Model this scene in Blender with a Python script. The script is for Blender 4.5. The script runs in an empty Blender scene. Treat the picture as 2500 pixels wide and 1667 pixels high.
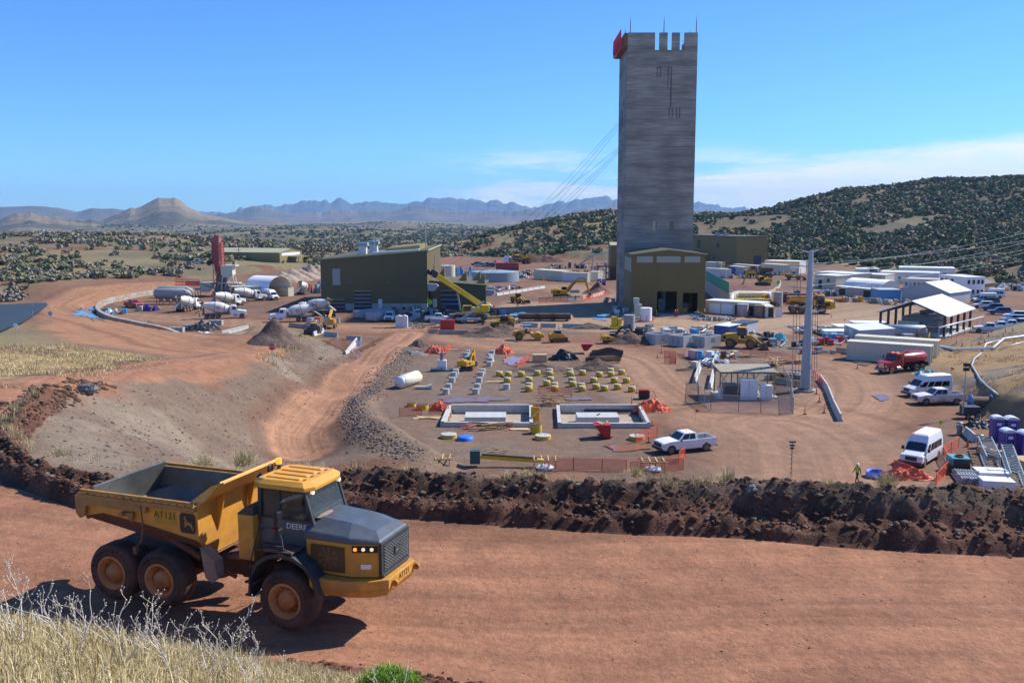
import bpy,math,random
import numpy as np
from mathutils import Vector,Matrix
random.seed(7)
PI=math.pi
SC=bpy.context.scene
C=SC.collection
# camera, sky, sun, exposure
EYE=22.5
F,CX,CY=2288.0,1250.0,833.5
PITCH=math.atan(308/F)
cam=bpy.data.cameras.new('camera');cam.lens=F/2500*36;cam.sensor_width=36
cam.clip_start=0.5;cam.clip_end=90000
co=bpy.data.objects.new('camera',cam);C.objects.link(co)
co.location=(0,0,EYE);co.rotation_euler=(PI/2-PITCH,0,0)
SC.camera=co
SUN_EL=math.radians(43);SUN_AZ=math.atan2(0.45,0.89)
sd=Vector((math.cos(SUN_EL)*math.cos(SUN_AZ),math.cos(SUN_EL)*math.sin(SUN_AZ),math.sin(SUN_EL)))
sl=bpy.data.lights.new('sun','SUN');sl.energy=5.0;sl.angle=math.radians(0.5);sl.color=(1,.955,.89)
so=bpy.data.objects.new('sun',sl);C.objects.link(so);so.location=(0,0,300)
so.rotation_euler=sd.to_track_quat('Z','Y').to_euler()
W=bpy.data.worlds.new('World');SC.world=W;W.use_nodes=True
nt=W.node_tree;bg=nt.nodes['Background'];bg.inputs[1].default_value=0.112
sky=nt.nodes.new('ShaderNodeTexSky');sky.sky_type='NISHITA';sky.sun_disc=False
sky.sun_elevation=SUN_EL;sky.sun_rotation=PI/2-SUN_AZ
sky.altitude=1500;sky.air_density=1.0;sky.dust_density=0.35;sky.ozone_density=2.2
tc=nt.nodes.new('ShaderNodeTexCoord');sep=nt.nodes.new('ShaderNodeSeparateXYZ')
nt.links.new(tc.outputs['Generated'],sep.inputs[0])
def wm(op,a,b=None,c=None):
 n=nt.nodes.new('ShaderNodeMath');n.operation=op
 for i,s in enumerate((a,b,c)):
  if s is None:continue
  if isinstance(s,(int,float)):n.inputs[i].default_value=s
  else:nt.links.new(s,n.inputs[i])
 return n.outputs[0]
def wss(x,a,b):
 n=nt.nodes.new('ShaderNodeMapRange');n.interpolation_type='SMOOTHSTEP'
 nt.links.new(x,n.inputs[0]);n.inputs[1].default_value=a;n.inputs[2].default_value=b
 return n.outputs[0]
yy=wm('MAXIMUM',sep.outputs[1],.05)
sx=wm('DIVIDE',sep.outputs[0],yy);sz=wm('DIVIDE',sep.outputs[2],yy)
mp=nt.nodes.new('ShaderNodeMapping');mp.inputs['Scale'].default_value=(2.2,2.2,16);mp.inputs['Rotation'].default_value=(0,math.radians(8),0)
nt.links.new(tc.outputs['Generated'],mp.inputs[0])
nz=nt.nodes.new('ShaderNodeTexNoise');nz.inputs['Scale'].default_value=2.2;nz.inputs['Detail'].default_value=7;nz.inputs['Roughness'].default_value=.62
nt.links.new(mp.outputs[0],nz.inputs[0])
top=wm('MULTIPLY_ADD',sx,.125,.008)
below=wss(wm('SUBTRACT',wm('MULTIPLY_ADD',nz.outputs[0],.035,top),sz),-.004,.022)
right=wss(sx,.06,.26)
body=wss(nz.outputs[0],.28,.62)
sheet=wm('MULTIPLY',wm('MULTIPLY',below,right),wm('MULTIPLY_ADD',body,.42,.58))
wisp=wm('MULTIPLY',wm('MULTIPLY',wss(nz.outputs[0],.46,.66),wss(sz,.085,.03)),wss(sx,-.12,.0))
cl=wm('MINIMUM',wm('ADD',wm('MULTIPLY',sheet,.95),wm('MULTIPLY',wisp,.9)),.85)
mx=nt.nodes.new('ShaderNodeMix');mx.data_type='RGBA'
vm=nt.nodes.new('ShaderNodeVectorMath');vm.operation='MULTIPLY';vm.inputs[1].default_value=(.43,.80,1.32)
nt.links.new(sky.outputs[0],vm.inputs[0])
nt.links.new(cl,mx.inputs[0]);nt.links.new(vm.outputs[0],mx.inputs[6]);mx.inputs[7].default_value=(7.9,7.9,7.7,1)
nt.links.new(mx.outputs[2],bg.inputs[0])
SC.view_settings.view_transform='Standard';SC.view_settings.look='None'
SC.view_settings.exposure=0.4;SC.view_settings.gamma=1
SC.render.engine='CYCLES'
SC.cycles.max_bounces=6;SC.cycles.diffuse_bounces=3;SC.cycles.volume_bounces=0
SC.cycles.use_denoising=True
# picture <-> world
cp,sp=math.cos(PITCH),math.sin(PITCH)
def ray(x,y):
 a,b=(x-CX)/F,(CY-y)/F
 return(a,cp+b*sp,-sp+b*cp)
def G(x,y,z=0.0):
 r=ray(x,y);t=(z-EYE)/r[2]
 return Vector((r[0]*t,r[1]*t,z))
def at(x,y,Y):
 r=ray(x,y);t=Y/r[1]
 return Vector((r[0]*t,Y,EYE+r[2]*t))
 # materials
M={}
def mat(name,col,rough=.6,metal=0.0,var=.15,scale=3.0,bump=0.0,bscale=30.0,dust=0.0,dustz=1.2,stripes=None,spec=.5,alpha=1,trans=0,emit=0):
 m=bpy.data.materials.new(name);m.use_nodes=True;n=m.node_tree;N=n.nodes;L=n.links
 b=N['Principled BSDF'];b.inputs['Roughness'].default_value=rough;b.inputs['Metallic'].default_value=metal
 b.inputs['Specular IOR Level'].default_value=spec
 t=N.new('ShaderNodeTexCoord')
 x=N.new('ShaderNodeTexNoise');x.inputs['Scale'].default_value=scale;x.inputs['Detail'].default_value=6;x.inputs['Roughness'].default_value=.65
 L.new(t.outputs['Object'],x.inputs[0])
 r=N.new('ShaderNodeMapRange');r.inputs[1].default_value=.3;r.inputs[2].default_value=.7
 r.inputs[3].default_value=1-var;r.inputs[4].default_value=1+var;L.new(x.outputs[0],r.inputs[0])
 f=r.outputs[0]
 if stripes:
  sp_=N.new('ShaderNodeSeparateXYZ');L.new(t.outputs['Object'],sp_.inputs[0])
  a=N.new('ShaderNodeMath');a.operation='MULTIPLY';a.inputs[1].default_value=stripes[1]
  if stripes[0]=='xy':
   ad=N.new('ShaderNodeMath');ad.operation='ADD';L.new(sp_.outputs[0],ad.inputs[0]);L.new(sp_.outputs[1],ad.inputs[1]);L.new(ad.outputs[0],a.inputs[0])
  else:L.new(sp_.outputs['xyz'.index(stripes[0])],a.inputs[0])
  fr=N.new('ShaderNodeMath');fr.operation='FRACT';L.new(a.outputs[0],fr.inputs[0])
  c=N.new('ShaderNodeMath');c.operation='GREATER_THAN';c.inputs[1].default_value=.8;L.new(fr.outputs[0],c.inputs[0])
  q=N.new('ShaderNodeMath');q.operation='MULTIPLY_ADD';q.inputs[1].default_value=-stripes[2];q.inputs[2].default_value=1;L.new(c.outputs[0],q.inputs[0])
  w=N.new('ShaderNodeMath');w.operation='MULTIPLY';L.new(f,w.inputs[0]);L.new(q.outputs[0],w.inputs[1]);f=w.outputs[0]
 v=N.new('ShaderNodeVectorMath');v.operation='SCALE';v.inputs[0].default_value=col[:3];L.new(f,v.inputs['Scale'])
 o=v.outputs[0]
 if dust:
  s=N.new('ShaderNodeSeparateXYZ');L.new(t.outputs['Object'],s.inputs[0])
  g=N.new('ShaderNodeMapRange');g.inputs[1].default_value=dustz;g.inputs[2].default_value=0;g.inputs[3].default_value=.0;g.inputs[4].default_value=1;L.new(s.outputs[2],g.inputs[0])
  k=N.new('ShaderNodeMath');k.operation='MULTIPLY';L.new(g.outputs[0],k.inputs[0])
  x2=N.new('ShaderNodeTexNoise');x2 .inputs['Scale'].default_value=1.7;x2 .inputs['Detail'].default_value=8;L.new(t.outputs['Object'],x2 .inputs[0])
  g2=N.new('ShaderNodeMapRange');g2 .inputs[1].default_value=.35;g2 .inputs[2].default_value=.65;g2 .inputs[3].default_value=dust*.35;g2 .inputs[4].default_value=dust*1.5;L.new(x2 .outputs[0],g2 .inputs[0])
  L.new(g2 .outputs[0],k.inputs[1]);k.use_clamp=True
  mm=N.new('ShaderNodeMix');mm.data_type='RGBA';L.new(k.outputs[0],mm.inputs[0]);L.new(o,mm.inputs[6]);mm.inputs[7].default_value=(.21,.105,.065,1)
  o=mm.outputs[2]
  rr=N.new('ShaderNodeMapRange');L.new(k.outputs[0],rr.inputs[0]);rr.inputs[3].default_value=rough;rr.inputs[4].default_value=.9;L.new(rr.outputs[0],b.inputs['Roughness'])
 L.new(o,b.inputs['Base Color'])
 if bump:
  x3=N.new('ShaderNodeTexNoise');x3 .inputs['Scale'].default_value=bscale;x3 .inputs['Detail'].default_value=5;L.new(t.outputs['Object'],x3 .inputs[0])
  bp=N.new('ShaderNodeBump');bp.inputs['Strength'].default_value=1;bp.inputs['Distance'].default_value=bump;L.new(x3 .outputs[0],bp.inputs['Height']);L.new(bp.outputs[0],b.inputs['Normal'])
 if emit:b.inputs['Emission Color'].default_value=(*col[:3],1);b.inputs['Emission Strength'].default_value=emit
 if trans:b.inputs['Transmission Weight'].default_value=trans
 if alpha<1:b.inputs['Alpha'].default_value=alpha
 M[name]=m
 return m
mat('yellow',(.70,.33,.035),.42,var=.2,scale=1.6,dust=.6,dustz=4.6)
mat('cat_yellow',(.62,.33,.02),.5,var=.12,dust=.4,dustz=1.5)
mat('hood_grey',(.075,.095,.115),.38,var=.2,dust=.15,dustz=4)
mat('dark_grey',(.035,.038,.042),.55,var=.25,dust=.3,dustz=1.6)
mat('black',(.012,.012,.014),.5,var=.3)
mat('tyre',(.028,.025,.023),.85,var=.35,scale=5,dust=.5,dustz=4,bump=.01,bscale=14)
mat('rim',(.62,.27,.08),.7,var=.25,dust=.5,dustz=3)
mat('mud',(.13,.06,.037),.95,var=.35,scale=4,bump=.03,bscale=9)
mat('bed_steel',(.16,.155,.14),.45,.35,var=.3,scale=1.2)
mat('white',(.78,.78,.76),.4,var=.05,dust=.35,dustz=.9)
mat('white_clean',(.8,.8,.78),.45,var=.06)
mat('drum_white',(.66,.64,.58),.5,var=.16,scale=1.2,dust=.25,dustz=3)
mat('cream',(.62,.58,.43),.5,var=.08,stripes=('xy',3.2,.22))
mat('cream_plain',(.62,.58,.44),.55,var=.1)
mat('offwhite_box',(.68,.68,.64),.5,var=.08,stripes=('xy',3.2,.15))
mat('glass',(.015,.024,.03),.06,var=.1,spec=.8)
mat('glass_dark',(.008,.01,.012),.12,var=.1,spec=.6)
mat('chrome',(.5,.51,.52),.22,.9,var=.1)
mat('galv',(.40,.43,.45),.42,.5,var=.12)
mat('pole_steel',(.34,.38,.42),.48,.3,var=.08,scale=1)
mat('galv_dark',(.2,.22,.23),.5,.5,var=.2)
mat('red',(.42,.02,.02),.35,var=.12,dust=.2,dustz=1)
mat('red_dull',(.34,.045,.04),.6,var=.35,scale=.8)
mat('safety',(.72,.09,.03),.55,var=.12)
mat('tarp_orange',(.62,.11,.04),.6,var=.15,bump=.05,bscale=3)
mat('tarp_blue',(.03,.16,.6),.5,var=.15,bump=.03,bscale=4)
mat('blue',(.025,.07,.26),.5,var=.15,stripes=('xy',3.2,.25))
mat('equip_blue',(.10,.30,.52),.5,var=.15)
mat('teal',(.06,.32,.34),.5,var=.15)
mat('green_cloth',(.03,.30,.22),.8,var=.15,stripes=('xy',.4,.3))
mat('purple',(.075,.035,.27),.5,var=.12)
mat('wood',(.46,.31,.16),.8,var=.25,scale=4)
mat('ply',(.55,.38,.19),.8,var=.15)
mat('lime',(.45,.62,.02),.6,var=.1)
mat('sign_yellow',(.85,.42,.01),.5,var=.05)
mat('amber',(1,.28,.03),.3,emit=1.2)
mat('lamp',(1,.86,.62),.3,emit=.5)
mat('lamp_red',(.7,.02,.02),.3)
mat('concrete',(.36,.36,.33),.85,var=.16,scale=1.3,bump=.01)
mat('concrete_lt',(.46,.46,.43),.85,var=.12,scale=1.3,bump=.01)
mat('concrete_dirty',(.36,.28,.21),.9,var=.25,scale=1.1,bump=.01)
mat('tube_yellow',(.60,.43,.035),.7,var=.3,scale=5)
mat('plastic_black',(.01,.011,.013),.4,var=.3,bump=.02,bscale=12)
mat('rust',(.17,.09,.05),.85,var=.4,scale=2)
mat('rust_pipe',(.10,.055,.035),.75,var=.3)
mat('olive',(.145,.105,.028),.6,var=.07,scale=.6,stripes=('xy',1.0,.08))
mat('olive_lt',(.25,.20,.07),.6,var=.07,scale=.6,stripes=('xy',1.0,.06))
mat('olive_roof',(.10,.09,.045),.7,var=.12,scale=.5)
mat('trim',(.40,.38,.22),.6,var=.05)
mat('panel_lt',(.30,.33,.28),.4,var=.08,stripes=('xy',2.0,.15))
mat('door_blue',(.012,.022,.10),.4,var=.1)
mat('door_yellow',(.5,.42,.03),.5,var=.1)
mat('roof_white',(.72,.74,.74),.5,var=.06,stripes=('xy',1.2,.07))
mat('roof_blue',(.55,.62,.68),.5,var=.05,stripes=('xy',1.2,.06))
mat('wall_grey',(.42,.44,.46),.6,var=.06,stripes=('xy',1.5,.08))
mat('vessel',(.66,.62,.48),.5,var=.08)
mat('tank_blue',(.26,.33,.38),.5,var=.12)
mat('tan_wall',(.33,.22,.12),.7,var=.08)
mat('brown_roof',(.09,.065,.07),.7,var=.1)
mat('dark_steel',(.05,.025,.02),.6,var=.2)
mat('person_vest',(.35,.62,.03),.7,var=.1)
mat('skin',(.38,.2,.13),.6,var=.05)
mat('purple_roof',(.66,.68,.74),.4,var=.05)
mat('orange_bin',(.72,.13,.02),.5,var=.15)
# mesh building
class MB:
 def __init__(s):s.v=[];s.f=[];s.m=[];s.s=[];s.X=None
 def add(s,vs,fs,m=0,sm=False):
  o=len(s.v)
  if s.X is not None:vs=[tuple(s.X@Vector(q))for q in vs]
  s.v+=[tuple(q)for q in vs]
  for f in fs:s.f.append([i+o for i in f]);s.m.append(m);s.s.append(sm)
  return s
 def box(s,c,d,m=0,rz=0,t=(1,1),sh=(0,0)):
  x,y,z=d[0]/2,d[1]/2,d[2]/2;vs=[]
  for k,(a,b)in((-1,(1,1)),(1,t)):
   for i,j in((-1,-1),(1,-1),(1,1),(-1,1)):
    px,py=i*x*a,j*y*b
    if k==1:px+=sh[0];py+=sh[1]
    vs.append((c[0]+px*math.cos(rz)-py*math.sin(rz),c[1]+px*math.sin(rz)+py*math.cos(rz),c[2]+k*z))
  return s.add(vs,[(3,2,1,0),(4,5,6,7),(0,1,5,4),(1,2,6,5),(2,3,7,6),(3,0,4,7)],m)
 def prism(s,pts,ax,a,b,m=0,pts2=None):
  def P(q,t):return{'x':(t,q[0],q[1]),'y':(q[0],t,q[1]),'z':(q[0],q[1],t)}[ax]
  n=len(pts);vs=[P(q,a)for q in pts]+[P(q,b)for q in(pts2 or pts)]
  fs=[tuple(range(n))[::-1],tuple(range(n,2*n))]+[(i,(i+1)%n,n+(i+1)%n,n+i)for i in range(n)]
  return s.add(vs,fs,m)
 def cyl(s,p0,p1,r0,r1=None,n=14,m=0,cap=True,sm=True):
  r1=r0 if r1 is None else r1;p0=Vector(p0);p1=Vector(p1);d=(p1-p0)
  q=d.to_track_quat('Z','Y');vs=[]
  for p,r in((p0,r0),(p1,r1)):
   for i in range(n):
    a=2*PI*i/n;vs.append(p+q@Vector((r*math.cos(a),r*math.sin(a),0)))
  s.add(vs,[(i,(i+1)%n,n+(i+1)%n,n+i)for i in range(n)],m,sm)
  if cap:s.add(vs,[tuple(range(n))[::-1],tuple(range(n,2*n))],m)
  return s
 def lathe(s,p0,ax,prof,n=20,m=0,sm=True):
  p0=Vector(p0);ax=Vector(ax).normalized();q=ax.to_track_quat('Z','Y');vs=[]
  for h,r in prof:
   for i in range(n):
    a=2*PI*i/n;vs.append(p0+q@Vector((r*math.cos(a),r*math.sin(a),h)))
  k=len(prof);fs=[(j*n+i,j*n+(i+1)%n,(j+1)*n+(i+1)%n,(j+1)*n+i)for j in range(k-1)for i in range(n)]
  s.add(vs,fs,m,sm);s.add(vs,[tuple(range(n))[::-1],tuple(range((k-1)*n,k*n))],m)
  return s
 def tube(s,pts,r,n=6,m=0,r2=None):
  pts=[Vector(p)for p in pts];k=len(pts);vs=[]
  for i,p in enumerate(pts):
   d=(pts[min(i+1,k-1)]-pts[max(i-1,0)]).normalized();q=d.to_track_quat('Z','Y')
   rr=r if r2 is None else r+(r2-r)*i/max(k-1,1)
   for j in range(n):
    a=2*PI*j/n;vs.append(p+q@Vector((rr*math.cos(a),rr*math.sin(a),0)))
  s.add(vs,[(j*n+i,j*n+(i+1)%n,(j+1)*n+(i+1)%n,(j+1)*n+i)for j in range(k-1)for i in range(n)]+[tuple(range(n))[::-1],tuple(range((k-1)*n,k*n))],m,n>4)
  return s
 def beam(s,a,b,w,h,m=0):
  a=Vector(a);b=Vector(b);d=(b-a).normalized();u=Vector((0,0,1))
  if abs(d.z)>.95:u=Vector((1,0,0))
  l=u.cross(d).normalized()*w/2;t=d.cross(l).normalized()*h/2;vs=[]
  for p in(a,b):vs+=[p-l-t,p+l-t,p+l+t,p-l+t]
  return s.add(vs,[(3,2,1,0),(4,5,6,7),(0,1,5,4),(1,2,6,5),(2,3,7,6),(3,0,4,7)],m)
 def quad(s,pts,th=0.0,m=0):
  P=[Vector(p)for p in pts];n=(P[1]-P[0]).cross(P[2]-P[0]).normalized();k=len(P)
  if not th:return s.add(P,[tuple(range(k))],m)
  vs=P+[p-n*th for p in P]
  return s.add(vs,[tuple(range(k)),tuple(range(k,2*k))[::-1]]+[(i,k+i,k+(i+1)%k,(i+1)%k)for i in range(k)],m)
 def ball(s,c,r,n=10,m=0,jit=0,rnd=random):
  r=r if isinstance(r,tuple)else(r,r,r);vs=[(c[0],c[1],c[2]-r[2])];h=max(3,n//2)
  for j in range(1,h):
   t=PI*j/h
   for i in range(n):
    a=2*PI*(i+.5*(j%2))/n;k=1+(rnd.random()-.5)*jit
    vs.append((c[0]+r[0]*k*math.sin(t)*math.cos(a),c[1]+r[1]*k*math.sin(t)*math.sin(a),c[2]-r[2]*k*math.cos(t)))
  vs.append((c[0],c[1],c[2]+r[2]));e=len(vs)-1
  fs=[(0,1+(i+1)%n,1+i)for i in range(n)]+[(e,e-n+i,e-n+(i+1)%n)for i in range(n)]
  fs+=[(1+j*n+i,1+j*n+(i+1)%n,1+(j+1)*n+(i+1)%n,1+(j+1)*n+i)for j in range(h-2)for i in range(n)]
  return s.add(vs,fs,m,jit<.15)
 def build(s,name,mats,parent=None,bevel=0,recalc=True):
  me=bpy.data.meshes.new(name);me.from_pydata(s.v,[],s.f)
  if isinstance(mats,(str,bpy.types.Material)):mats=[mats]
  for q in mats:me.materials.append(M[q]if isinstance(q,str)else q)
  me.polygons.foreach_set('material_index',s.m);me.polygons.foreach_set('use_smooth',s.s)
  if recalc:
   import bmesh
   b=bmesh.new();b.from_mesh(me);bmesh.ops.recalc_face_normals(b,faces=b.faces);b.to_mesh(me);b.free()
  o=bpy.data.objects.new(name,me);C.objects.link(o)
  if parent:o.parent=parent
  if bevel:
   q=o.modifiers.new('bevel','BEVEL');q.width=bevel;q.segments=2;q.limit_method='ANGLE';q.angle_limit=math.radians(35)
  return o
def tag(o,label=None,cat=None,group=None,kind=None):
 if label:o['label']=label
 if cat:o['category']=cat
 if group:o['group']=group
 if kind:o['kind']=kind
 return o
def thing(name,label,cat,loc=(0,0,0),rz=0,group=None):
 o=bpy.data.objects.new(name,None);C.objects.link(o);o.empty_display_size=.1
 o.location=loc;o.rotation_euler=(0,0,rz)
 return tag(o,label,cat,group)
KIDS={}
def copy_tree(o,loc=None,rz=None,label=None,group=None,scale=None,parent=None,skip=()):
 c=o.copy();C.objects.link(c);c.parent=parent
 if parent is None:
  if loc is not None:c.location=loc
  if rz is not None:c.rotation_euler=(c.rotation_euler[0],c.rotation_euler[1],rz)
  if label:c['label']=label
  if group:c['group']=group
  if scale:c.scale=(scale,)*3
 if id(o)and o.name not in KIDS:KIDS[o.name]=[k for k in o.children]
 for k in KIDS[o.name]:copy_tree(k,parent=c)
 return c
def text(body,name,m,parent,size,loc,xdir,ydir,ext=.004,align='CENTER'):
 cu=bpy.data.curves.new(name,'FONT');cu.body=body;cu.size=size;cu.extrude=ext;cu.align_x=align;cu.align_y='CENTER'
 cu.resolution_u=3;t_=bpy.data.objects.new(name,cu);C.objects.link(t_);bpy.context.view_layer.update()
 me=bpy.data.meshes.new_from_object(t_.evaluated_get(bpy.context.evaluated_depsgraph_get()));bpy.data.objects.remove(t_);me.materials.clear();me.materials.append(M[m])
 o=bpy.data.objects.new(name,me);C.objects.link(o);o.parent=parent
 x=Vector(xdir).normalized();y=Vector(ydir).normalized();z=x.cross(y).normalized();y=z.cross(x)
 mm=Matrix((x,y,z)).transposed().to_4x4();mm.translation=Vector(loc);o.matrix_local=mm
 return o
 # numeric noise
def _h(ix,iy,s):
 n=(ix.astype(np.int64)*374761393+iy.astype(np.int64)*668265263+s*1442695041)&0xffffffff
 n=((n^(n>>13))*1274126177)&0xffffffff
 return((n^(n>>16))&0xffff)/65535.0
def vn(x,y,s=0):
 x=np.asarray(x,float);y=np.asarray(y,float);ix=np.floor(x);iy=np.floor(y);u=x-ix;v=y-iy
 u=u*u*(3-2*u);v=v*v*(3-2*v)
 return(_h(ix,iy,s)*(1-u)+_h(ix+1,iy,s)*u)*(1-v)+(_h(ix,iy+1,s)*(1-u)+_h(ix+1,iy+1,s)*u)*v
def fbm(x,y,o=4,s=0,g=.5):
 a,t,w=1.0,0,0
 for k in range(o):t=t+a*vn(x*2**k+17.3*k,y*2**k+9.1*k,s+k);w+=a;a*=g
 return t/w
def sst(x,a,b):t=np.clip((x-a)/(b-a),0,1);return t*t*(3-2*t)
def inpoly(X,Y,P):
 r=np.zeros(X.shape,bool);n=len(P)
 for i in range(n):
  x1,y1=P[i];x2,y2=P[(i+1)%n]
  if y1==y2:continue
  c=((y1>Y)!=(y2>Y))&(X<(x2-x1)*(Y-y1)/(y2-y1)+x1);r^=c
 return r
def pdist(X,Y,P,closed=True,want_s=False):
 best=np.full(X.shape,1e9);S=np.zeros(X.shape);acc=0;sg=np.zeros(X.shape)
 for i in range(len(P)-(0 if closed else 1)):
  x1,y1=P[i];x2,y2=P[(i+1)%len(P)];dx,dy=x2-x1,y2-y1;l2=dx*dx+dy*dy+1e-9
  t=np.clip(((X-x1)*dx+(Y-y1)*dy)/l2,0,1);qx=X-x1-t*dx;qy=Y-y1-t*dy
  d=np.hypot(qx,qy);k=d<best;best=np.where(k,d,best)
  if want_s:
   S=np.where(k,acc+t*math.sqrt(l2),S);sg=np.where(k,np.sign(dx*qy-dy*qx),sg);acc+=math.sqrt(l2)
 return(best,S,sg)if want_s else best
def smooth_line(P,step=2.0):
 P=[np.array(p,float)for p in P];out=[]
 for i in range(len(P)-1):
  p0=P[max(i-1,0)];p1=P[i];p2=P[i+1];p3=P[min(i+2,len(P)-1)];n=max(2,int(np.linalg.norm(p2-p1)/step))
  for k in range(n):
   t=k/n;out.append(.5*((2*p1)+(-p0+p2)*t+(2*p0-5*p1+4*p2-p3)*t*t+(-p0+3*p1-3*p2+p3)*t**3))
 out.append(P[-1]);return out
g2=lambda L:[tuple(G(*p)[:2])for p in L]
YARD=g2([(1150,1140),(1060,1098),(970,1040),(930,995),(960,930),(1000,880),(1035,850),(1000,812),(930,828),(868,862),(800,838),(745,812),(690,795),(600,795),(560,835),(455,835),(250,785),(225,758),(245,735),(420,699),(480,688),(640,664),(790,652)])
YARD+=[(-70,470),(-30,520),(20,500),(60,460),(120,440),(150,400)]
YARD+=g2([(2080,655),(2310,668),(2430,690),(2560,720),(2560,795),(2480,800),(2330,838),(2210,860),(2260,905),(2330,960),(2360,1010),(2560,1090)])
YARD+=[(60,66),(-14,66)]
ctl=[]
def cz(*pts):
 for x,y,z in pts:g=G(x,y,z);ctl.append((g.x,g.y,z))
def cd(*pts):
 for x,y,D in pts:g=at(x,y,D);ctl.append((g.x,g.y,g.z))
for X in range(-40,80,12):
 for Y in(26,32,37):ctl.append((X,Y,10.3))
 if X>-12:ctl.append((X,43,9.8));ctl.append((X,56,4.2))
ctl+=[(-52,34,10.3),(-50,46,10.3),(-42,55,10.3),(-30,45.5,10.2),(-8,42.5,9.8),(-18,44,9.9),(-14,60,4.0),(-10,70,.5)]
cd((0,1667,8),(0,1500,12.5),(150,1560,12),(300,1667,9),(300,1580,13.5),(600,1667,11.5),(600,1620,17),(850,1667,16.5),(760,1640,20))
ctl+=[(-9.5,22.5,10.8),(-14,22,12),(-22,21,14),(-3,23,10.5),(2,20.5,10.3),(8,20,10.3),(15,20,10.3),(30,20,10.3),(60,20,10.3),(0,3,20),(-8,3,20.5),(8,6,15),(4,14,12.3),(-20,10,20),(20,8,13)]
cz((0,985,10.2),(0,965,10),(200,935,9.2),(130,1005,9.8),(350,907,7.6),(400,920,7.5),(500,890,6.3),(640,884,5.0),(640,872,4.8),(500,1110,3),(300,1060,7),(620,1105,0.2),(560,1000,3.2),(420,985,6.0),(700,960,2),(700,880,3.8),(780,880,1.8),(500,940,5.3),(620,950,3.4),(680,1020,.6),(700,1112,-.6),(720,1050,-.5),(790,970,-.4),(880,890,-.2),(950,838,0),(800,1112,-.6),(795,1040,-.5),(850,960,-.4),(920,890,-.2),(985,838,0),(745,1080,-.6),(770,1010,-.5),(740,930,1.2),(830,870,.3),(700,813,5),(640,810,4.6),(740,835,3.6),(610,850,3.8),(665,872,3.9),(590,820,3.2),(540,862,4.1),(500,845,3.6),(400,880,5.4),(250,905,7.2),(0,925,8.9),(0,855,7.6),(150,850,6.4),(300,860,5.2),(400,858,4.7),(300,820,3.4),(420,840,3.2),(150,800,3.2),(200,780,2.0),(100,770,2.2),(130,745,1.5),(200,728,.8),(300,712,.3),(400,700,.1),(0,830,6.0),(0,795,4.2),(40,780,3.2),(110,735,1.0),(0,745,-1),(60,730,.6),(950,905,1.2),(1000,855,1.5),(880,1010,1.6),(905,1050,1.7),(980,1095,1.6),(1060,1128,1.3),(900,960,1.3))
cz((2400,860,1.2),(2500,840,2),(2560,900,5),(2500,960,4.2),(2400,930,1.6),(2420,1000,1.5),(2500,1020,3),(2560,1060,3),(2330,890,.4))
ctl+=[(75,85,4),(80,110,6),(95,140,6),(75,60,5),(60,50,7)]
cd((100,692,262),(300,690,290),(100,645,340),(100,605,450),(250,598,470),(250,578,600),(0,578,600),(0,640,330),(480,640,380),(480,602,520),(400,578,640),(650,642,420),(700,655,380),(800,622,520),(560,590,700),(1000,620,700),(900,600,900),(1100,610,800),(1510,528,650),(1400,548,620),(1300,583,590),(1200,613,570),(1400,615,500),(1500,590,540),(1250,635,520),(1450,520,760),(1690,530,850),(1760,525,850),(1840,533,850),(1790,553,760),(1860,553,760),(1700,595,600),(1850,600,560),(1870,531,740),(1950,504,780),(2050,474,830),(2150,456,870),(2270,436,920),(2400,447,960),(2560,447,960),(2800,430,960),(1830,642,430),(2050,648,410),(2300,640,420),(2480,688,330),(2000,580,560),(2200,560,600),(2400,560,600),(2200,500,750),(2450,500,740),(2560,560,580),(2500,625,440),(2050,540,650),(2700,640,380),(2900,700,300),(2430,668,350),(2500,645,345))
cd((-300,650,330),(-300,720,220),(-500,600,600),(-400,850,120))
for a,Y,z in((-600,1100,-18),(-200,1100,-14),(150,1100,-12),(350,1150,0),(550,1200,8),(-350,800,0),(-100,850,-6),(100,900,4),(700,1100,8)):ctl.append((a,Y,z))
A=np.array(ctl);CC=3.0
def phi(d):return np.sqrt(d*d+CC*CC)
K=phi(np.hypot(A[:,None,0]-A[None,:,0],A[:,None,1]-A[None,:,1]))
n=len(A);S_=np.zeros((n+3,n+3));S_[:n,:n]=K-np.eye(n)*.4;S_[:n,n]=1;S_[:n,n+1]=A[:,0]/100;S_[:n,n+2]=A[:,1]/100;S_[n:,:n]=S_[:n,n:].T
wts=np.linalg.solve(S_,np.r_[A[:,2],0,0,0]);CTL=A
PITS=[g2([(1086,1036),(1293,1038),(1294,999),(1104,999)]),g2([(1371,1039),(1578,1040),(1556,1000),(1368,999)])]
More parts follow.
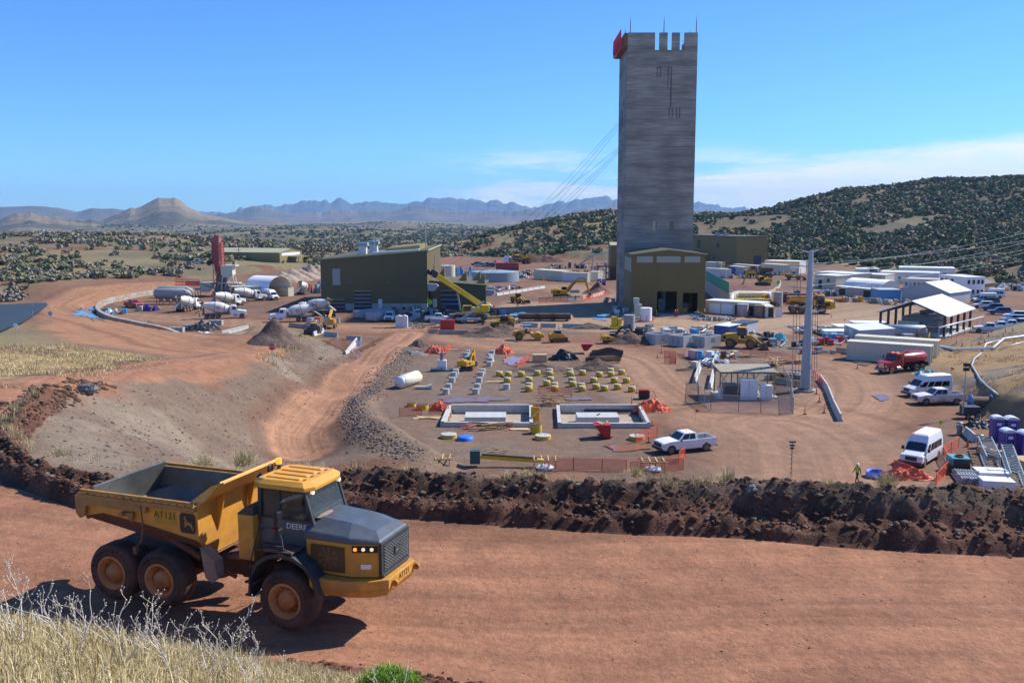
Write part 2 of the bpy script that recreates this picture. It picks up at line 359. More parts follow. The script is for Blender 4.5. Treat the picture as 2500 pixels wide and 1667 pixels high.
def height(X,Y,detail=True):
 X=np.asarray(X,float);Y=np.asarray(Y,float);sh=X.shape;x=X.ravel();y=Y.ravel();z=np.empty(len(x))
 for i in range(0,len(x),60000):
  a=x[i:i+60000,None];b=y[i:i+60000,None]
  z[i:i+60000]=phi(np.hypot(a-CTL[None,:,0],b-CTL[None,:,1]))@wts[:-3]+wts[-3]+wts[-2]*a[:,0]/100+wts[-1]*b[:,0]/100
 D=np.hypot(x,y)
 z+=(fbm(x/60,y/60,4,3)-.5)*9*sst(y,430,800)
 far=-30-14*sst(D,2500,9000)+(fbm(x/700,y/700,5,11)-.45)*85*sst(D,900,2200)*(1-.75*sst(D,5000,9000))
 w=sst(D,950,1500);z=z*(1-w)+far*w
 d=pdist(x,y,YARD);ins=inpoly(x,y,YARD);z=np.where(ins,0,z*sst(d,0,3.5))
 for P in PITS:z=np.where(inpoly(x,y,P),-.55,z)
 if detail:z+=(fbm(x/1.3,y/1.3,3,21)-.5)*np.where(ins,.10,.22)*sst(D,40,70)
 return z.reshape(sh)
def hz(x,y):return float(height(np.array([x]),np.array([y]),False)[0])
def Hs(pts,y0=22.0):
 P=np.array([ray(*p)for p in pts]);P=P/P[:,1:2]
 ys=[y0]
 while ys[-1]<1500:ys.append(ys[-1]*1.006+.05)
 ys=np.array(ys);X=P[:,0:1]*ys;Z=EYE+P[:,2:3]*ys;Hh=height(X,np.broadcast_to(ys,X.shape),False)
 out=[]
 for i in range(len(pts)):
  k=np.argmax(Hh[i]>=Z[i]);k=max(k,1)
  a=(Z[i,k-1]-Hh[i,k-1])/max(1e-6,(Z[i,k-1]-Hh[i,k-1])+(Hh[i,k]-Z[i,k]));y=ys[k-1]+(ys[k]-ys[k-1])*a
  out.append(Vector((P[i,0]*y,y,EYE+P[i,2]*y)))
 return out
def H(x,y):return Hs([(x,y)])[0]
hp=lambda L:[(p.x,p.y)for p in Hs(L)]
ROAD_NEAR=[(95,27),(60,28),(20,29.5),(-6,30),(-22,33.5),(-34,39),(-40,47),(-39,56)]+hp([(40,988)])
ROAD_LOW=[(-39,56)]+hp([(20,985),(200,930),(350,905),(500,888),(620,872)])
ROAD_UP=hp([(650,865),(560,850),(420,820),(300,790),(200,765),(165,745),(210,722),(300,708),(420,697)])
RAMP=hp([(1000,815),(930,860),(860,920),(780,1000),(725,1060),(735,1105)])
TR_YARD=g2([(300,770),(600,790),(800,800),(1000,805),(1250,845),(1400,850),(1540,880),(1600,940),(1720,1010),(1900,1035),(2030,1010),(2080,960),(2040,905),(1960,880)])
TR2=g2([(1380,700),(1700,780),(1900,770),(2080,750),(2250,720)])
TR3=g2([(1900,1040),(1980,1080),(2020,1180)])
ROAD_NEAR,ROAD_LOW,ROAD_UP,RAMP,TR_YARD,TR2,TR3=[smooth_line(q,4)for q in(ROAD_NEAR,ROAD_LOW,ROAD_UP,RAMP,TR_YARD,TR2,TR3)]
Z_GRAVEL=[tuple(G(*p)[:2])for p in[(50,1045,10.2),(55,1010,10.2),(100,985,10),(140,968,9.8),(250,943,9),(400,921,7.5),(520,905,6.3),(640,892,5),(672,872,4),(690,838,4.2),(740,815,3),(860,850,0),(890,872,0),(800,955,-.4),(700,1050,-.5),(660,1115,-.6)]]+[(-10,60),(-10,46),(-24,47)]
Z_GRASS=hp([(0,845),(160,842),(300,862),(410,885),(360,900),(200,925),(0,948)])+[(-60,80),(-75,100)]
Z_PAD=g2([(905,985),(970,900),(1020,860),(1240,855),(1560,870),(1600,1010),(1500,1130),(1080,1130)])
Z_PAD2=g2([(1640,860),(1960,830),(1990,900),(2060,1000),(1960,1015),(1680,960)])
Z_LIGHT=g2([(1240,735),(1500,742),(1560,780),(1960,775),(2250,745),(2250,790),(2100,800),(1900,815),(1500,812),(1250,800),(1180,770)])
Z_RIGHT=hp([(2250,850),(2500,805),(2560,800)])+[(120,170),(120,60),(58,62)]+hp([(2500,1040),(2400,1010),(2340,950),(2310,900)])
Z_ROADUP=hp([(650,885),(560,880),(430,875),(300,850),(180,835),(110,800),(105,765),(150,740),(200,722),(300,702),(420,692),(420,700),(330,715),(250,735),(240,775),(330,805),(450,838),(560,838),(640,858)])
def ground_colour(X,Y,Z):
 w1=(fbm(X/5,Y/5,3,31)-.5)*5;w2=(fbm(X/5,Y/5,3,37)-.5)*5
 D=np.hypot(X,Y);near=sst(D,60,25);x=X+w1*(1-near*.8);y=Y+w2*(1-near*.8)
 def zone(P,soft=1.5):
  d=pdist(x,y,P);i=inpoly(x,y,P);return sst(np.where(i,d,-d),-soft,soft)
 def mixc(c,k,w):return c*(1-w[...,None])+np.array(k)*w[...,None]
 big=fbm(X/40,Y/40,4,5)
 c=np.zeros(X.shape+(3,))+np.array([.215,.18,.10])
 c=mixc(c,[.14,.125,.078],sst(big,.42,.62)*.85)
 c=mixc(c,[.19,.14,.105],sst(D,190,130)*sst(X,-36,-28))
 c=mixc(c,[.17,.085,.05],sst(fbm(X/25,Y/25,4,8),.62,.72)*sst(D,900,500))
 fz=fbm(X/130,Y/130,5,9)
 c=mixc(c,[.115,.10,.075],sst(fz,.42,.6)*sst(D,700,1800)*.85)
 c=mixc(c,[.42,.33,.2],sst(vn(X/500,Y/130,77),.55,.9)*sst(D,5500,8500))
 c=mixc(c,[.095,.085,.055],sst(X/np.maximum(Y,1),.12,.26)*sst(Y,380,480)*(.55+.4*sst(big,.4,.6)))
 emb=sst(pdist(x,y,ROAD_UP,False),26,10);c=mixc(c,[.20,.115,.075],emb)
 ins=zone(YARD,2.5)
 c=mixc(c,[.215,.115,.072],ins);c=mixc(c,[.155,.10,.075],ins*sst(fbm(X/14,Y/10,4,14),.45,.62))
 c=mixc(c,[.175,.135,.11],zone(Z_PAD,3)*(.55+.4*sst(fbm(X/7,Y/7,3,16),.4,.6)))
 c=mixc(c,[.165,.135,.115],zone(Z_PAD2,2)*.85)
 c=mixc(c,[.36,.26,.185],zone(Z_LIGHT,3)*.8)
 g=zone(Z_GRASS,1.2);c=mixc(c,[.34,.25,.13],g);c=mixc(c,[.20,.12,.08],g*sst(fbm(X/8,Y/8,3,19),.52,.62))
 r=zone(Z_RIGHT,2.5);c=mixc(c,[.30,.20,.10],r);c=mixc(c,[.17,.15,.13],r*sst(fbm(X/9,Y/9,4,23),.5,.6))
 c=mixc(c,[.28,.23,.12],sst(Y,25,21)*sst(X,4,-3)*sst(Z,10.35,11.2))
 def track(P,hw,k,amt,edge=1.5,rut=.35):
  nonlocal c
  d,s,sg=pdist(X,Y,P,False,True);d2=d+w1*.25*(1-near);w=sst(d2,hw+edge,hw-edge)*amt
  v=vn(d*sg*1.6+50,s*.03,41)*.6+vn(d*sg*5+9,s*.06,43)*.4
  c=mixc(c,k,w);c=c*(1-(w*rut*(v-.42))[...,None]*1.6)
  c=mixc(c,[.15,.07,.045],sst(np.abs(d2-hw-edge),1.6,.2)*.55*amt)
 c=mixc(c,[.33,.175,.10],zone(Z_ROADUP,2))
 track(ROAD_UP,6.5,[.33,.175,.10],1,2)
 track(ROAD_LOW,4.2,[.31,.16,.10],1,1)
 track(TR_YARD,6,[.32,.19,.125],.85,3,.5)
 track(TR2,9,[.36,.26,.185],.5,4)
 track(TR3,9,[.31,.185,.125],.8,4)
 nr=sst(Y,21,24)*sst(Y,44,38)*sst(Z,9.6,10)*sst(Z,11.0,10.6)
 track(ROAD_NEAR,8,[.315,.156,.096],1,1.2,.34)
 gr=zone(Z_GRAVEL,1.2);c=mixc(c,[.165,.12,.092],gr);c=mixc(c,[.21,.17,.135],gr*sst(fbm(X/6,Y/9,4,18),.5,.68))
 track(RAMP,3.2,[.37,.205,.13],1,.8,.6)
 c=mixc(c,[.29,.125,.07],nr*sst(X,-36,-26)*0)
 c=c*(1-.28*(sst(fbm(X/11,Y/6,4,57),.52,.68)*sst(Y,45,40)))[...,None];c=c*np.array([.97,.91,.80]);return c*(.9+.2*fbm(X/3,Y/3,3,51))[...,None]
def grid_mesh(name,X,Y,Z,m,col=None,smooth=True,uv=False):
 r,k=X.shape;me=bpy.data.meshes.new(name);me.vertices.add(r*k)
 me.vertices.foreach_set('co',np.stack([X,Y,Z],-1).astype(np.float32).ravel())
 a=np.arange(r*k).reshape(r,k);q=np.stack([a[:-1,:-1],a[:-1,1:],a[1:,1:],a[1:,:-1]],-1).reshape(-1,4)
 me.loops.add(q.size);me.loops.foreach_set('vertex_index',q.ravel().astype(np.int32))
 me.polygons.add(len(q));me.polygons.foreach_set('loop_start',np.arange(0,q.size,4,dtype=np.int32));me.polygons.foreach_set('use_smooth',np.full(len(q),smooth))
 me.update(calc_edges=True)
 if col is not None:
  at_=me.attributes.new('col','FLOAT_COLOR','POINT');at_.data.foreach_set('color',np.concatenate([col.reshape(-1,3),np.ones((r*k,1))],1).astype(np.float32).ravel())
 me.materials.append(m);o=bpy.data.objects.new(name,me);C.objects.link(o);return o
def earth(name,noise,bumps,rough=.93,scale0=None):
 m=bpy.data.materials.new(name);m.use_nodes=True;N=m.node_tree.nodes;L=m.node_tree.links;b=N['Principled BSDF']
 b.inputs['Roughness'].default_value=rough;b.inputs['Specular IOR Level'].default_value=.25
 a=N.new('ShaderNodeAttribute');a.attribute_name='col';t=N.new('ShaderNodeNewGeometry');o=a.outputs[0]
 for sc,amt in noise:
  x=N.new('ShaderNodeTexNoise');x.inputs['Scale'].default_value=sc;x.inputs['Detail'].default_value=4;x.inputs['Roughness'].default_value=.7;L.new(t.outputs['Position'],x.inputs[0])
  r=N.new('ShaderNodeMapRange');r.inputs[1].default_value=.32;r.inputs[2].default_value=.68;r.inputs[3].default_value=1-amt;r.inputs[4].default_value=1+amt;L.new(x.outputs[0],r.inputs[0])
  v=N.new('ShaderNodeVectorMath');v.operation='SCALE';L.new(o,v.inputs[0]);L.new(r.outputs[0],v.inputs['Scale']);o=v.outputs[0]
 L.new(o,b.inputs['Base Color']);prev=None
 for sc,dist in bumps:
  x=N.new('ShaderNodeTexNoise');x.inputs['Scale'].default_value=sc;x.inputs['Detail'].default_value=5;x.inputs['Roughness'].default_value=.65;L.new(t.outputs['Position'],x.inputs[0])
  bp=N.new('ShaderNodeBump');bp.inputs['Distance'].default_value=dist;L.new(x.outputs[0],bp.inputs['Height'])
  if prev:L.new(prev,bp.inputs['Normal'])
  prev=bp.outputs[0]
 if prev:L.new(prev,b.inputs['Normal'])
 M[name]=m;return m
earth('earth',[(.6,.17),(4,.17),(20,.18)],[(1.2,.12),(7,.035)])
ys=[4.0]
while ys[-1]<13500:ys.append(ys[-1]+min(max(.16,ys[-1]**2*4.5e-5),ys[-1]*.012))
ys=np.array(ys);us=np.tan(np.linspace(-.74,.74,760))
U,YY=np.meshgrid(us,ys);XX=U*YY
ZZ=height(XX,YY)
g_=grid_mesh('ground',XX,YY,ZZ,M['earth'],ground_colour(XX,YY,ZZ));tag(g_,kind='structure')
# windrow of clods beside the haul road
BL=[tuple(G(*p)[:2])for p in[(125,975,10.0),(80,992,10.6),(40,1018,10.9),(20,1045,11.1),(55,1075,11.4),(150,1098,11.7),(280,1128,11.7),(420,1142,11.7),(600,1140,11.7),(850,1116,12),(1080,1128,12),(1300,1142,12),(1550,1155,12),(1800,1162,12),(2100,1178,12.1),(2500,1192,12.1),(3000,1213,12.1)]]
BL=np.array(smooth_line(BL,.14));T=np.gradient(BL,axis=0);T/=np.linalg.norm(T,axis=1)[:,None];Nn=np.stack([-T[:,1],T[:,0]],1)
dd=np.linspace(-3.6,3.4,64)
side=np.where((Nn@np.array([0.2,1.0]))[:,None]>0,1,1)
sgn=1
wf=(.5+.5*sst(np.arange(len(BL))*.14,18,34))[:,None];BX=BL[:,0:1]+Nn[:,0:1]*dd*wf;BY=BL[:,1:2]+Nn[:,1:2]*dd*wf
ss_=np.arange(len(BL))[:,None]*.14+0*dd;DD=np.broadcast_to(dd,BX.shape)
peak=.85+.42*sst(BL[:,0],-20,5)[:,None]+.25*sst(BL[:,0],5,14)[:,None];peak=peak*(.55+.45*sst(np.arange(len(BL))*.14,22,34)[:,None])
prof=np.exp(-(np.abs(DD+.15)/1.15)**2.2)*peak+.42*np.exp(-((DD+2.1)/.55)**2)*(.5+fbm(ss_/3,DD,2,63))
prof*=sst(DD,-3.1,-2.3)*sst(DD,3.3,2.2)
lump=(fbm(BX/.9,BY/.9,3,61)-.42)*.85+np.abs(vn(BX/.33,BY/.33,64)-.5)*.42+(vn(BX/.14,BY/.14,66)-.5)*.14
env=sst(prof,.0,.35)
BZ=height(BX,BY,False);BZ=np.where(DD<0,np.maximum(BZ,10.27),BZ)+prof+lump*env*.8-.06*(1-env)
stp=sst(fbm(BX/1.5,BY/1.5,3,68),.35,.6)
bc=np.zeros(BX.shape+(3,))+np.array([.115,.054,.034]);topc=sst(prof,.75,1.15)
bc=bc*(1-topc[...,None]*.8)+np.array([.12,.085,.06])*topc[...,None]*.8;bc=bc*(.7+.6*stp)[...,None]
earth('clod',[(3,.25),(14,.25)],[(5,.12),(18,.05)])
tag(grid_mesh('berm',BX,BY,BZ,M['clod'],bc),kind='structure')
def blobs(name,pts,sizes,cols,m,seed=1,flat=.75):
 r=np.random.RandomState(seed);base=[]
 t=(1+5**.5)/2
 iv=np.array([(-1,t,0),(1,t,0),(-1,-t,0),(1,-t,0),(0,-1,t),(0,1,t),(0,-1,-t),(0,1,-t),(t,0,-1),(t,0,1),(-t,0,-1),(-t,0,1)])/1.9
 fc=np.array([(0,11,5),(0,5,1),(0,1,7),(0,7,10),(0,10,11),(1,5,9),(5,11,4),(11,10,2),(10,7,6),(7,1,8),(3,9,4),(3,4,2),(3,2,6),(3,6,8),(3,8,9),(4,9,5),(2,4,11),(6,2,10),(8,6,7),(9,8,1)])
 n=len(pts);V=iv[None]*(1+(r.rand(n,12,1)-.5)*.7);a=r.rand(n)*6.28;ca,sa=np.cos(a),np.sin(a)
 x=V[...,0]*ca[:,None]-V[...,1]*sa[:,None];y=V[...,0]*sa[:,None]+V[...,1]*ca[:,None]
 V=np.stack([x*(1+r.rand(n,1)*.5),y,V[...,2]*flat],-1)*np.asarray(sizes)[:,None,None]+np.asarray(pts)[:,None]
 return raw_mesh(name,V.reshape(-1,3),(fc[None]+np.arange(n)[:,None,None]*12).reshape(-1,3),m,np.repeat(cols,12,0))
def raw_mesh(name,V,Fc,m,col=None,parent=None):
 k=Fc.shape[1];me=bpy.data.meshes.new(name);me.vertices.add(len(V));me.vertices.foreach_set('co',V.astype(np.float32).ravel())
 me.loops.add(Fc.size);me.loops.foreach_set('vertex_index',Fc.ravel().astype(np.int32));me.polygons.add(len(Fc));me.polygons.foreach_set('loop_start',np.arange(0,Fc.size,k,dtype=np.int32));me.update(calc_edges=True)
 if col is not None:
  at_=me.attributes.new('col','FLOAT_COLOR','POINT');at_.data.foreach_set('color',np.concatenate([col,np.ones((len(V),1))],1).astype(np.float32).ravel())
 me.materials.append(m);o=bpy.data.objects.new(name,me);C.objects.link(o)
 if parent:o.parent=parent
 return o
R=np.random.RandomState(3)
def scatter_on(BXg,BYg,BZg,idx_w,n):
 w=idx_w.ravel()/idx_w.sum();k=R.choice(w.size,n,p=w);return np.stack([BXg.ravel()[k],BYg.ravel()[k],BZg.ravel()[k]],1)+(R.rand(n,3)-.5)*.1
pp=scatter_on(BX,BY,BZ,env*(np.abs(DD)<3.2)*(BX<45)+1e-9,9000);sz=.025+.11*R.rand(9000)**3
cc=np.where(R.rand(9000,1)<.25,[[.17,.13,.10]],[[.14,.068,.043]])*(.7+.6*R.rand(9000,1))
tag(blobs('clods',pp,sz,cc,M['clod'],5),'loose clods of red brown earth heaped along the haul road','clods',kind='stuff')
n_=16000;gx=R.rand(n_)*60-50;gy=45+R.rand(n_)*110
k_=inpoly(gx,gy,Z_GRAVEL);gx,gy=gx[k_],gy[k_];gz=height(gx,gy)
gc=np.where(R.rand(len(gx),1)<.35,[[.28,.24,.20]],[[.18,.13,.10]])*(.65+.6*R.rand(len(gx),1))
tag(blobs('gravel',np.stack([gx,gy,gz],1),.03+.10*R.rand(len(gx))**3,gc,M['clod'],6),'grey brown stones lying loose over the broad gravel slope','gravel',kind='stuff')
def dash(pts,spread,n,smin,smax,cols,name,label,seed):
 pts=np.array(smooth_line(pts,.5));k=R.randint(0,len(pts),n);x=pts[k,0]+R.randn(n)*spread;y=pts[k,1]+R.randn(n)*spread
 z=height(x,y);c=np.array(cols)[R.randint(0,len(cols),n)]*(.7+.6*R.rand(n,1))
 return tag(blobs(name,np.stack([x,y,z],1),smin+(smax-smin)*R.rand(n)**2.5,c,M['clod'],seed),label,'rubble',kind='stuff')
dash(hp([(1010,850),(960,900),(900,960),(860,1010),(900,1060),(1000,1110)]),.85,6000,.03,.17,[(.22,.18,.15),(.17,.115,.085),(.25,.21,.18)],'rubble','dark broken rock heaped along the cut beside the ramp',8)
dash(hp([(40,1000),(150,960),(250,938)]),.6,500,.06,.3,[(.14,.08,.05)],'edge_rubble','clods along the edge where gravel slope meets the upper track',9)
x_=[(-10,22.9),(-6,22.8),(-3,22.6),(0,22.2),(3,21.5),(6,21)]
pts_=np.array(smooth_line(x_,.3));k=R.randint(0,len(pts_),2600);x=pts_[k,0]+R.randn(2600)*.2;y=pts_[k,1]+R.randn(2600)*.42;z=height(x,y)+.05*R.rand(2600)
tag(blobs('verge_clods',np.stack([x,y,z],1),.03+.12*R.rand(2600)**2.5,np.array([[.15,.065,.04]])*(.7+.6*R.rand(2600,1)),M['clod'],10),'crumbled red clods along the grassy near verge of the haul road','clods',kind='stuff')
k=1200;x=R.rand(k)*75-30;y=23.5+R.rand(k)**1.4*12;z=height(x,y)
tag(blobs('road_grit',np.stack([x,y,z],1),.012+.03*R.rand(k)**3,np.array([[.3,.17,.11]])*(.6+.8*R.rand(k,1)),M['clod'],12),'small stones scattered over the haul road','grit',kind='stuff')
# far ranges
def ridge(name,pts,D,depth,col1,col2,foot=-60,rough=.16,n=900,seed=0,sc=1.0,m='range'):
 pts=sorted(pts);px=np.linspace(pts[0][0],pts[-1][0],n);py=np.interp(px,[p[0]for p in pts],[p[1]for p in pts])
 py=py+(fbm(px/22,px*0,5,seed)-.5)*5*rough/.12
 dirx=(px-CX)/F;k=46;t=np.linspace(0,1,k);Xs=[];Ys=[];Zs=[]
 crest=np.array([at(a,b,D).z for a,b in zip(px,py)])
 T_,P_=np.meshgrid(t,np.arange(n),indexing='ij')
 yy_=D-depth*(1-T_*1.35);xx_=dirx[None]*np.broadcast_to(yy_,(k,n))
 up=np.where(T_<1/1.35,(T_*1.35),1-(T_*1.35-1)*1.6)
 s=D/9000/sc
 gul=np.abs(fbm(xx_/(420*s)+fbm(xx_/(500*s),yy_/(500*s),3,seed+3)*1.6,yy_/(620*s),5,seed+5)-.5)*2.6
 kk=np.exp(-np.linspace(-2.5,2.5,61)**2);csm=np.convolve(np.pad(crest,30,'edge'),kk/kk.sum(),'valid');cm=csm[None]+(crest-csm)[None]*np.clip(up,0,1)**5
 zz_=foot+(cm-foot)*np.clip(up,0,1)**(1.25)*(1-(np.clip(gul,0,1)*.8)*(np.clip(1-up,0,1))**.6*np.clip(up*3,0,1))
 q=fbm(xx_/(300*s),yy_/(300*s),4,seed+9);w=sst(q,.38,.62)[...,None]
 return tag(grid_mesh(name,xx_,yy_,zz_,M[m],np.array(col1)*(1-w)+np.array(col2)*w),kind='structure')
earth('range',[(.012,.15),(.05,.2)],[(.01,18),(.04,6)])
earth('range_far',[(.003,.2)],[(.002,90)])
dm=lambda L:[(a*1.063,b*1.063)for a,b in L]
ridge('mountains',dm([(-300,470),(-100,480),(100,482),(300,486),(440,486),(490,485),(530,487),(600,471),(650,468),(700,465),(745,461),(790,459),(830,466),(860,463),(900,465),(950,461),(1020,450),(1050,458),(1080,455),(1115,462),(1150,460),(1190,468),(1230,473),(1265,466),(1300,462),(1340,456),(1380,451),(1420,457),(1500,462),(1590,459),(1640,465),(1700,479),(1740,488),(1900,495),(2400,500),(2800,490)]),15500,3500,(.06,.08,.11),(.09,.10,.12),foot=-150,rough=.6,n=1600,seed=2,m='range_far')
ridge('near_range',dm([(480,492),(530,490),(570,478),(600,474),(640,484),(700,489),(760,487),(800,480),(850,484),(900,482),(950,473),(970,470),(1010,480),(1050,486),(1100,488),(1170,485),(1210,478),(1260,483),(1300,485),(1370,476),(1420,470),(1500,478),(1700,492),(1800,497)]),9800,2200,(.17,.13,.115),(.10,.095,.09),foot=-80,rough=.35,n=1200,seed=4)
ridge('west_range',[(-500,505),(-100,512),(0,510),(28,505),(98,502),(152,505),(199,518),(216,514),(234,507),(280,509),(312,511),(360,519),(440,528)],8200,1800,(.14,.11,.10),(.10,.095,.09),foot=-60,seed=6,rough=.1)
ridge('hills',[(-500,530),(-60,548),(0,545),(28,529),(52,520),(87,519),(110,524),(143,529),(195,537),(215,538),(232,534),(250,543),(300,556),(360,566),(420,574)],3600,1100,(.20,.155,.10),(.085,.08,.06),foot=-45,seed=8,rough=.16,sc=.6)
ridge('butte',[(120,575),(249,540),(300,519),(327,507),(338,509),(375,493),(390,484),(397,480),(405,483),(436,482),(451,489),(466,506),(500,520),(560,534),(640,547),(720,560),(800,570)],4700,1500,(.22,.17,.105),(.08,.075,.055),foot=-45,seed=12,sc=.55)
ridge('foothill',[(520,572),(640,556),(760,560),(880,556),(960,566),(1080,558),(1180,561),(1300,552),(1420,560),(1540,568)],3200,900,(.20,.155,.10),(.085,.08,.06),foot=-55,seed=14,sc=.6)
# shrubs, trees, grass
def leafmat():
 m=bpy.data.materials.new('leaf');m.use_nodes=True;N=m.node_tree.nodes;L=m.node_tree.links;b=N['Principled BSDF']
 b.inputs['Roughness'].default_value=.8;b.inputs['Specular IOR Level'].default_value=.15
 a=N.new('ShaderNodeAttribute');a.attribute_name='col';t=N.new('ShaderNodeNewGeometry')
 x=N.new('ShaderNodeTexNoise');x.inputs['Scale'].default_value=1.1;x.inputs['Detail'].default_value=3;L.new(t.outputs['Position'],x.inputs[0])
 r=N.new('ShaderNodeMapRange');r.inputs[1].default_value=.35;r.inputs[2].default_value=.65;r.inputs[3].default_value=.7;r.inputs[4].default_value=1.3;L.new(x.outputs[0],r.inputs[0])
 v=N.new('ShaderNodeVectorMath');v.operation='SCALE';L.new(a.outputs[0],v.inputs[0]);L.new(r.outputs[0],v.inputs['Scale']);L.new(v.outputs[0],b.inputs['Base Color'])
 M['leaf']=m
leafmat()
SHRUB_COL=np.array([(.10,.12,.055),(.125,.14,.07),(.155,.16,.09),(.19,.18,.11),(.20,.14,.10),(.22,.195,.16),(.07,.09,.042),(.16,.18,.07)])*1.25
def clumps(rs,pos,rad,col,nq,qs):
 n=len(pos);lobes=5
 lc=rs.randn(n,lobes,3)*[.42,.42,.2];lc[...,2]=np.abs(lc[...,2])+.3
 li=rs.randint(0,lobes,(n,nq));d=rs.randn(n,nq,3);d/=np.linalg.norm(d,axis=-1,keepdims=True)+1e-6
 c=lc[np.arange(n)[:,None],li]+d*(rs.rand(n,nq,1)**.4)*[.5,.5,.42];c[...,2]=np.maximum(c[...,2],.04)
 a=rs.randn(n,nq,3);a/=np.linalg.norm(a,axis=-1,keepdims=True);b=np.cross(a,d+.01);b/=np.linalg.norm(b,axis=-1,keepdims=True)+1e-6
 a=np.cross(b,d*.7+rs.randn(n,nq,3)*.3);a/=np.linalg.norm(a,axis=-1,keepdims=True)+1e-6
 s=qs*(.6+.8*rs.rand(n,nq,1));q=np.stack([c-a*s-b*s*.7,c+a*s-b*s,c+a*s*.8+b*s,c-a*s+b*s*.8],2)
 q+=rs.randn(*q.shape)*qs*.2
 V=q*rad[:,None,None,None]+pos[:,None,None]
 cc=np.repeat((col[:,None]*(.75+.5*rs.rand(n,nq,1)))[:,:,None],4,2)
 return V.reshape(-1,3),np.arange(n*nq*4).reshape(-1,4),cc.reshape(-1,3)
RS=np.random.RandomState(11)
def in_frame(x,y,z,pad=40):
 f=y*cp-(z-EYE)*sp;px=CX+F*x/f;py=CY-F*(y*sp+(z-EYE)*cp)/f
 return px,py,(px>-pad)&(px<2500+pad)&(f>1)
SCARS=hp([(2120,560),(2220,530),(2310,525),(2270,545),(2180,575),(2080,572)])
SCAR2=hp([(2080,490),(2150,470),(2160,480),(2100,500)]);PAD_HUT=hp([(1740,556),(1900,556),(1960,540),(1900,520),(1760,535)])
def region(n,ymin,ymax,dens):
 y=np.sqrt(RS.rand(n)*(ymax**2-ymin**2)+ymin**2);x=y*np.tan(RS.uniform(-.6,.6,n))
 d=dens(x,y);k=RS.rand(n)<d;x,y=x[k],y[k]
 k=~inpoly(x,y,YARD)&(pdist(x,y,ROAD_UP,False)>17)&(pdist(x,y,YARD)>5);x,y=x[k],y[k]
 z=height(x,y,False);return np.stack([x,y,z],1)
def dens_mid(x,y):
 px=CX+F*x/y;right=sst(px,1150,1500)*sst(x,5,60)
 n=fbm(x/45,y/45,4,81);n2=fbm(x/130,y/130,3,83)
 d=.2+.8*sst(n,.40,.58)
 bare=inpoly(x,y,SCARS)|inpoly(x,y,SCAR2)|inpoly(x,y,PAD_HUT)
 d=d*(.4+.6*sst(n2,.3,.6));d=np.where((px>1180)&(px<1700),.25+.75*sst(n,.36,.52),d);d=np.where(px>1700,.6+.4*sst(n,.26,.42),d)
 d=np.where((px>1690)&(px<1860)&(y>560),d*.55,d)
 d=np.where(inpoly(x,y,Z_RIGHT)|(inpoly(x,y,Z_GRAVEL))|inpoly(x,y,Z_GRASS)|(y<200),0,d);return np.where(bare,.04,d)
mid=region(40000,195,1150,dens_mid)
Dm=np.hypot(mid[:,0],mid[:,1]);pxm,pym,fr=in_frame(*mid.T)
rgt=pxm>1150
radm=np.where(rgt,1.5+2.1*RS.rand(len(mid))**1.3,1.0+2.0*RS.rand(len(mid))**1.6)
ci=np.where(rgt,RS.choice([0,1,2,6,4,3,0],len(mid)),RS.choice([1,2,3,3,5,2,4,5],len(mid)));colm=SHRUB_COL[ci]
score=radm/Dm*fr*(pym>540);order=np.argsort(-score);own=order[:288];rest=order[290:]
V_=[]
KINDS_=[('live_oak',0,'dark green scrub oak'),('live_oak',1,'grey green scrub oak'),('juniper_shrub',6,'deep green juniper shrub'),('mesquite',3,'pale olive mesquite'),('bare_shrub',5,'leafless grey shrub'),('bare_shrub',4,'russet brown winter shrub')]
for i,(nm,c_,lb)in enumerate(KINDS_):
 rr=np.random.RandomState(40+i);v,f,c=clumps(rr,np.zeros((1,3)),np.ones(1),SHRUB_COL[c_:c_+1],330,.115)
 tb=MB()
 for q in range(5):
  a=q*1.3+i;tb.tube([(.05*math.cos(a),.05*math.sin(a),-.15),(.15*math.cos(a),.15*math.sin(a),.25),(.4*math.cos(a),.4*math.sin(a),.6)],.035,4,r2=.012)
 V_.append((nm,raw_mesh(nm,v,f,M['leaf'],c),tb,lb,c_))
mat('bark',(.09,.07,.055),.9,var=.3)
first={}
for k in own:
 want=ci[k];cand=[j for j,q in enumerate(V_)if q[4]==want]or([0,1,2]if rgt[k]else[3,4,1]);j=int(cand[k%len(cand)])
 nm,ob,tb,lb,_=V_[j]
 where='on the wooded hillside at right' if pxm[k]>1750 else('on the slope behind the concrete tower' if pxm[k]>1100 else('on the dry slope behind the batch plant' if pxm[k]>380 else 'on the straw coloured scrub slope at left'))
 if j not in first:o=ob;t_=tb.build('trunk','bark',o);first[j]=(o,t_)
 else:
  o=first[j][0].copy();C.objects.link(o);t_=first[j][1].copy();C.objects.link(t_);t_.parent=o
 o.location=mid[k]-[0,0,.15];o.rotation_euler=(0,0,RS.rand()*6.28);r_=float(radm[k]);o.scale=(r_,r_,r_*(.75+.35*RS.rand()))
 tag(o,lb+' '+where,'shrub' if 'shrub' in nm else 'tree',lb+'s '+where)
for j,q in enumerate(V_):
 if j not in first:bpy.data.objects.remove(q[1])
for nm,sel,lb in(('hillside_scrub',rest[rgt[rest]],'dense oak and juniper scrub covering the hills behind the site'),('slope_scrub',rest[~rgt[rest]],'scattered winter scrub on the dry slopes at left')):
 v,f,c=clumps(RS,mid[sel],radm[sel]*1.02,colm[sel],32,.25);tag(raw_mesh(nm,v,f,M['leaf'],c),lb,'scrub',kind='stuff')
def dens_far(x,y):return .12+.88*sst(fbm(x/160,y/160,4,87),.44,.62)
farp=region(30000,1150,4200,dens_far)
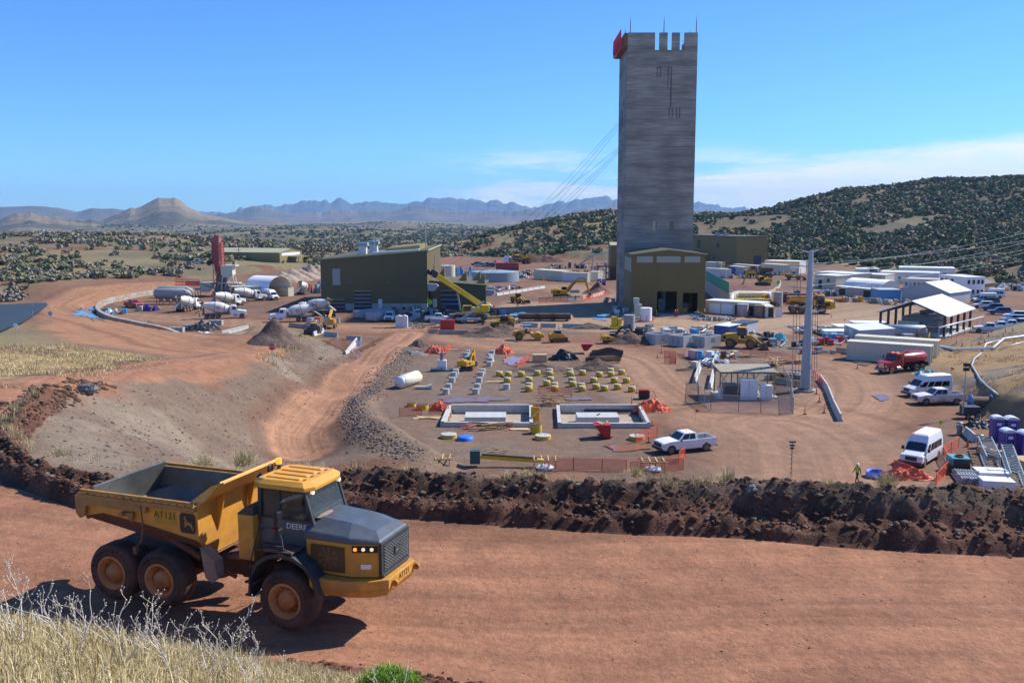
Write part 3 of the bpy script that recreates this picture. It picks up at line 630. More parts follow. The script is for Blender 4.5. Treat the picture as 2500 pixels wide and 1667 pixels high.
for nm,lo,hi,nq in(('valley_scrub',1150,2200,16),('distant_scrub',2200,4300,8)):
 k=(farp[:,1]>=lo)&(farp[:,1]<hi);P_=farp[k]
 v,f,c=clumps(RS,P_,2.5+3.5*RS.rand(len(P_)),SHRUB_COL[RS.choice([0,1,2,2,3],len(P_))],nq,.36)
 tag(raw_mesh(nm,v,f,M['leaf'],c),'dots of dark scrub over the rolling land below the mountains' if lo<2000 else 'fine dark scrub on the far foothills','scrub',kind='stuff')
def blades(name,P,h,w,col,label,lean=.5,cat='grass'):
 n=len(P);a=RS.rand(n)*6.28;l=RS.rand(n)*lean;b=RS.rand(n)*6.28
 u=np.stack([np.cos(a),np.sin(a),0*a],1)*(w/2)[:,None];d=np.stack([np.cos(b)*l,np.sin(b)*l,1-l*.4],1)*h[:,None]
 m_=P+d*.55+np.array([0,0,.04]);t_=P+d+np.stack([np.cos(b)*l*l,np.sin(b)*l*l,-l*l*.5],1)*h[:,None]*.6
 V=np.stack([P-u,P+u,m_+u*.8,m_-u*.8,t_+u*.15,t_-u*.15],1);Fc=np.array([[0,1,2,3],[3,2,4,5]])[None]+np.arange(n)[:,None,None]*6
 return tag(raw_mesh(name,V.reshape(-1,3),Fc.reshape(-1,4),M['leaf'],np.repeat(col,6,0)),label,cat,kind='stuff')
STRAW=np.array([(.58,.46,.23),(.50,.39,.19),(.68,.57,.34),(.30,.22,.13),(.36,.33,.15)])
n=150000;x=RS.uniform(-16,4.5,n);y=RS.uniform(6.2,23,n);z=height(x,y)
px,py,fr=in_frame(x,y,z+.2,120);den=.35+.65*sst(fbm(x/1.1,y/1.1,3,91),.35,.6)
k=fr&(py<1850)&(z>10.9)&(RS.rand(n)<den)&(pdist(x,y,[(-16,21.6),(-9,21.3),(-3,20.8),(4,19)],False)>.25)
P=np.stack([x,y,z],1)[k];hh=(.08+.28*RS.rand(len(P))**1.5)*(.7+.6*vn(P[:,0]/2,P[:,1]/2,93))
blades('dry_grass',P,hh,.005+.006*RS.rand(len(P)),STRAW[RS.choice([0,1,2,2,3,4],len(P))]*(.75+.4*RS.rand(len(P),1)),'dry straw coloured grass on the near bank',.9)
def tufts(name,xy,n,h,w,label,per=26,spread=.3,cols=STRAW):
 k=RS.randint(0,len(xy),n);c=np.array(xy)[k]+RS.randn(n,2)*.01;c=np.repeat(c,per,0)+RS.randn(n*per,2)*spread
 z=height(c[:,0],c[:,1]);P=np.stack([c[:,0],c[:,1],z],1)
 return blades(name,P,h*(.5+RS.rand(len(P))),w*(.6+RS.rand(len(P))),cols[RS.randint(0,len(cols),len(P))]*(.8+.4*RS.rand(len(P),1)),label,.8)
def fill(poly,n,seed):
 p=np.array(poly);r=np.random.RandomState(seed);q=np.stack([r.uniform(p[:,0].min(),p[:,0].max(),n*6),r.uniform(p[:,1].min(),p[:,1].max(),n*6)],1)
 q=q[inpoly(q[:,0],q[:,1],poly)];return q[fbm(q[:,0]/8,q[:,1]/8,3,seed)>.42][:n]
tufts('meadow_grass',fill(Z_GRASS,900,5),1500,.24,.035,'pale dry grass on the island between the two dirt roads',14,.5)
tufts('slope_grass',fill(Z_RIGHT,1500,6),1500,.3,.045,'orange tinted dry grass on the rocky slope at right',12,.5,np.array([(.48,.3,.12),(.42,.3,.15),(.5,.38,.2)]))
tufts('mound_grass',hp([(700,830),(720,838),(690,850),(670,870),(735,822),(712,845),(655,885)]),60,.5,.05,'dry grass on the crest of the earth mound',18,.8)
k=RS.choice(len(BL),90);sel=BL[k]+RS.randn(90,2)*.2;sel=sel[(sel[:,1]<60)]
c=np.repeat(sel,40,0)+RS.randn(len(sel)*40,2)*.18;zb=height(c[:,0],c[:,1],False)+1.25
blades('berm_grass',np.stack([c[:,0],c[:,1],zb],1),.25+.45*RS.rand(len(c)),.008+.008*RS.rand(len(c)),STRAW[RS.randint(0,5,len(c))]*.95,'tufts of straw grass growing on the crest of the roadside berm',1.0)
for i,(px,py,r_,lb)in enumerate([(480,1135,.9,'pale bushy dry grass clump behind the tipper body'),(580,1118,1.0,'pale bushy dry grass clump left of the ramp foot behind the truck'),(1790,1180,.8,'leaning straw tussock on the berm below the camera mast'),(1560,1160,.55,'thin straw tussock on the berm below the orange panel'),(2040,1200,.6,'low straw tussock draped over the berm crest near the worker'),(2185,1190,.9,'wide straw tussock on the berm in front of the white van'),(1285,1165,.5,'small straw tussock on the berm beneath the concrete pits')]):
 p=G(px,py,11.7);nb=420;aa=RS.rand(nb)*6.28;rr=RS.rand(nb)**.6*r_*.45;q=np.stack([p.x+rr*np.cos(aa),p.y+.9+rr*np.sin(aa),np.full(nb,hz(p.x,p.y)+1.15)],1)
 o=blades('straw_tussock',q,r_*(.4+.6*RS.rand(nb)),.008+.01*RS.rand(nb),STRAW[RS.randint(0,5,nb)],lb,1.1,'tussock');del o['kind'];o['group']='straw tussocks on the berm'
mat('dead_stem',(.64,.58,.49),.8,var=.2)
def weed(px,py,Y,h,seed,label,n=5):
 r=random.Random(seed);b=MB();heads=MB()
 def grow(p,d,L,rad,lev):
  pts=[p];q=p
  for i in range(4):
   d=(d+Vector((r.uniform(-.22,.22),r.uniform(-.22,.22),r.uniform(-.05,.14)))).normalized();q=q+d*L/4;pts.append(q)
   if lev<3 and i>0 and r.random()<.75:
    s=(d+Vector((r.uniform(-1,1),r.uniform(-.8,.8),r.uniform(-.1,.5)))).normalized();grow(q,s,L*r.uniform(.4,.62),rad*.6,lev+1)
  b.tube(pts,rad,5,r2=rad*.55)
  if lev>=1:heads.ball(q,rad*1.2+.005,6,jit=.1)
 for i in range(n):
  a=r.uniform(0,6.28);grow(Vector((0,0,-.1)),Vector((math.cos(a)*.55,math.sin(a)*.4,1)).normalized(),h*r.uniform(.65,1),.009*h+.0025,0)
 p=at(px,py,Y);p.z=hz(p.x,p.y);t=thing('dead_weed',label,'weed',p,0,'dead weeds on the near bank')
 b.build('stem','dead_stem',t,recalc=False);heads.build('seed_head','dead_stem',t,recalc=False);return t
for i,a in enumerate([(55,1540,10.5,.75,'sparse grey dead weed nearest the left edge'),(180,1560,10.5,.7,'dead weed with round seed heads below the rear truck wheel'),(300,1580,10.8,.75,'tangled dead weed in front of the rear truck wheel'),(420,1600,10.8,.72,'arching dead weed in front of the middle truck wheel'),(520,1610,11,.75,'tall forked dead weed with round seed heads'),(640,1630,11.2,.6,'low dead weed between the middle and front wheels'),(960,1660,11.5,.42,'short dead weed at the bottom edge of the bank')]):
 weed(a[0],a[1],a[2],a[3],60+i,a[4],6 if i<6 else 3)
weed(1010,1690,11,1.15,99,'tallest branching dead weed with bare white stems',2)
weed(1500,1680,14,.5,98,'thin white dead weed beside the green bush',4)
rr=np.random.RandomState(5);nb=5200;p=at(950,1680,15.5);p.z=hz(p.x,p.y)
aa=rr.rand(nb)*6.28;ra=rr.rand(nb)**.6;q=np.stack([p.x+.6*ra*np.cos(aa),p.y+.5*ra*np.sin(aa),p.z+.5*rr.rand(nb)*(1-ra**2*.7)+.1],1)
o=blades('green_bush',q,.10+.16*rr.rand(nb),.006+.006*rr.rand(nb),np.array([(.20,.34,.05),(.28,.44,.08),(.12,.20,.04)])[rr.randint(0,3,nb)],'bright green feathery bush at the bottom edge of the picture',.7,'bush');del o['kind']
# people
def person_mesh(pose='stand'):
 J={'pel':(0,0,.95,.13),'wai':(0,0,1.1,.125),'che':(.01,0,1.32,.15),'nec':(.0,0,1.5,.06),'hea':(.02,0,1.63,.095),'top':(.01,0,1.74,.075)}
 for s,k in((1,'l'),(-1,'r')):
  sw=.16*s if pose=='walk' else .02*s
  J['hip'+k]=(0,.1*s,.9,.095);J['kne'+k]=(.04+sw,.11*s,.5,.062);J['ank'+k]=(sw*1.6-.02,.11*s,.09,.045);J['toe'+k]=(sw*1.6+.16,.12*s,.04,.04)
  J['sho'+k]=(0,.19*s,1.43,.065)
  if pose=='sit':J['kne'+k]=(.42,.13*s,.95,.07);J['ank'+k]=(.5,.13*s,.5,.05);J['toe'+k]=(.66,.13*s,.46,.04);J['elb'+k]=(.12,.25*s,1.18,.045);J['han'+k]=(.38,.14*s,1.2,.036)
  elif pose=='reach':J['elb'+k]=(.15,.27*s,1.2,.045);J['han'+k]=(.38,.2*s,1.18,.036)
  else:J['elb'+k]=(-.02-sw*.5,.27*s,1.17,.045);J['han'+k]=(.06-sw,.29*s,.93,.036)
 E=[('pel','wai'),('wai','che'),('che','nec'),('nec','hea'),('hea','top')]
 for k in 'lr':E+=[('pel','hip'+k),('hip'+k,'kne'+k),('kne'+k,'ank'+k),('ank'+k,'toe'+k),('che','sho'+k),('sho'+k,'elb'+k),('elb'+k,'han'+k)]
 for k in 'lr':
  h=Vector(J['han'+k][:3]);e=Vector(J['elb'+k][:3]);d=(h-e).normalized();sdv=d.cross(Vector((0,0,1))if abs(d.z)<.9 else Vector((1,0,0))).normalized()
  for i in range(4):q=h+d*(.085+.012*(1.5-abs(i-1.5)))+sdv*(.022*(i-1.5));J['f%d%s'%(i,k)]=(*q,.0095);E.append(('han'+k,'f%d%s'%(i,k)))
  q=h+d*.04+sdv*.05;J['th'+k]=(*q,.011);E.append(('han'+k,'th'+k))
 ks=list(J);me=bpy.data.meshes.new('person');me.from_pydata([J[k][:3]for k in ks],[(ks.index(a),ks.index(b))for a,b in E],[])
 return me,[J[k][3]for k in ks]
def clothes(top,legs,skin=(.36,.2,.13)):
 m=bpy.data.materials.new('clothes');m.use_nodes=True;N=m.node_tree.nodes;L=m.node_tree.links;b=N['Principled BSDF'];b.inputs['Roughness'].default_value=.85
 t=N.new('ShaderNodeTexCoord');s=N.new('ShaderNodeSeparateXYZ');L.new(t.outputs['Object'],s.inputs[0]);d=N.new('ShaderNodeMath');d.operation='DIVIDE';L.new(s.outputs[2],d.inputs[0]);d.inputs[1].default_value=2
 r=N.new('ShaderNodeValToRGB');r.color_ramp.interpolation='CONSTANT';e=r.color_ramp.elements;e[0].position=0;e[0].color=(.05,.035,.025,1);e[1].position=.065;e[1].color=(*legs,1)
 for p_,c in((.495,top),(.755,skin)):q=e.new(p_);q.color=(*c,1)
 L.new(d.outputs[0],r.inputs[0]);L.new(r.outputs[0],b.inputs['Base Color']);return m
PERS={}
def person(label,loc,rz,pose='stand',top=(.05,.06,.1),legs=(.03,.035,.06),vest='lime',hat='white_clean',group='people working on the site'):
 key=(pose,top,legs)
 if key not in PERS:PERS[key]=person_mesh(pose);PERS[key][0].materials.append(clothes(top,legs))
 me,rad=PERS[key];me=me.copy();o=bpy.data.objects.new('person',me);C.objects.link(o);o.location=loc;o.rotation_euler=(0,0,rz)
 md=o.modifiers.new('skin','SKIN');md.use_smooth_shade=True
 for v,r in zip(me.skin_vertices[0].data,rad):v.radius=(r,r)
 me.skin_vertices[0].data[0].use_root=True
 sb=o.modifiers.new('sub','SUBSURF');sb.levels=1;sb.render_levels=1
 tag(o,label,'person',group)
 if vest:
  ring=lambda z,a,b,x=0:[(x+a*math.cos(t*PI/6),b*math.sin(t*PI/6),z)for t in range(12)]
  v=MB();R_=[ring(.98,.155,.19),ring(1.15,.15,.185),ring(1.32,.17,.215),ring(1.44,.13,.2),ring(1.49,.08,.1)]
  v.add(sum(R_,[]),[(j*12+i,j*12+(i+1)%12,(j+1)*12+(i+1)%12,(j+1)*12+i)for j in range(4)for i in range(12)],0,True);v.build('vest',vest,o)
 h=MB();h.lathe((.02,0,1.66),(0,0,1),[(0,.155),(.012,.155),(.014,.118),(.06,.112),(.1,.085),(.125,.035)],12);h.build('hard_hat',hat,o)
 f=MB();f.ball((.118,0,1.615),(.018,.013,.02),6);f.ball((.108,.032,1.64),.009,5,1);f.ball((.108,-.032,1.64),.009,5,1);f.box((.11,0,1.58),(.01,.04,.008),2);f.build('face',['skin','black','red_dull'],o)
 return o
 # wheels
def wheel(parent,x,y,z,r,w,rim='rim',side=None,lug=0,n=24,tyre='tyre'):
 s=side or(1 if y>0 else-1);b=MB();a=w/2
 b.lathe((x,y-a,z),(0,1,0),[(w*.34,r*.56),(0,r*.58),(0,r*.84),(w*.07,r*.95),(w*.18,r),(w*.82,r),(w*.93,r*.95),(w,r*.84),(w,r*.58),(w*.66,r*.56)],n)
 if lug:
  for i in range(lug):
   for sd in(-1,1):
    t=2*PI*(i+(.5 if sd>0 else 0))/lug;b.X=Matrix.Translation((x,y+sd*w*.26,z))@Matrix.Rotation(-t,4,'Y')@Matrix.Rotation(.5*sd,4,'X');b.box((0,0,r*1.005),(r*.09,w*.46,r*.06))
  b.X=None
 o=b.build('wheel',tyre,parent);q=MB();yo=y+s*a
 q.lathe((x,yo-s*w*.25,z),(0,s,0),[(0,r*.57),(w*.26,r*.6),(w*.27,r*.52),(w*.0,r*.46),(w*.0,r*.3),(w*.2,r*.27),(w*.2,r*.12),(w*.27,r*.1),(w*.27,.001)],n)
 if lug:
  for i in range(12):t=2*PI*i/12;q.cyl((x+r*.39*math.cos(t),yo-s*w*.16,z+r*.39*math.sin(t)),(x+r*.39*math.cos(t),yo-s*w*.11,z+r*.39*math.sin(t)),r*.025,n=6)
 q.build('rim',rim,o);return o
 # articulated dump truck
DEER=[(.14,.40),(.26,.50),(.30,.62),(.26,.73),(.17,.76),(.19,.82),(.27,.85),(.20,.97),(.30,.89),(.37,.98),(.36,.84),(.42,.72),(.45,.62),(.62,.55),(.79,.52),(.86,.60),(.87,.46),(.95,.22),(1.0,.04),(.88,.12),(.78,.29),(.62,.40),(.48,.40),(.40,.31),(.24,.24),(.17,.30),(.33,.38),(.35,.44),(.24,.44)]
def adt(label,loc,rz,hero=True,cabm='hood_grey',bodym='yellow',hoodm='hood_grey',load=None):
 t=thing('articulated_dump_truck',label,'dump truck',loc,rz,None if hero else 'smaller looking dump trucks in the yard');bv=.02 if hero else 0
 for x,y in((0,1),(0,-1),(-4.55,1),(-4.55,-1),(-6.42,1),(-6.42,-1)):wheel(t,x,y*1.3,.93,.93,.74,lug=26 if hero else 0,n=36 if hero else 16)
 b=MB();b.box((-4.7,0,1.25),(5.2,1.0,.5));b.box((.6,0,1.3),(3.4,1.1,.55));b.box((-2.0,0,1.25),(.9,.6,.8));b.cyl((0,-1.2,.93),(0,1.2,.93),.22);b.box((0,0,.95),(.6,.8,.6))
 for x in(-4.55,-6.42):b.cyl((x,-1.2,.93),(x,1.2,.93),.22);b.box((x,0,.95),(.6,.7,.6))
 for s in(-1,1):b.box((-5.5,s*.78,1.2),(2.2,.16,.36));b.cyl((-1.6,s*.45,1.35),(-2.7,s*.35,1.2),.09)
 b.cyl((-2.05,0,.9),(-2.05,0,1.8),.28);b.box((-1.45,0,1.75),(.8,1.6,.25));b.build('chassis','mud',t,bv)
 b=MB();E_=[(.45,-1.12),(1.95,-1.14),(2.72,-.86),(2.72,.86),(1.95,1.14),(.45,1.12)]
 b.prism(E_,'z',1.75,2.74);b.box((.2,0,2.2),(.6,1.7,1.0));b.build('engine_housing',bodym,t,bv)
 b=MB();lo=[(.38,-1.17),(1.95,-1.19),(2.8,-.9),(2.8,.9),(1.95,1.19),(.38,1.17)]
 mi_=[(.38,-1.14),(1.9,-1.16),(2.76,-.86),(2.76,.86),(1.9,1.16),(.38,1.14)];hi_=[(.42,-.62),(1.7,-.6),(2.45,-.5),(2.45,.5),(1.7,.6),(.42,.62)]
 zs=[2.74]*6;zm=[2.96,2.92,2.84,2.84,2.92,2.96];zh=[3.3,3.2,3.0,3.0,3.2,3.3]
 vs=[(p[0],p[1],z)for p,z in zip(lo,zs)]+[(p[0],p[1],z)for p,z in zip(mi_,zm)]+[(p[0],p[1],z)for p,z in zip(hi_,zh)]
 b.add(vs,[(0,1,2,3,4,5)]+[(k*6+i,k*6+(i+1)%6,(k+1)*6+(i+1)%6,(k+1)*6+i)for k in(0,1)for i in range(6)]+[(12,13,16,17),(13,14,15,16)],0)
 hd=b.build('bonnet',hoodm,t,.05 if hero else 0)
 if hero:q=MB();q.ball((.62,-.3,3.262),(.14,.5,.035),12);q.build('dust_patch','mud_light',hd)
 b=MB();b.box((2.77,0,2.28),(.1,1.78,1.02));b.box((2.79,0,1.8),(.14,1.7,.07));gr=b.build('grille_frame','dark_grey',t,bv)
 b=MB();b.box((2.823,0,2.3),(.012,1.5,.78),1)
 for i in range(16 if hero else 4):
  for j in range(11):b.box((2.834,-.70+j*.14+(.07 if i%2 else 0)*(1 if j<10 else 0),1.95+i*.047),(.02,.1,.017),0)
 b.build('grille',['galv_dark','black'],gr)
 if hero:
  q=MB();q.box((2.855,0,2.34),(.03,.26,.24),0);q.add([(2.875,.1-.2*a,2.25+.18*c)for a,c in DEER],[tuple(range(len(DEER)))],1);q.build('badge',['dark_grey','galv'],gr)
 for s in(-1,1):
  nx,ny=.34,s*.94
  f=lambda u,z,o=.012:(1.95+.77*u+nx*o,s*(1.14-.28*u)+ny*o,z)
  q=MB();q.quad([f(.05,2.5),f(.97,2.5),f(.97,2.7),f(.05,2.7)][::s],.01);lh=q.build('lamp_panel','black',t)
  for k,(u,mm)in enumerate(((.16,'amber'),(.45,'lamp'),(.75,'lamp'))):
   q=MB();q.cyl(f(u,2.6,.01),f(u,2.6,.04),.055,n=12);q.build('headlight',mm,lh)
  q=MB();q.quad([(.62,s*1.15,1.85),(1.75,s*1.158,1.85),(1.75,s*1.158,2.62),(.62,s*1.15,2.62)][::s],.008,0)
  for k in range(9):
   a=k*PI*2/9;q.quad([(1.2+.07*math.cos(a),s*1.166,2.25+.07*math.sin(a)),(1.2+.34*math.cos(a-.12),s*1.166,2.25+.34*math.sin(a-.12)),(1.2+.34*math.cos(a+.22),s*1.166,2.25+.34*math.sin(a+.22))][::s],0,1)
  q.cyl((1.2,s*1.155,2.25),(1.2,s*1.18,2.25),.1,m=1,n=14);q.build('side_grille',['mesh_brown','fan_tan'],t)
  if hero and s<0:q=MB();q.quad([f(.35,2.0),f(.72,2.0),f(.72,2.14),f(.35,2.14)][::-1],.004);q.build('sticker','white_clean',t)
 b=MB();o_=[(.75,-1.5),(1.9,-1.42),(2.55,-1.2),(3.02,-.85),(3.02,.85),(2.55,1.2),(1.9,1.42),(.75,1.5),(.75,1.0),(2.5,.6),(2.5,-.6),(.75,-1.0)]
 i_=[(1.1,-1.4),(2.0,-1.3),(2.55,-1.1),(2.9,-.8),(2.9,.8),(2.55,1.1),(2.0,1.3),(1.1,1.4),(1.1,1.0),(2.5,.6),(2.5,-.6),(1.1,-1.0)]
 b.prism(i_,'z',1.2,1.42,0,o_);b.prism(o_,'z',1.42,1.72);bp=b.build('bumper',bodym,t,bv)
 for y in(-.62,.8):
  q=MB();q.lathe((3.1,y-.03,1.55),(0,1,0),[(0,.055),(0,.1),(.07,.1),(.07,.055),(0,.055)],12);q.box((3.03,y,1.55),(.1,.07,.1));q.build('tow_eye',bodym,bp)
 if hero:text('AT121','fleet_number','black',bp,.25,(3.024,.12,1.57),(0,1,0),(0,0,1),.003)
 for s in(-1,1):
  b=MB();pr=[];pi_=[]
  for k in range(9):
   a=PI*(-.02+1.0*k/8);pr.append((-1.24*math.cos(a)*.98-.02,.98+1.42*max(math.sin(a),.0)**.75));pi_.append((-1.13*math.cos(a)-.02,.98+1.30*max(math.sin(a),0)**.75))
  b.prism(pr+pi_[::-1],'y',s*.92,s*1.74);b.build('mudguard','dark_grey',t,bv)
  b=MB();R_=.022
  b.tube([(-1.1,s*1.72,1.0),(-1.12,s*1.76,1.9),(-.75,s*1.72,3.15),(-.15,s*1.72,3.15),(0,s*1.72,2.9),(.05,s*1.72,2.55),(.28,s*1.7,2.5),(.3,s*1.62,2.15)],R_,6)
  b.tube([(-.72,s*1.72,2.35),(-.72,s*1.72,2.95),(-.6,s*1.72,3.12)],R_);b.tube([(-.72,s*1.72,2.62),(.02,s*1.72,2.62)],R_*.8);b.build('handrail','dark_grey',t)
  for sx2,sz2,sw2 in((-.35,2.42,1.3),(-1.2,1.35,.35),(-1.2,.95,.35)):b=MB();b.box((sx2,s*1.37,sz2),(sw2,.6,.05));b.build('step','mud',t)
  b=MB();b.beam((.32,s*.95,4.02),(.05,s*1.55,3.98),.06,.08);b.tube([(.05,s*1.55,3.98),(-.08,s*1.66,3.9),(-.1,s*1.7,3.6)],.035);mr=b.build('mirror_arm','dark_grey',t)
  q=MB();q.box((-.12,s*1.7,3.44),(.16,.26,.5));q.box((-.1,s*1.7,3.05),(.16,.24,.24));q.build('mirror','black',mr,.04 if hero else 0)
 b=MB();b.prism([(-1.28,2.3),(.55,2.3),(.62,3.16),(-1.28,3.16)],'y',-.95,.97);b.box((-1.27,0,3.6),(.08,1.9,.95));cb=b.build('cab',cabm,t,bv)
 for s in(-1,1):
  b=MB();b.beam((-1.25,s*.93,3.1),(-1.22,s*.93,4.1),.12,.12);b.beam((.6,s*.93,3.1),(.3,s*.93,4.1),.09,.09);b.beam((-.55,s*.95,3.16),(-.55,s*.95,4.1),.05,.05);b.beam((-1.25,s*.95,3.18),(.6,s*.95,3.18),.06,.06)
  b.build('cab_pillars','dark_grey',cb)
 b=MB();b.quad([(.60,-.88,3.17),(.60,.88,3.17),(.32,.88,4.08),(.32,-.88,4.08)],.012);b.build('windscreen','pane',cb)
 for s in(-1,1):
  b=MB();b.quad([(-1.2,s*.94,3.2),(.55,s*.94,3.2),(.3,s*.94,4.08),(-1.2,s*.94,4.08)][::-s],.01);b.build('side_window','pane',cb)
 b=MB();b.box((-.6,.1,3.35),(.5,.5,.14));b.box((-.88,.1,3.7),(.14,.48,.6));b.build('seat','black',cb);b=MB();b.prism([(.2,3.1),(.56,3.1),(.53,3.38),(.3,3.4)],'y',-.8,.85);b.box((.15,-.55,3.5),(.04,.16,.3));b.build('dashboard','galv_dark',cb)
 b=MB();b.lathe((.02,.1,3.48),(-.5,0,.8),[(0,.19),(.02,.21),(.04,.19),(.02,.17),(0,.19)],16);b.build('steering_wheel','black',cb)
 if hero:text('DEERE','lettering','white_clean',cb,.25,(.02,-.954,2.98),(1,0,0),(0,0,1),.003);q=MB();q.box((-.72,-.953,2.8),(.3,.006,.16));q.build('sticker','red_dull',cb)
 b=MB();lo=[(-1.5,-.85),(-1.2,-1.02),(.35,-1.02),(.55,-.7),(.55,.72),(.35,1.04),(-1.2,1.04),(-1.5,.85)];hi_=[(-1.4,-.75),(-1.1,-.86),(.2,-.84),(.32,-.6),(.32,.62),(.2,.86),(-1.1,.88),(-1.4,.75)]
 b.prism(lo,'z',4.08,4.2);b.prism(lo,'z',4.2,4.33,0,hi_)
 for y in(-.6,-.2,.2,.6):b.prism([(-1.2,y-.1),(-1.2,y+.1),(.02,y+.12),(.02,y-.12)],'z',4.33,4.37,0,[(-1.15,y-.07),(-1.15,y+.07),(0,y+.09),(0,y-.09)])
 rf=b.build('cab_roof',bodym,t,.025 if hero else 0)
 if hero:
  for y in(-.6,-.2,.2,.6):q=MB();q.box((.12,y,4.338),(.05,.14,.012));q.build('roof_vent','black',rf)
  for y in(-.72,.78):q=MB();q.cyl((.42,y,4.03),(.5,y,4.02),.065,n=12);q.build('work_lamp','lamp',rf)
 b=MB();b.cyl((-1.35,.25,4.3),(-1.35,.25,4.45),.06);b.box((-1.35,.25,4.46),(.2,.14,.05));bc_=b.build('beacon_post','dark_grey',t)
 b=MB();b.cyl((-1.35,.25,4.48),(-1.35,.25,4.66),.095,.09,n=14);b.build('beacon','amber',bc_)
 b=MB();b.cyl((-1.55,-.2,2.4),(-1.55,-.2,4.0),.09);b.tube([(-1.55,-.2,3.95),(-1.58,-.22,4.12),(-1.72,-.32,4.25)],.1,10);b.ball((-1.5,0,4.38),(.05,.16,.16),10);b.build('exhaust','black',t)
 b=MB();b.box((-1.62,.9,2.55),(.55,.7,1.3));b.build('side_tank',bodym,t,bv);b=MB();b.box((-1.6,-.85,2.55),(.55,.75,1.4));bk=b.build('side_tank',bodym,t,bv);b=MB();b.prism([(-1.9,3.26),(-1.3,3.26),(-1.3,3.52),(-1.6,3.5)],'y',-1.22,.4);b.build('tank_cover','dark_grey',bk)
 xs=[(-7.35,2.72,2.62,1.15),(-6.6,2.9,2.25,1.05),(-4.9,2.72,1.95,1.0),(-2.95,2.42,1.75,.95)];T_=3.5
 b=MB();th=.07
 def U(x,zs_,zf,hw,o):
  return[(x,-1.72+o,T_),(x,-1.68+o,zs_),(x,-hw+o*.5,zf+o),(x,hw-o*.5,zf+o),(x,1.68-o,zs_),(x,1.72-o,T_)]
 oo=[U(*q,0)for q in xs];ii=[U(*q,th)for q in xs];vs=sum(oo,[])+sum(ii,[]);N6=6*len(xs);fs=[];ms=[]
 for k in range(len(xs)-1):
  for j in range(5):fs.append((k*6+j,k*6+j+1,(k+1)*6+j+1,(k+1)*6+j));ms.append(0 if j in(0,4)else 1);fs.append((N6+k*6+j,N6+(k+1)*6+j,N6+(k+1)*6+j+1,N6+k*6+j+1));ms.append(2)
  for j in(0,5):fs.append((k*6+j,(k+1)*6+j,N6+(k+1)*6+j,N6+k*6+j));ms.append(0)
 fs.append(tuple(range(6)));ms.append(1)
 b.v=vs;b.f=[list(q)for q in fs];b.m=ms;b.s=[False]*len(fs)
 fw_=[(-2.95,-1.72,T_),(-2.95,-1.68,2.42),(-2.98,-.95,1.75),(-2.98,.95,1.75),(-2.95,1.68,2.42),(-2.95,1.72,T_)]
 b.quad(fw_,.08,0);b.quad([(-2.95,-1.72,T_),(-2.95,1.72,T_),(-2.62,1.72,3.72),(-2.62,-1.72,3.72)],.06,0)
 b.quad([(-2.62,-1.72,3.72),(-2.62,1.72,3.72),(-2.2,1.5,4.24),(-2.2,-1.5,4.24)],.06,0);b.quad([(-2.18,-1.5,4.2),(-2.18,1.5,4.2),(-2.1,1.5,4.24),(-2.1,-1.5,4.24)],.05,0)
 for s in(-1,1):b.quad([(-3.35,s*1.72,T_),(-2.62,s*1.72,3.72),(-2.2,s*1.52,4.24),(-2.45,s*1.58,4.16)][::s],.05,0)
 body=b.build('dump_body',[bodym,'mud','bed_steel'],t,0)
 q=MB();q.box((-5.2,-1.79,3.42),(4.5,.13,.14));q.box((-5.2,1.79,3.42),(4.5,.13,.14));q.box((-5.2,-1.765,3.58),(4.3,.1,.1));q.box((-5.2,1.765,3.58),(4.3,.1,.1))
 for k in range(15):q.box((-7.1+k*.29,-1.775,3.5),(.03,.11,.09))
 q.build('side_rail','yellow_dirty' if hero else bodym,body,.01 if hero else 0)
 for s in(-1,1):
  q=MB();q.prism([(-7.55,3.42),(-7.55,2.85),(-7.4,2.68),(-7.2,2.78),(-7.15,3.1),(-6.9,3.16),(-4.8,3.12),(-4.75,3.42)],'y',s*1.74,s*1.84);q.cyl((-5.7,s*1.74,3.0),(-5.7,s*1.9,3.0),.08);q.prism([(-5.65,3.05),(-5.3,3.1),(-5.35,2.75)],'y',s*1.74,s*1.82);q.build('tailgate_arm','yellow_dirty' if hero else bodym,body,.01 if hero else 0)
  q=MB();q.prism([(-2.66,3.72),(-2.25,4.2),(-2.45,4.1),(-2.8,3.6)],'y',s*.75,s*.8);q.prism([(-2.93,2.5),(-2.62,3.68),(-2.93,3.5)],'y',s*.75,s*.8);q.build('gusset',bodym,body)
  q=MB();q.cyl((-4.75,s*1.2,2.35),(-3.3,s*1.15,1.68),.12);q.cyl((-3.3,s*1.15,1.68),(-2.1,s*1.1,1.2),.07);q.ball((-4.75,s*1.2,2.35),.17,8);q.build('hoist_cylinder','mud',t)
  q=MB();q.prism([(-2.98,2.2),(-2.45,1.8),(-2.4,1.3),(-2.65,1.15),(-2.85,1.25)],'y',s*1.25,s*1.6,0,[(-3.0,2.2),(-2.5,1.8),(-2.4,1.25),(-2.6,1.1),(-2.85,1.25)]);q.build('mud_flap','mud_light',t)
 q=MB();q.quad([(-7.38,-1.6,2.62),(-7.38,1.6,2.62),(-7.0,1.64,3.72),(-7.0,-1.64,3.72)][::-1],.08);q.build('tailgate','bed_steel',body)
 q=MB();q.tube([(-4.95,-1.84,3.35),(-4.93,-1.82,2.7),(-5.1,-1.72,2.2),(-5.4,-1.6,1.9)],.03);q.box((-5.45,-1.6,1.8),(.14,.12,.24));q.build('chain','rust',body)
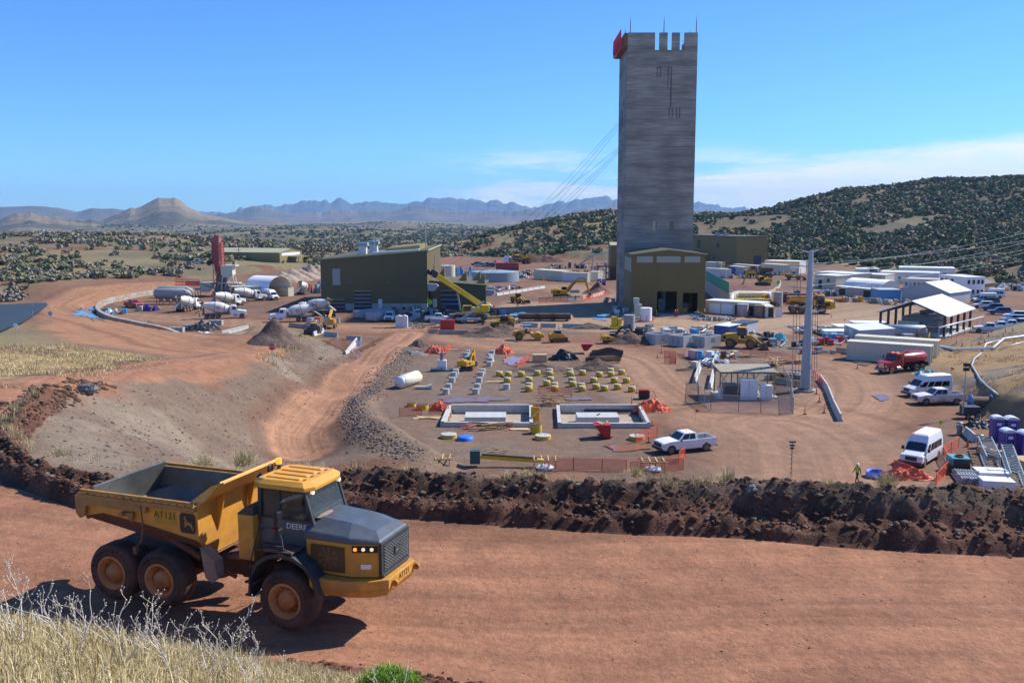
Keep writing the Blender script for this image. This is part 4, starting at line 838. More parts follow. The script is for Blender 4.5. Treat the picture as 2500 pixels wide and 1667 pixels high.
 if hero:
  q=MB();e=lambda u,v,o:(-3.62+.62*u,-1.7-o,2.62+.66*v);rp=[(.12,0),(.88,0),(1,.15),(1,.85),(.88,1),(.12,1),(0,.85),(0,.15)]
  q.quad([e(a,c,.022)for a,c in rp],.01,1);q.quad([e(.04+.92*a,.035+.93*c,.026)for a,c in rp],.002,0);q.add([e(.14+.7*(a),.12+.76*c,.032)for a,c in DEER],[tuple(range(len(DEER)))],1);q.build('emblem',['black','yellow_dirty'],body)
  text('AT121','fleet_number','mesh_brown',body,.3,(-4.15,-1.725,3.1),(1,0,0),(0,0,1),.002)
  q=MB();q.quad([(-4.55,-1.715,2.82),(-3.75,-1.71,2.82),(-3.75,-1.725,3.3),(-4.55,-1.725,3.3)],.003);q.build('old_number_patch','patch_yellow',body)
 if load:q=MB();q.ball((-4.9,0,3.2),(2.1,1.5,.9),14,jit=.12);q.build('load',load,t)
 return t
mat('fan_tan',(.17,.09,.03),.8)
mat('mud_light',(.27,.19,.14),.9,var=.25,bump=.01)
mat('mesh_brown',(.10,.055,.02),.8,var=.2)
mat('yellow_dirty',(.40,.20,.04),.65,var=.25,dust=.5,dustz=5)
mat('patch_yellow',(.46,.27,.02),.55,var=.1)
m_=mat('pane',(.035,.05,.055),.05,var=.05,spec=.9,alpha=.42)
TO=Vector((-6.11,27.84,0));TZ=hz(TO.x,TO.y)
hero=adt('big yellow articulated dump truck with grey bonnet driving along the red haul road',(TO.x,TO.y,10.32),math.radians(-20.2))
a_=math.radians(-20.2)
dv=Vector((TO.x,TO.y,10.32))+Vector((math.cos(a_)*-.62-math.sin(a_)*.1,math.sin(a_)*-.62+math.cos(a_)*.1,2.5))
person('driver in a lime vest at the wheel inside the big yellow dump truck',dv,a_,'sit',(.06,.1,.03),(.03,.03,.05),'lime','white_clean','people working on the site')
# vehicles and machines of the yard (x forward, base at 0)
def ori(rear,front,z=0.0):
 a,b=G(*rear,z),G(*front,z);m=(a+b)/2;return Vector((m.x,m.y,z)),math.atan2(b.y-a.y,b.x-a.x)
class Fr:
 def __init__(s,x0,x1,X0,X1,z0,z1,w0,w1):
  s.lo=[(x0,-w0,z0),(x1,-w0,z0),(x1,w0,z0),(x0,w0,z0)];s.hi=[(X0,-w1,z1),(X1,-w1,z1),(X1,w1,z1),(X0,w1,z1)]
 def solid(s,b,m=0):return b.add(s.lo+s.hi,[(3,2,1,0),(4,5,6,7),(0,1,5,4),(1,2,6,5),(2,3,7,6),(3,0,4,7)],m)
 def pane(s,b,side,u0,u1,v0,v1,o=.012,m=0):
  i,j=side,(side+1)%4;A_,B_,D_,E_=[Vector(q)for q in(s.lo[i],s.lo[j],s.hi[j],s.hi[i])]
  P=lambda u,v:(A_*(1-u)+B_*u)*(1-v)+(E_*(1-u)+D_*u)*v
  n=(B_-A_).cross(E_-A_).normalized()*o;b.quad([P(u0,v0)+n,P(u1,v0)+n,P(u1,v1)+n,P(u0,v1)+n],.02,m)
def arch(cx,r,z=.4,n=7):return[(cx+r*math.cos(PI*k/n),z+r*math.sin(PI*k/n))for k in range(n+1)]
def lamps(t,xf,xr,y,zf,zr,s=.16):
 for sd in(-1,1):
  q=MB();q.box((xf,sd*y,zf),(.08,s*1.8,s));q.build('headlight','lamp_off',t);q=MB();q.box((xr,sd*y*1.04,zr),(.06,s,s*2));q.build('taillight','lamp_red',t)
mat('lamp_off',(.6,.6,.58),.15,var=.05)
def pickup(label,loc,rz,col='white',group='pickup trucks on the site',beacon=False):
 t=thing('pickup_truck',label,'pickup truck',loc,rz,group);b=MB()
 p=[(-.92,.42),(-.92,1.25),(1.12,1.28),(2.0,1.24),(2.78,1.1),(2.93,.9),(2.93,.5)]+arch(1.95,.5)+[]
 b.prism(p,'y',-.98,.98);b.prism([(-.9,.45),(-.9,1.3),(-2.9,1.32),(-2.93,.6)]+arch(-1.85,.5)[::-1],'y',.90,.98);b.prism([(-.9,.45),(-.9,1.3),(-2.9,1.32),(-2.93,.6)]+arch(-1.85,.5)[::-1],'y',-.98,-.90)
 b.box((-2.9,0,.98),(.07,1.8,.66));b.box((-1.9,0,.72),(2.0,1.8,.08));f=Fr(-.9,1.2,-.78,.5,1.26,1.9,.93,.74);f.solid(b);b.box((-.14,0,1.915),(1.1,1.3,.05));b.build('body',col,t,.03)
 q=MB();f.pane(q,1,.06,.94,.08,.9);f.pane(q,3,.12,.88,.2,.85);q.build('windscreen','glass',t)
 for sd in(0,2):
  for u in((.1,.5),(.54,.88))if sd==2 else((.1,.46),(.5,.88)):q=MB();f.pane(q,sd,*((u[0],u[1])),.12,.88);q.build('side_window','glass_dark',t)
 q=MB();q.box((-1.9,0,.80),(1.9,1.72,.05));q.build('bed_liner','black',t)
 q=MB();q.box((2.95,0,.86),(.05,1.3,.34));q.build('grille','black',t)
 q=MB();q.box((2.98,0,.5),(.16,1.94,.22));q.build('front_bumper','black' if col=='white' else 'chrome',t);q=MB();q.box((-3.02,0,.55),(.16,1.9,.2));q.build('rear_bumper','chrome',t)
 q=MB();q.box((0,0,.45),(5.0,1.5,.25));q.build('underbody','black',t)
 for sd in(-1,1):q=MB();q.box((1.0,sd*1.1,1.32),(.12,.2,.18));q.build('mirror','black',t)
 lamps(t,2.9,-2.95,.8,.98,1.05)
 for x in(1.95,-1.85):
  for y in(-.82,.82):wheel(t,x,y,.41,.41,.28,'rim_alloy',n=16)
 if beacon:q=MB();q.cyl((-.1,.1,1.93),(-.1,.1,2.08),.08,.06);q.build('beacon','amber',t)
 return t
mat('rim_alloy',(.32,.27,.23),.5,.4,var=.3)
mat('white_mud',(.74,.72,.69),.42,var=.08,dust=.75,dustz=1.5)
mat('suv_blue',(.05,.10,.18),.3,var=.05,dust=.2);mat('suv_silver',(.42,.44,.46),.3,.4,var=.05,dust=.2);mat('suv_white',(.74,.74,.73),.35,var=.05,dust=.25);mat('suv_red',(.35,.03,.025),.35,var=.05);mat('suv_grey',(.12,.13,.14),.3,.3,var=.05)
def suv(label,loc,rz,col,group='parked cars'):
 t=thing('parked_car',label,'car',loc,rz,group);b=MB()
 b.prism([(-2.35,.42),(-2.42,1.0),(-2.3,1.1),(1.0,1.08),(2.0,1.0),(2.35,.8),(2.38,.45)]+arch(1.45,.42,.36)[0:]+arch(-1.45,.42,.36),'y',-.93,.93);f=Fr(-2.3,1.15,-2.0,.35,1.06,1.72,.9,.7);f.solid(b);b.build('body',col,t)
 q=MB();f.pane(q,1,.07,.93,.08,.9);f.pane(q,3,.12,.88,.2,.85);q.build('windscreen','glass',t)
 q=MB();f.pane(q,0,.08,.86,.12,.86);f.pane(q,2,.14,.92,.12,.86);q.build('side_window','glass_dark',t);lamps(t,2.32,-2.4,.72,.82,.95)
 for x in(1.45,-1.45):
  for y in(-.8,.8):wheel(t,x,y,.36,.36,.24,'rim_alloy',n=12)
 return t
def van(label,loc,rz,group='white passenger vans'):
 t=thing('passenger_van',label,'van',loc,rz,group);b=MB()
 b.prism([(-2.95,.42),(-2.95,1.15),(2.0,1.15),(2.75,1.12),(2.95,.85),(2.98,.45)]+arch(2.0,.43,.38)[1:]+arch(-1.7,.43,.38),'y',-1.0,1.0)
 lo=Fr(-2.95,2.15,-2.93,1.42,1.13,1.95,1.0,.93);up=Fr(-2.93,1.42,-2.85,.75,1.95,2.62,.93,.78);lo.solid(b);up.solid(b);Fr(-2.85,.75,-2.7,.5,2.62,2.72,.78,.62).solid(b);b.prism([(1.9,1.12),(2.75,1.11),(1.85,1.42)],'y',-.85,.85);b.build('body','white',t,.05)
 q=MB();lo.pane(q,1,.06,.94,.2,1.0,.02);up.pane(q,1,.1,.9,0,.15,.02);q.build('windscreen','glass',t)
 for sd,u in((0,((.1,.32),(.34,.56),(.58,.74),(.78,.93))),(2,((.07,.22),(.26,.42),(.44,.66),(.68,.9)))):
  for a,c in u:q=MB();lo.pane(q,sd,a,c,.18,.95,.014);q.build('side_window','glass_dark',t)
 q=MB();lo.pane(q,3,.1,.9,.15,.95);q.build('rear_window','glass_dark',t)
 q=MB();q.box((2.97,0,.85),(.06,1.0,.36));q.build('grille','black',t);q=MB();q.box((2.98,0,.45),(.2,1.94,.26));q.build('front_bumper','dark_grey',t);q=MB();q.box((-3.0,0,.45),(.14,1.9,.2));q.build('rear_bumper','dark_grey',t)
 for sd in(-1,1):q=MB();q.box((1.75,sd*1.14,1.5),(.14,.22,.32));q.build('mirror','black',t)
 q=MB();q.box((0,0,.42),(5.2,1.6,.22));q.build('underbody','black',t);lamps(t,2.86,-2.96,.78,.98,1.4,.2)
 for x in(2.0,-1.7):
  for y in(-.85,.85):wheel(t,x,y,.38,.38,.26,'rim_alloy',n=16)
 q=MB();q.cyl((.6,-.55,2.66),(.6,-.55,2.78),.07);q.build('beacon','amber',t)
 return t
def truck_cab(t,x,col,nose=1.9):
 b=MB();b.prism([(x-1.5,.9),(x-1.5,1.9),(x+.1,1.9),(x+nose,1.62),(x+nose+.08,.75)]+arch(x+nose*.52,.62,.5)[1:],'y',-1.0,1.0);f=Fr(x-1.5,x+.12,x-1.45,x-.2,1.88,2.78,1.02,.92);f.solid(b);b.box((x-.85,0,2.81),(1.0,1.5,.08));c=b.build('cab',col,t,.04)
 q=MB();f.pane(q,1,.06,.94,.1,.88);q.build('windscreen','glass',c)
 for s in(0,2):q=MB();f.pane(q,s,.35 if s==0 else .1,.9 if s==0 else .65,.1,.8);q.build('side_window','glass_dark',c)
 q=MB();q.box((x+nose+.1,0,1.2),(.07,.95,.7));q.build('grille','chrome',c);q=MB();q.box((x+nose+.2,0,.62),(.22,2.1,.3));q.build('bumper','galv_dark',c)
 for s in(-1,1):
  q=MB();q.box((x+nose+.06,s*.8,1.15),(.08,.26,.22));q.build('headlight','lamp_off',c);q=MB();q.box((x+.15,s*1.25,2.2),(.12,.1,.5));q.beam((x+.1,s*.95,2.4),(x+.15,s*1.25,2.4),.03,.03);q.build('mirror','black',c)
  wheel(t,x+nose*.52,s*.95,.5,.5,.3,'rim_muddy',n=16)
  q=MB();q.cyl((x-.7,s*1.0,.75),(x+.2-.2,s*1.0,.75),.26);q.build('fuel_tank','galv',t)
 q=MB();q.cyl((x-1.62,.85,1.2),(x-1.62,.85,3.1),.07);q.build('exhaust_stack','chrome',t);q=MB();q.box((x-.8,.5,2.9),(.2,.2,.12));q.build('beacon','amber',c)
 return c
mat('rim_muddy',(.34,.2,.13),.85,var=.25);mat('cab_red',(.4,.02,.02),.35,var=.1);mat('tank_red',(.38,.03,.035),.3,var=.2,scale=1)
def mixer(label,loc,rz,cab='white',drum='drum_white',logo=True):
 t=thing('concrete_mixer_truck',label,'mixer truck',loc,rz,'concrete mixer trucks');truck_cab(t,3.0,cab)
 b=MB();b.box((-.6,0,.95),(7.6,.9,.3));b.box((-.8,0,1.15),(5.4,2.1,.08));b.box((-4.2,0,1.5),(.2,1.2,1.4));b.box((1.2,0,1.5),(.4,1.5,1.0));b.build('frame','galv_dark',t)
 b=MB();b.lathe((1.45,0,1.95),(-1,0,.2),[(0,.4),(.25,.75),(1.0,1.08),(2.0,1.22),(3.0,1.2),(4.3,.92),(5.2,.66),(5.6,.6)],24);d=b.build('drum',drum,t)
 for k,r in((1.0,1.10),(3.1,1.2)):q=MB();c_=Vector((1.45,0,1.95))+Vector((-1,0,.2)).normalized()*k;ax=Vector((-1,0,.2)).normalized();q.lathe(c_,ax,[(0,r),(0,r+.03),(.12,r+.03),(.12,r)],24);q.build('band','galv_dark',d)
 if logo:
  for s in(-1,1):
   q=MB();c_=Vector((-.9,s*1.225,2.42));q.quad([c_+Vector((.42*math.cos(k*PI/4+PI/8),0,.36*math.sin(k*PI/4+PI/8)))for k in range(8)][::-s],.02,0)
   for k in(-.12,.12):q.quad([c_+Vector((u*.3,s*.012,k+v*.05))for u,v in((-1,-1),(1,-1),(1,1),(-1,1))][::-s],.005,1)
   q.build('logo',['red_dull','white_clean'],d)
 b=MB();b.cyl((-4.1,0,3.15),(-4.4,0,3.75),.35,.75,12,cap=False);b.box((-4.1,0,2.0),(.25,.5,2.0));b.build('hopper','mud_light',t)
 b=MB();b.prism([(-.3,0),(.3,0),(.25,-.25),(-.25,-.25)],'x',0,1.9);b2=MB();b2 .X=Matrix.Translation((-4.4,0,2.2))@Matrix.Rotation(PI*.9,4,'Z')@Matrix.Rotation(.55,4,'Y');b2 .prism([(-.3,0),(.3,0),(.22,-.22),(-.22,-.22)],'x',0,1.9);b2 .build('chute','galv',t)
 b=MB();b.tube([(-4.3,.75,.9),(-4.3,.75,3.3),(-3.7,.75,3.4)],.04);b.tube([(-4.0,.75,.9),(-4.0,.75,3.3)],.04);b.build('ladder','galv_dark',t);b=MB();b.cyl((1.3,-.75,1.6),(1.3,.75,1.6),.3);b.build('water_tank','galv',t)
 for x in(-1.0,-2.2,-3.4):
  for y in(-.95,.95):wheel(t,x,y,.5,.5,.42,'rim_muddy',n=14)
 return t
def tanker(label,loc,rz):
 t=thing('water_truck',label,'tank truck',loc,rz);truck_cab(t,2.5,'cab_red',1.8);b=MB();b.box((-.8,0,.95),(6.2,.9,.3));b.build('frame','black',t)
 b=MB();r=[(1.05*math.cos(k*PI/10),1.95+.82*math.sin(k*PI/10))for k in range(20)];b.prism(r,'x',-3.9,.75);b.s=[len(f)==4 for f in b.f];b.build('tank','tank_red',t,.05)
 b=MB();b.box((-1.6,0,2.78),(3.6,.7,.06));b.box((-.6,0,2.86),(.7,.5,.16));b.build('walkway','cab_red',t);b=MB();b.box((-2.4,0,.75),(2.9,2.3,.12));b.box((-4.0,0,1.0),(.2,2.2,.5));b.build('fender_rail','black',t)
 for x in(-1.7,-3.0):
  for y in(-.9,.9):wheel(t,x,y,.5,.5,.42,'rim_muddy',n=14)
 q=MB();q.cyl((2.2,0,2.85),(2.2,0,3.0),.09);q.build('light_bar','amber',t)
 return t
def track_(t,y,L,h,w,mt='mud'):
 b=MB();p=[(L/2-h/2+h/2*math.cos(a),h/2+h/2*math.sin(a))for a in[-PI/2+k*PI/6 for k in range(7)]]+[(-L/2+h/2+h/2*math.cos(a),h/2+h/2*math.sin(a))for a in[PI/2+k*PI/6 for k in range(7)]]
 b.prism(p,'y',y-w/2,y+w/2)
 for k in range(int(L/.35)):b.box((-L/2+.3+k*.35,y,h+.01),(.12,w*1.04,.05))
 o=b.build('crawler_track',mt,t);q=MB()
 for k in range(5):q.cyl((-L/2+h*.6+k*(L-h*1.2)/4,y-w*.52,h*.42),(-L/2+h*.6+k*(L-h*1.2)/4,y+w*.52,h*.42),h*.22,n=10)
 q.build('track_rollers','dark_grey',o)
def excavator(label,loc,rz,s=1.0,swing=0.0,boom=((1.0,1.6),(3.4,4.4),(6.0,4.2)),stick=(6.8,1.4),col='cat_yellow',arm=None,blade=False,group='excavators'):
 t=thing('excavator',label,'excavator',loc,rz,group);t.scale=(s,)*3;arm=arm or col
 for y in(-1.15,1.15):track_(t,y,4.4,.95,.6)
 b=MB();b.box((0,0,.6),(2.4,1.8,.5));b.cyl((0,0,.8),(0,0,1.1),.7);b.build('undercarriage','dark_grey',t)
 if blade:b=MB();b.box((2.5,0,.35),(.12,2.8,.55));b.beam((1.2,.7,.4),(2.5,.7,.35),.12,.12);b.beam((1.2,-.7,.4),(2.5,-.7,.35),.12,.12);b.build('dozer_blade','dark_grey',t)
 R_=Matrix.Rotation(swing,4,'Z')
 def nb():q=MB();q.X=R_;return q
 b=nb();b.prism([(-2.6,1.12),(-2.75,1.5),(-2.6,2.35),(-1.2,2.45),(-.3,2.2),(1.0,2.0),(1.3,1.12)],'y',-1.35,1.35);b.box((-1.6,.2,2.5),(1.2,1.2,.2));h=b.build('house',col,t,.05)
 b=nb();b.box((-2.3,-1.36,1.75),(.5,.03,.3),0);b.box((-1.2,-1.36,1.7),(.9,.03,.5));b.build('vent_panel','dark_grey',h)
 b=nb();f=Fr(.0,1.5,.1,1.25,1.3,2.95,.48,.42);b.X=R_@Matrix.Translation((0,.8,0));f.solid(b);b.box((.65,0,2.98),(1.3,.9,.08),1);c=b.build('cab',['dark_grey',col if s>.7 else 'equip_blue'],t)
 b=nb();b.X=R_@Matrix.Translation((0,.8,0))
 for sd in range(4):f.pane(b,sd,.1,.9,.35,.93,.015)
 b.build('cab_window','glass',c)
 def limb(pts,w0,w1,wy,nm,mm):
  n_=len(pts);up,dn=[],[]
  for i,p in enumerate(pts):
   a=Vector(pts[max(i-1,0)]);c_=Vector(pts[min(i+1,n_-1)]);d=(c_-a).normalized();nn=Vector((-d.y,d.x));w=w0+(w1-w0)*i/(n_-1);w*=1.25 if 0<i<n_-1 else 1
   up.append((p[0]+nn.x*w,p[1]+nn.y*w));dn.append((p[0]-nn.x*w,p[1]-nn.y*w))
  q=nb();q.prism(up+dn[::-1],'y',-wy,wy);return q.build(nm,mm,t,.02)
 limb(boom,.32,.24,.26,'boom',arm);e=boom[-1];sx_,sz_=stick;d=(Vector(stick)-Vector(e)).normalized()
 limb([(e[0]-d.x*.7,e[1]-d.y*.7),e,stick],.26,.16,.2,'stick',arm)
 q=nb();q.cyl((boom[0][0]+.5,.35,boom[0][1]-.2),(boom[1][0],.35,boom[1][1]-.3),.1);q.cyl((boom[0][0]+.5,-.35,boom[0][1]-.2),(boom[1][0],-.35,boom[1][1]-.3),.1);m_=Vector(boom[1]);q.cyl((m_.x+.2,0,m_.y+.42),(e[0]-d.x*.6,0,e[1]-d.y*.6+.12),.11);q.build('hydraulic_cylinders','dark_grey',t)
 q=nb();q.prism([(sx_-.15,sz_+.15),(sx_+.35,sz_+.05),(sx_+.45,sz_-.7),(sx_-.1,sz_-1.15),(sx_-.75,sz_-.95),(sx_-.2,sz_-.75)],'y',-.6,.6);q.build('bucket','rust' if s>.7 else 'dark_grey',t)
 return t
def loader(label,loc,rz,s=1.0,cabc='dark_grey'):
 t=thing('wheel_loader',label,'loader',loc,rz,'wheel loaders');t.scale=(s,)*3
 b=MB();b.prism([(-3.6,1.2),(-3.7,2.1),(-3.2,2.35),(-1.3,2.5),(-.9,2.2),(-.8,1.0),(-2.6,.95)],'y',-.85,.85);b.box((.2,0,1.1),(2.6,.9,.7));b.prism([(.4,1.0),(.5,2.3),(1.0,2.3),(1.9,1.2)],'y',-.5,.5);b.build('body','cat_yellow',t,.04)
 b=MB();b.box((-3.2,-.86,1.75),(.5,.03,.5));b.box((-3.2,.86,1.75),(.5,.03,.5));b.box((-3.68,0,1.7),(.05,1.2,.6));b.build('vent_panel','black',t)
 b=MB();f=Fr(-1.1,.45,-1.0,.3,2.1,3.45,.75,.66);f.solid(b);c=b.build('cab',cabc,t);b=MB()
 for k in range(4):f.pane(b,k,.08,.92,.1,.94)
 b.build('cab_window','glass',c);b=MB();b.box((-.35,0,3.52),(1.6,1.5,.12));b.build('cab_roof','cat_yellow',c);b=MB();b.cyl((-.9,.3,3.58),(-.9,.3,3.75),.08);b.build('beacon','amber',c)
 for sd in(-1,1):
  b=MB();b.prism([(.6,2.2),(1.2,2.35),(2.8,1.3),(3.5,.55),(3.2,.4),(2.4,1.05),(1.0,1.9)],'y',sd*.55-.12,sd*.55+.12);b.build('lift_arm','cat_yellow',t)
  b=MB();b.prism([(x_-0,z_)for x_,z_ in[(-2.95,1.35),(-2.7,1.8),(-1.9,1.85),(-1.3,1.4),(-1.4,1.3),(-2,1.7),(-2.6,1.65),(-2.85,1.3)]],'y',sd*.8,sd*1.3);b.build('mudguard','cat_yellow',t)
  wheel(t,-2.1,sd*1.1,.85,.85,.6,n=20);wheel(t,1.35,sd*1.1,.85,.85,.6,n=20)
 b=MB();b.prism([(3.3,1.2),(3.1,.3),(3.4,.1),(4.6,.08),(4.6,.13),(3.6,.25),(3.45,.5),(3.6,1.1),(3.9,1.3)],'y',-1.55,1.55)
 for sd in(-1,1):b.prism([(3.2,.2),(4.5,.1),(3.9,1.25),(3.3,1.2)],'y',sd*1.5-.04,sd*1.5+.04)
 b.build('bucket','rust',t);b=MB();b.beam((.9,0,2.2),(3.4,0,1.15),.18,.28);b.build('tilt_linkage','dark_grey',t)
 return t
def telehandler(label,loc,rz,up=.0):
 t=thing('telehandler',label,'telehandler',loc,rz,'telehandlers');b=MB();b.box((0,0,1.05),(4.6,1.1,.6));b.box((-1.9,.0,1.4),(1.0,2.0,1.2));b.box((-.2,-.85,1.25),(1.9,.6,.8));b.build('body','cat_yellow',t,.04)
 b=MB();f=Fr(-.9,.7,-.8,.4,1.3,2.5,.4,.36);b.X=Matrix.Translation((0,.75,0));f.solid(b);c=b.build('cab','dark_grey',t);b=MB();b.X=Matrix.Translation((0,.75,0))
 for k in range(4):f.pane(b,k,.1,.9,.2,.92)
 b.build('cab_window','glass',c);e=Vector((3.2,-.1,2.0+up));b=MB();b.beam((-2.2,-.1,2.2),e,.42,.5);b.build('boom','cat_yellow',t,.03);q=MB();q.beam(e,e+Vector((.8,0,-.7)),.3,.3);q.box((e.x+.9,-.1,e.z-1.0),(.12,1.3,.9));q.box((e.x+1.5,.3,e.z-1.42),(1.2,.12,.06));q.box((e.x+1.5,-.5,e.z-1.42),(1.2,.12,.06));q.build('fork_carriage','dark_grey',t)
 q=MB();q.cyl((-.5,.75,2.5),(-.5,.75,2.68),.08);q.build('beacon','amber',c)
 for x in(-1.6,1.6):
  for y in(-1,1):wheel(t,x,y*1.0,.62,.62,.42,'rim',n=18)
 return t
def skid(label,loc,rz,col='cat_yellow',bucket=True):
 t=thing('track_loader',label,'track loader',loc,rz,'compact track loaders')
 for y in(-.75,.75):track_(t,y,2.5,.75,.4)
 b=MB();b.box((-.4,0,1.0),(2.2,1.1,.9));b.prism([(-1.5,.7),(-1.6,1.5),(-1.0,1.7),(-.6,1.6),(-.6,.7)],'y',-.6,.6);b.build('body',col,t,.03);b=MB();f=Fr(-.6,.7,-.5,.45,1.1,2.1,.52,.48);f.solid(b);c=b.build('cab','dark_grey',t);b=MB()
 for k in range(4):f.pane(b,k,.1,.9,.15,.92)
 b.build('cab_window','glass',c);b=MB();b.box((0,0,2.14),(1.1,1.05,.08));b.build('cab_roof','cat_yellow' if col!='cat_yellow' else 'equip_blue',c)
 for s in(-1,1):b=MB();b.prism([(-1.5,1.5),(-1.4,1.75),(.8,1.5),(1.6,.6),(1.4,.5),(.6,1.3)],'y',s*.68-.06,s*.68+.06);b.build('lift_arm',col,t)
 b=MB();b.prism([(1.4,.9),(1.35,.1),(2.2,.08),(2.2,.14),(1.6,.3),(1.65,.9)],'y',-.95,.95);b.build('bucket','dark_grey',t);return t
def roller(label,loc,rz):
 t=thing('road_roller',label,'roller',loc,rz);b=MB();b.prism([(-2.9,.8),(-2.9,1.5),(-2.4,1.75),(-.9,1.85),(-.5,1.0),(-1.0,.7)],'y',-.8,.8);b.box((1.7,-.98,.85),(2.2,.16,.5));b.box((1.7,.98,.85),(2.2,.16,.5));b.box((.6,0,1.1),(.5,2.0,.6));b.box((2.75,0,.85),(.16,2.1,.5));b.build('body','cat_yellow',t,.03)
 b=MB();b.cyl((1.7,-.95,.75),(1.7,.95,.75),.75,n=24);b.build('drum','cat_yellow',t)
 for s in(-1,1):wheel(t,-1.7,s*.85,.75,.75,.5,n=18)
 b=MB();b.box((-.3,0,1.4),(1.2,1.3,.3))
 for x,y in((-.8,-.6),(-.8,.6),(.3,-.6),(.3,.6)):b.beam((x,y,1.5),(x,y,2.7),.08,.08)
 b.box((-.4,0,1.8),(.4,.4,.5));b.build('operator_station','black',t);b=MB();b.box((-.25,0,2.75),(1.5,1.4,.08));b.build('canopy','equip_blue',t);return t
 # placing them (rear pixel, front pixel on the ground)
o_=ori((1738,1093),(1603,1106));pickup('clean white crew cab pickup with black bed parked beside the two concrete pits',o_[0],o_[1],beacon=True)
o_=ori((2350,984),(2228,986));pickup('mud splashed white pickup parked in front of a white van at the rocky slope',o_[0],o_[1],'white_mud',beacon=True)
o_=ori((2272,1112),(2225,1140));van('white high roof van facing the camera near the purple toilets',o_[0],o_[1])
o_=ori((2322,962),(2202,968));van('white high roof van half hidden behind the muddy white pickup',o_[0],o_[1])
o_=ori((2256,900),(2148,912));tanker('red bonneted tank truck parked in front of the long cream containers',o_[0],o_[1])
for r_,f_,l_ in(((590,772),(530-60,766),''),):pass
o_=ori((500,778),(590,776));mixer('nearest white mixer truck standing beside the wrapped block stacks',o_[0],o_[1])
o_=ori((425,765),(497,752));mixer('white mixer truck beside the grey cement tankers with a worker at its front',o_[0],o_[1],logo=False)
o_=ori((512,752),(600,743));mixer('middle white mixer truck of the row under the batch plant',o_[0],o_[1],logo=False)
o_=ori((568,738),(645,733));mixer('tan drum mixer truck of the row with a red logo next to the white van',o_[0],o_[1])
o_=ori((708,728),(775,708));mixer('mixer truck with a red cab beyond the arched shelter',o_[0],o_[1],'cab_red')
o_=ori((762,784),(672,786));mixer('mixer truck facing left with a red logo near the blue puddle',o_[0],o_[1])
o_=ori((808,770),(716,768));mixer('rear one of two mixer trucks facing left at the olive hall',o_[0],o_[1],logo=False)
o_=ori((635,728),(688,735));van('white van parked next to the arched white shelter',o_[0],o_[1])
o_=ori((905,770),(958,795));o_=ori((958,775),(944,792));pickup('white pickup facing the camera in the shade of the olive hall',o_[0],o_[1])
o_=ori((1040,786),(1103,786));pickup('white crew cab pickup seen from its side by the red bin',o_[0],o_[1])
o_=ori((305,748),(348,753));pickup('red service pickup with a small crane inside the curved block wall',o_[0],o_[1],'red')
o_=ori((497,640),(468,641));o_[0].z=hz(o_[0].x,o_[0].y)
p_=H(483,644);pickup('distant silver pickup on the dirt road above the batch plant',p_,PI,'suv_silver')
o_=ori((800,800),(806,812));telehandler('yellow telehandler seen from behind at the corner of the olive hall',G(806,800),math.radians(95),1.2)
o_=ori((1246,800),(1206,800));telehandler('yellow telehandler parked behind the long grey gravel heap',o_[0],o_[1]+.35,.2)
skid('dark compact track loader with a yellow cab beside the concrete barriers',G(766,816),math.radians(170),'hood_grey')
o_=ori((1340,836),(1382,834));skid('yellow compact track loader behind the row of piers',o_[0],o_[1])
o_=ori((1262,830),(1318,830));roller('yellow soil roller with a blue canopy standing by a puddle',o_[0],o_[1])
excavator('large yellow excavator with raised boom in front of the cream containers',G(1372,728),math.radians(8),1.05,0,((1.0,1.8),(3.6,4.6),(6.2,4.5)),(7.3,1.2))
excavator('yellow excavator digging in the dark earth ring right of the tower',G(1862,697),math.radians(190),.98,0,((1.0,1.8),(3.3,4.4),(5.8,4.2)),(6.9,.6))
excavator('small yellow excavator working among the grey concrete piers',G(1142,902),math.radians(-95),.62,math.radians(155),((.9,1.7),(1.9,3.4),(2.8,3.6)),(3.1,1.4),blade=True)
excavator('small yellow excavator with black arm beside the square concrete boxes',G(1490,838),math.radians(5),.58,.12,((1.0,1.8),(3.2,4.6),(6.2,5.0)),(7.4,1.6),arm='dark_grey',blade=True)
o_=ori((1765,846),(1868,852));loader('large yellow wheel loader with dirty bucket near the blue container',o_[0],o_[1])
o_=ori((1246,738),(1288,742));loader('low yellow loader with lowered bucket beside the tower shadow',o_[0],o_[1],.72)
o_=ori((2012,708),(1968,708));o_=ori((1915,683),(1965,684));loader('brown yellow wheel loader parked near the white stores',o_[0],o_[1],.9,'cat_yellow')
loader('dark loader behind the yellow guard rail platform',G(1868,747),math.radians(-60),.8)
a2=adt('articulated dump truck with yellow bonnet and grey bed beside the orange bins',G(2005,765),math.radians(-12),False,'black','cat_yellow','cat_yellow')
a3=adt('distant articulated dump truck beside the earth heaps',G(1258,645),math.radians(200),False,'cat_yellow','cat_yellow','hood_grey')
a4=adt('articulated dump truck parked behind the digging excavator',G(1835,678),math.radians(165),False,'cat_yellow','rust','cat_yellow')
cars=[('dark blue car third from the vans',2405,755,2,'suv_blue'),('deep blue pickup like car at the front of the dark row',2432,764,2,'suv_blue')]
def car_row(L,group,ang):
 for i,(lb,px,py,col,kind)in enumerate(L):
  (pickup if kind else suv)(lb,G(px,py),ang+random.uniform(-.04,.04),col,group)
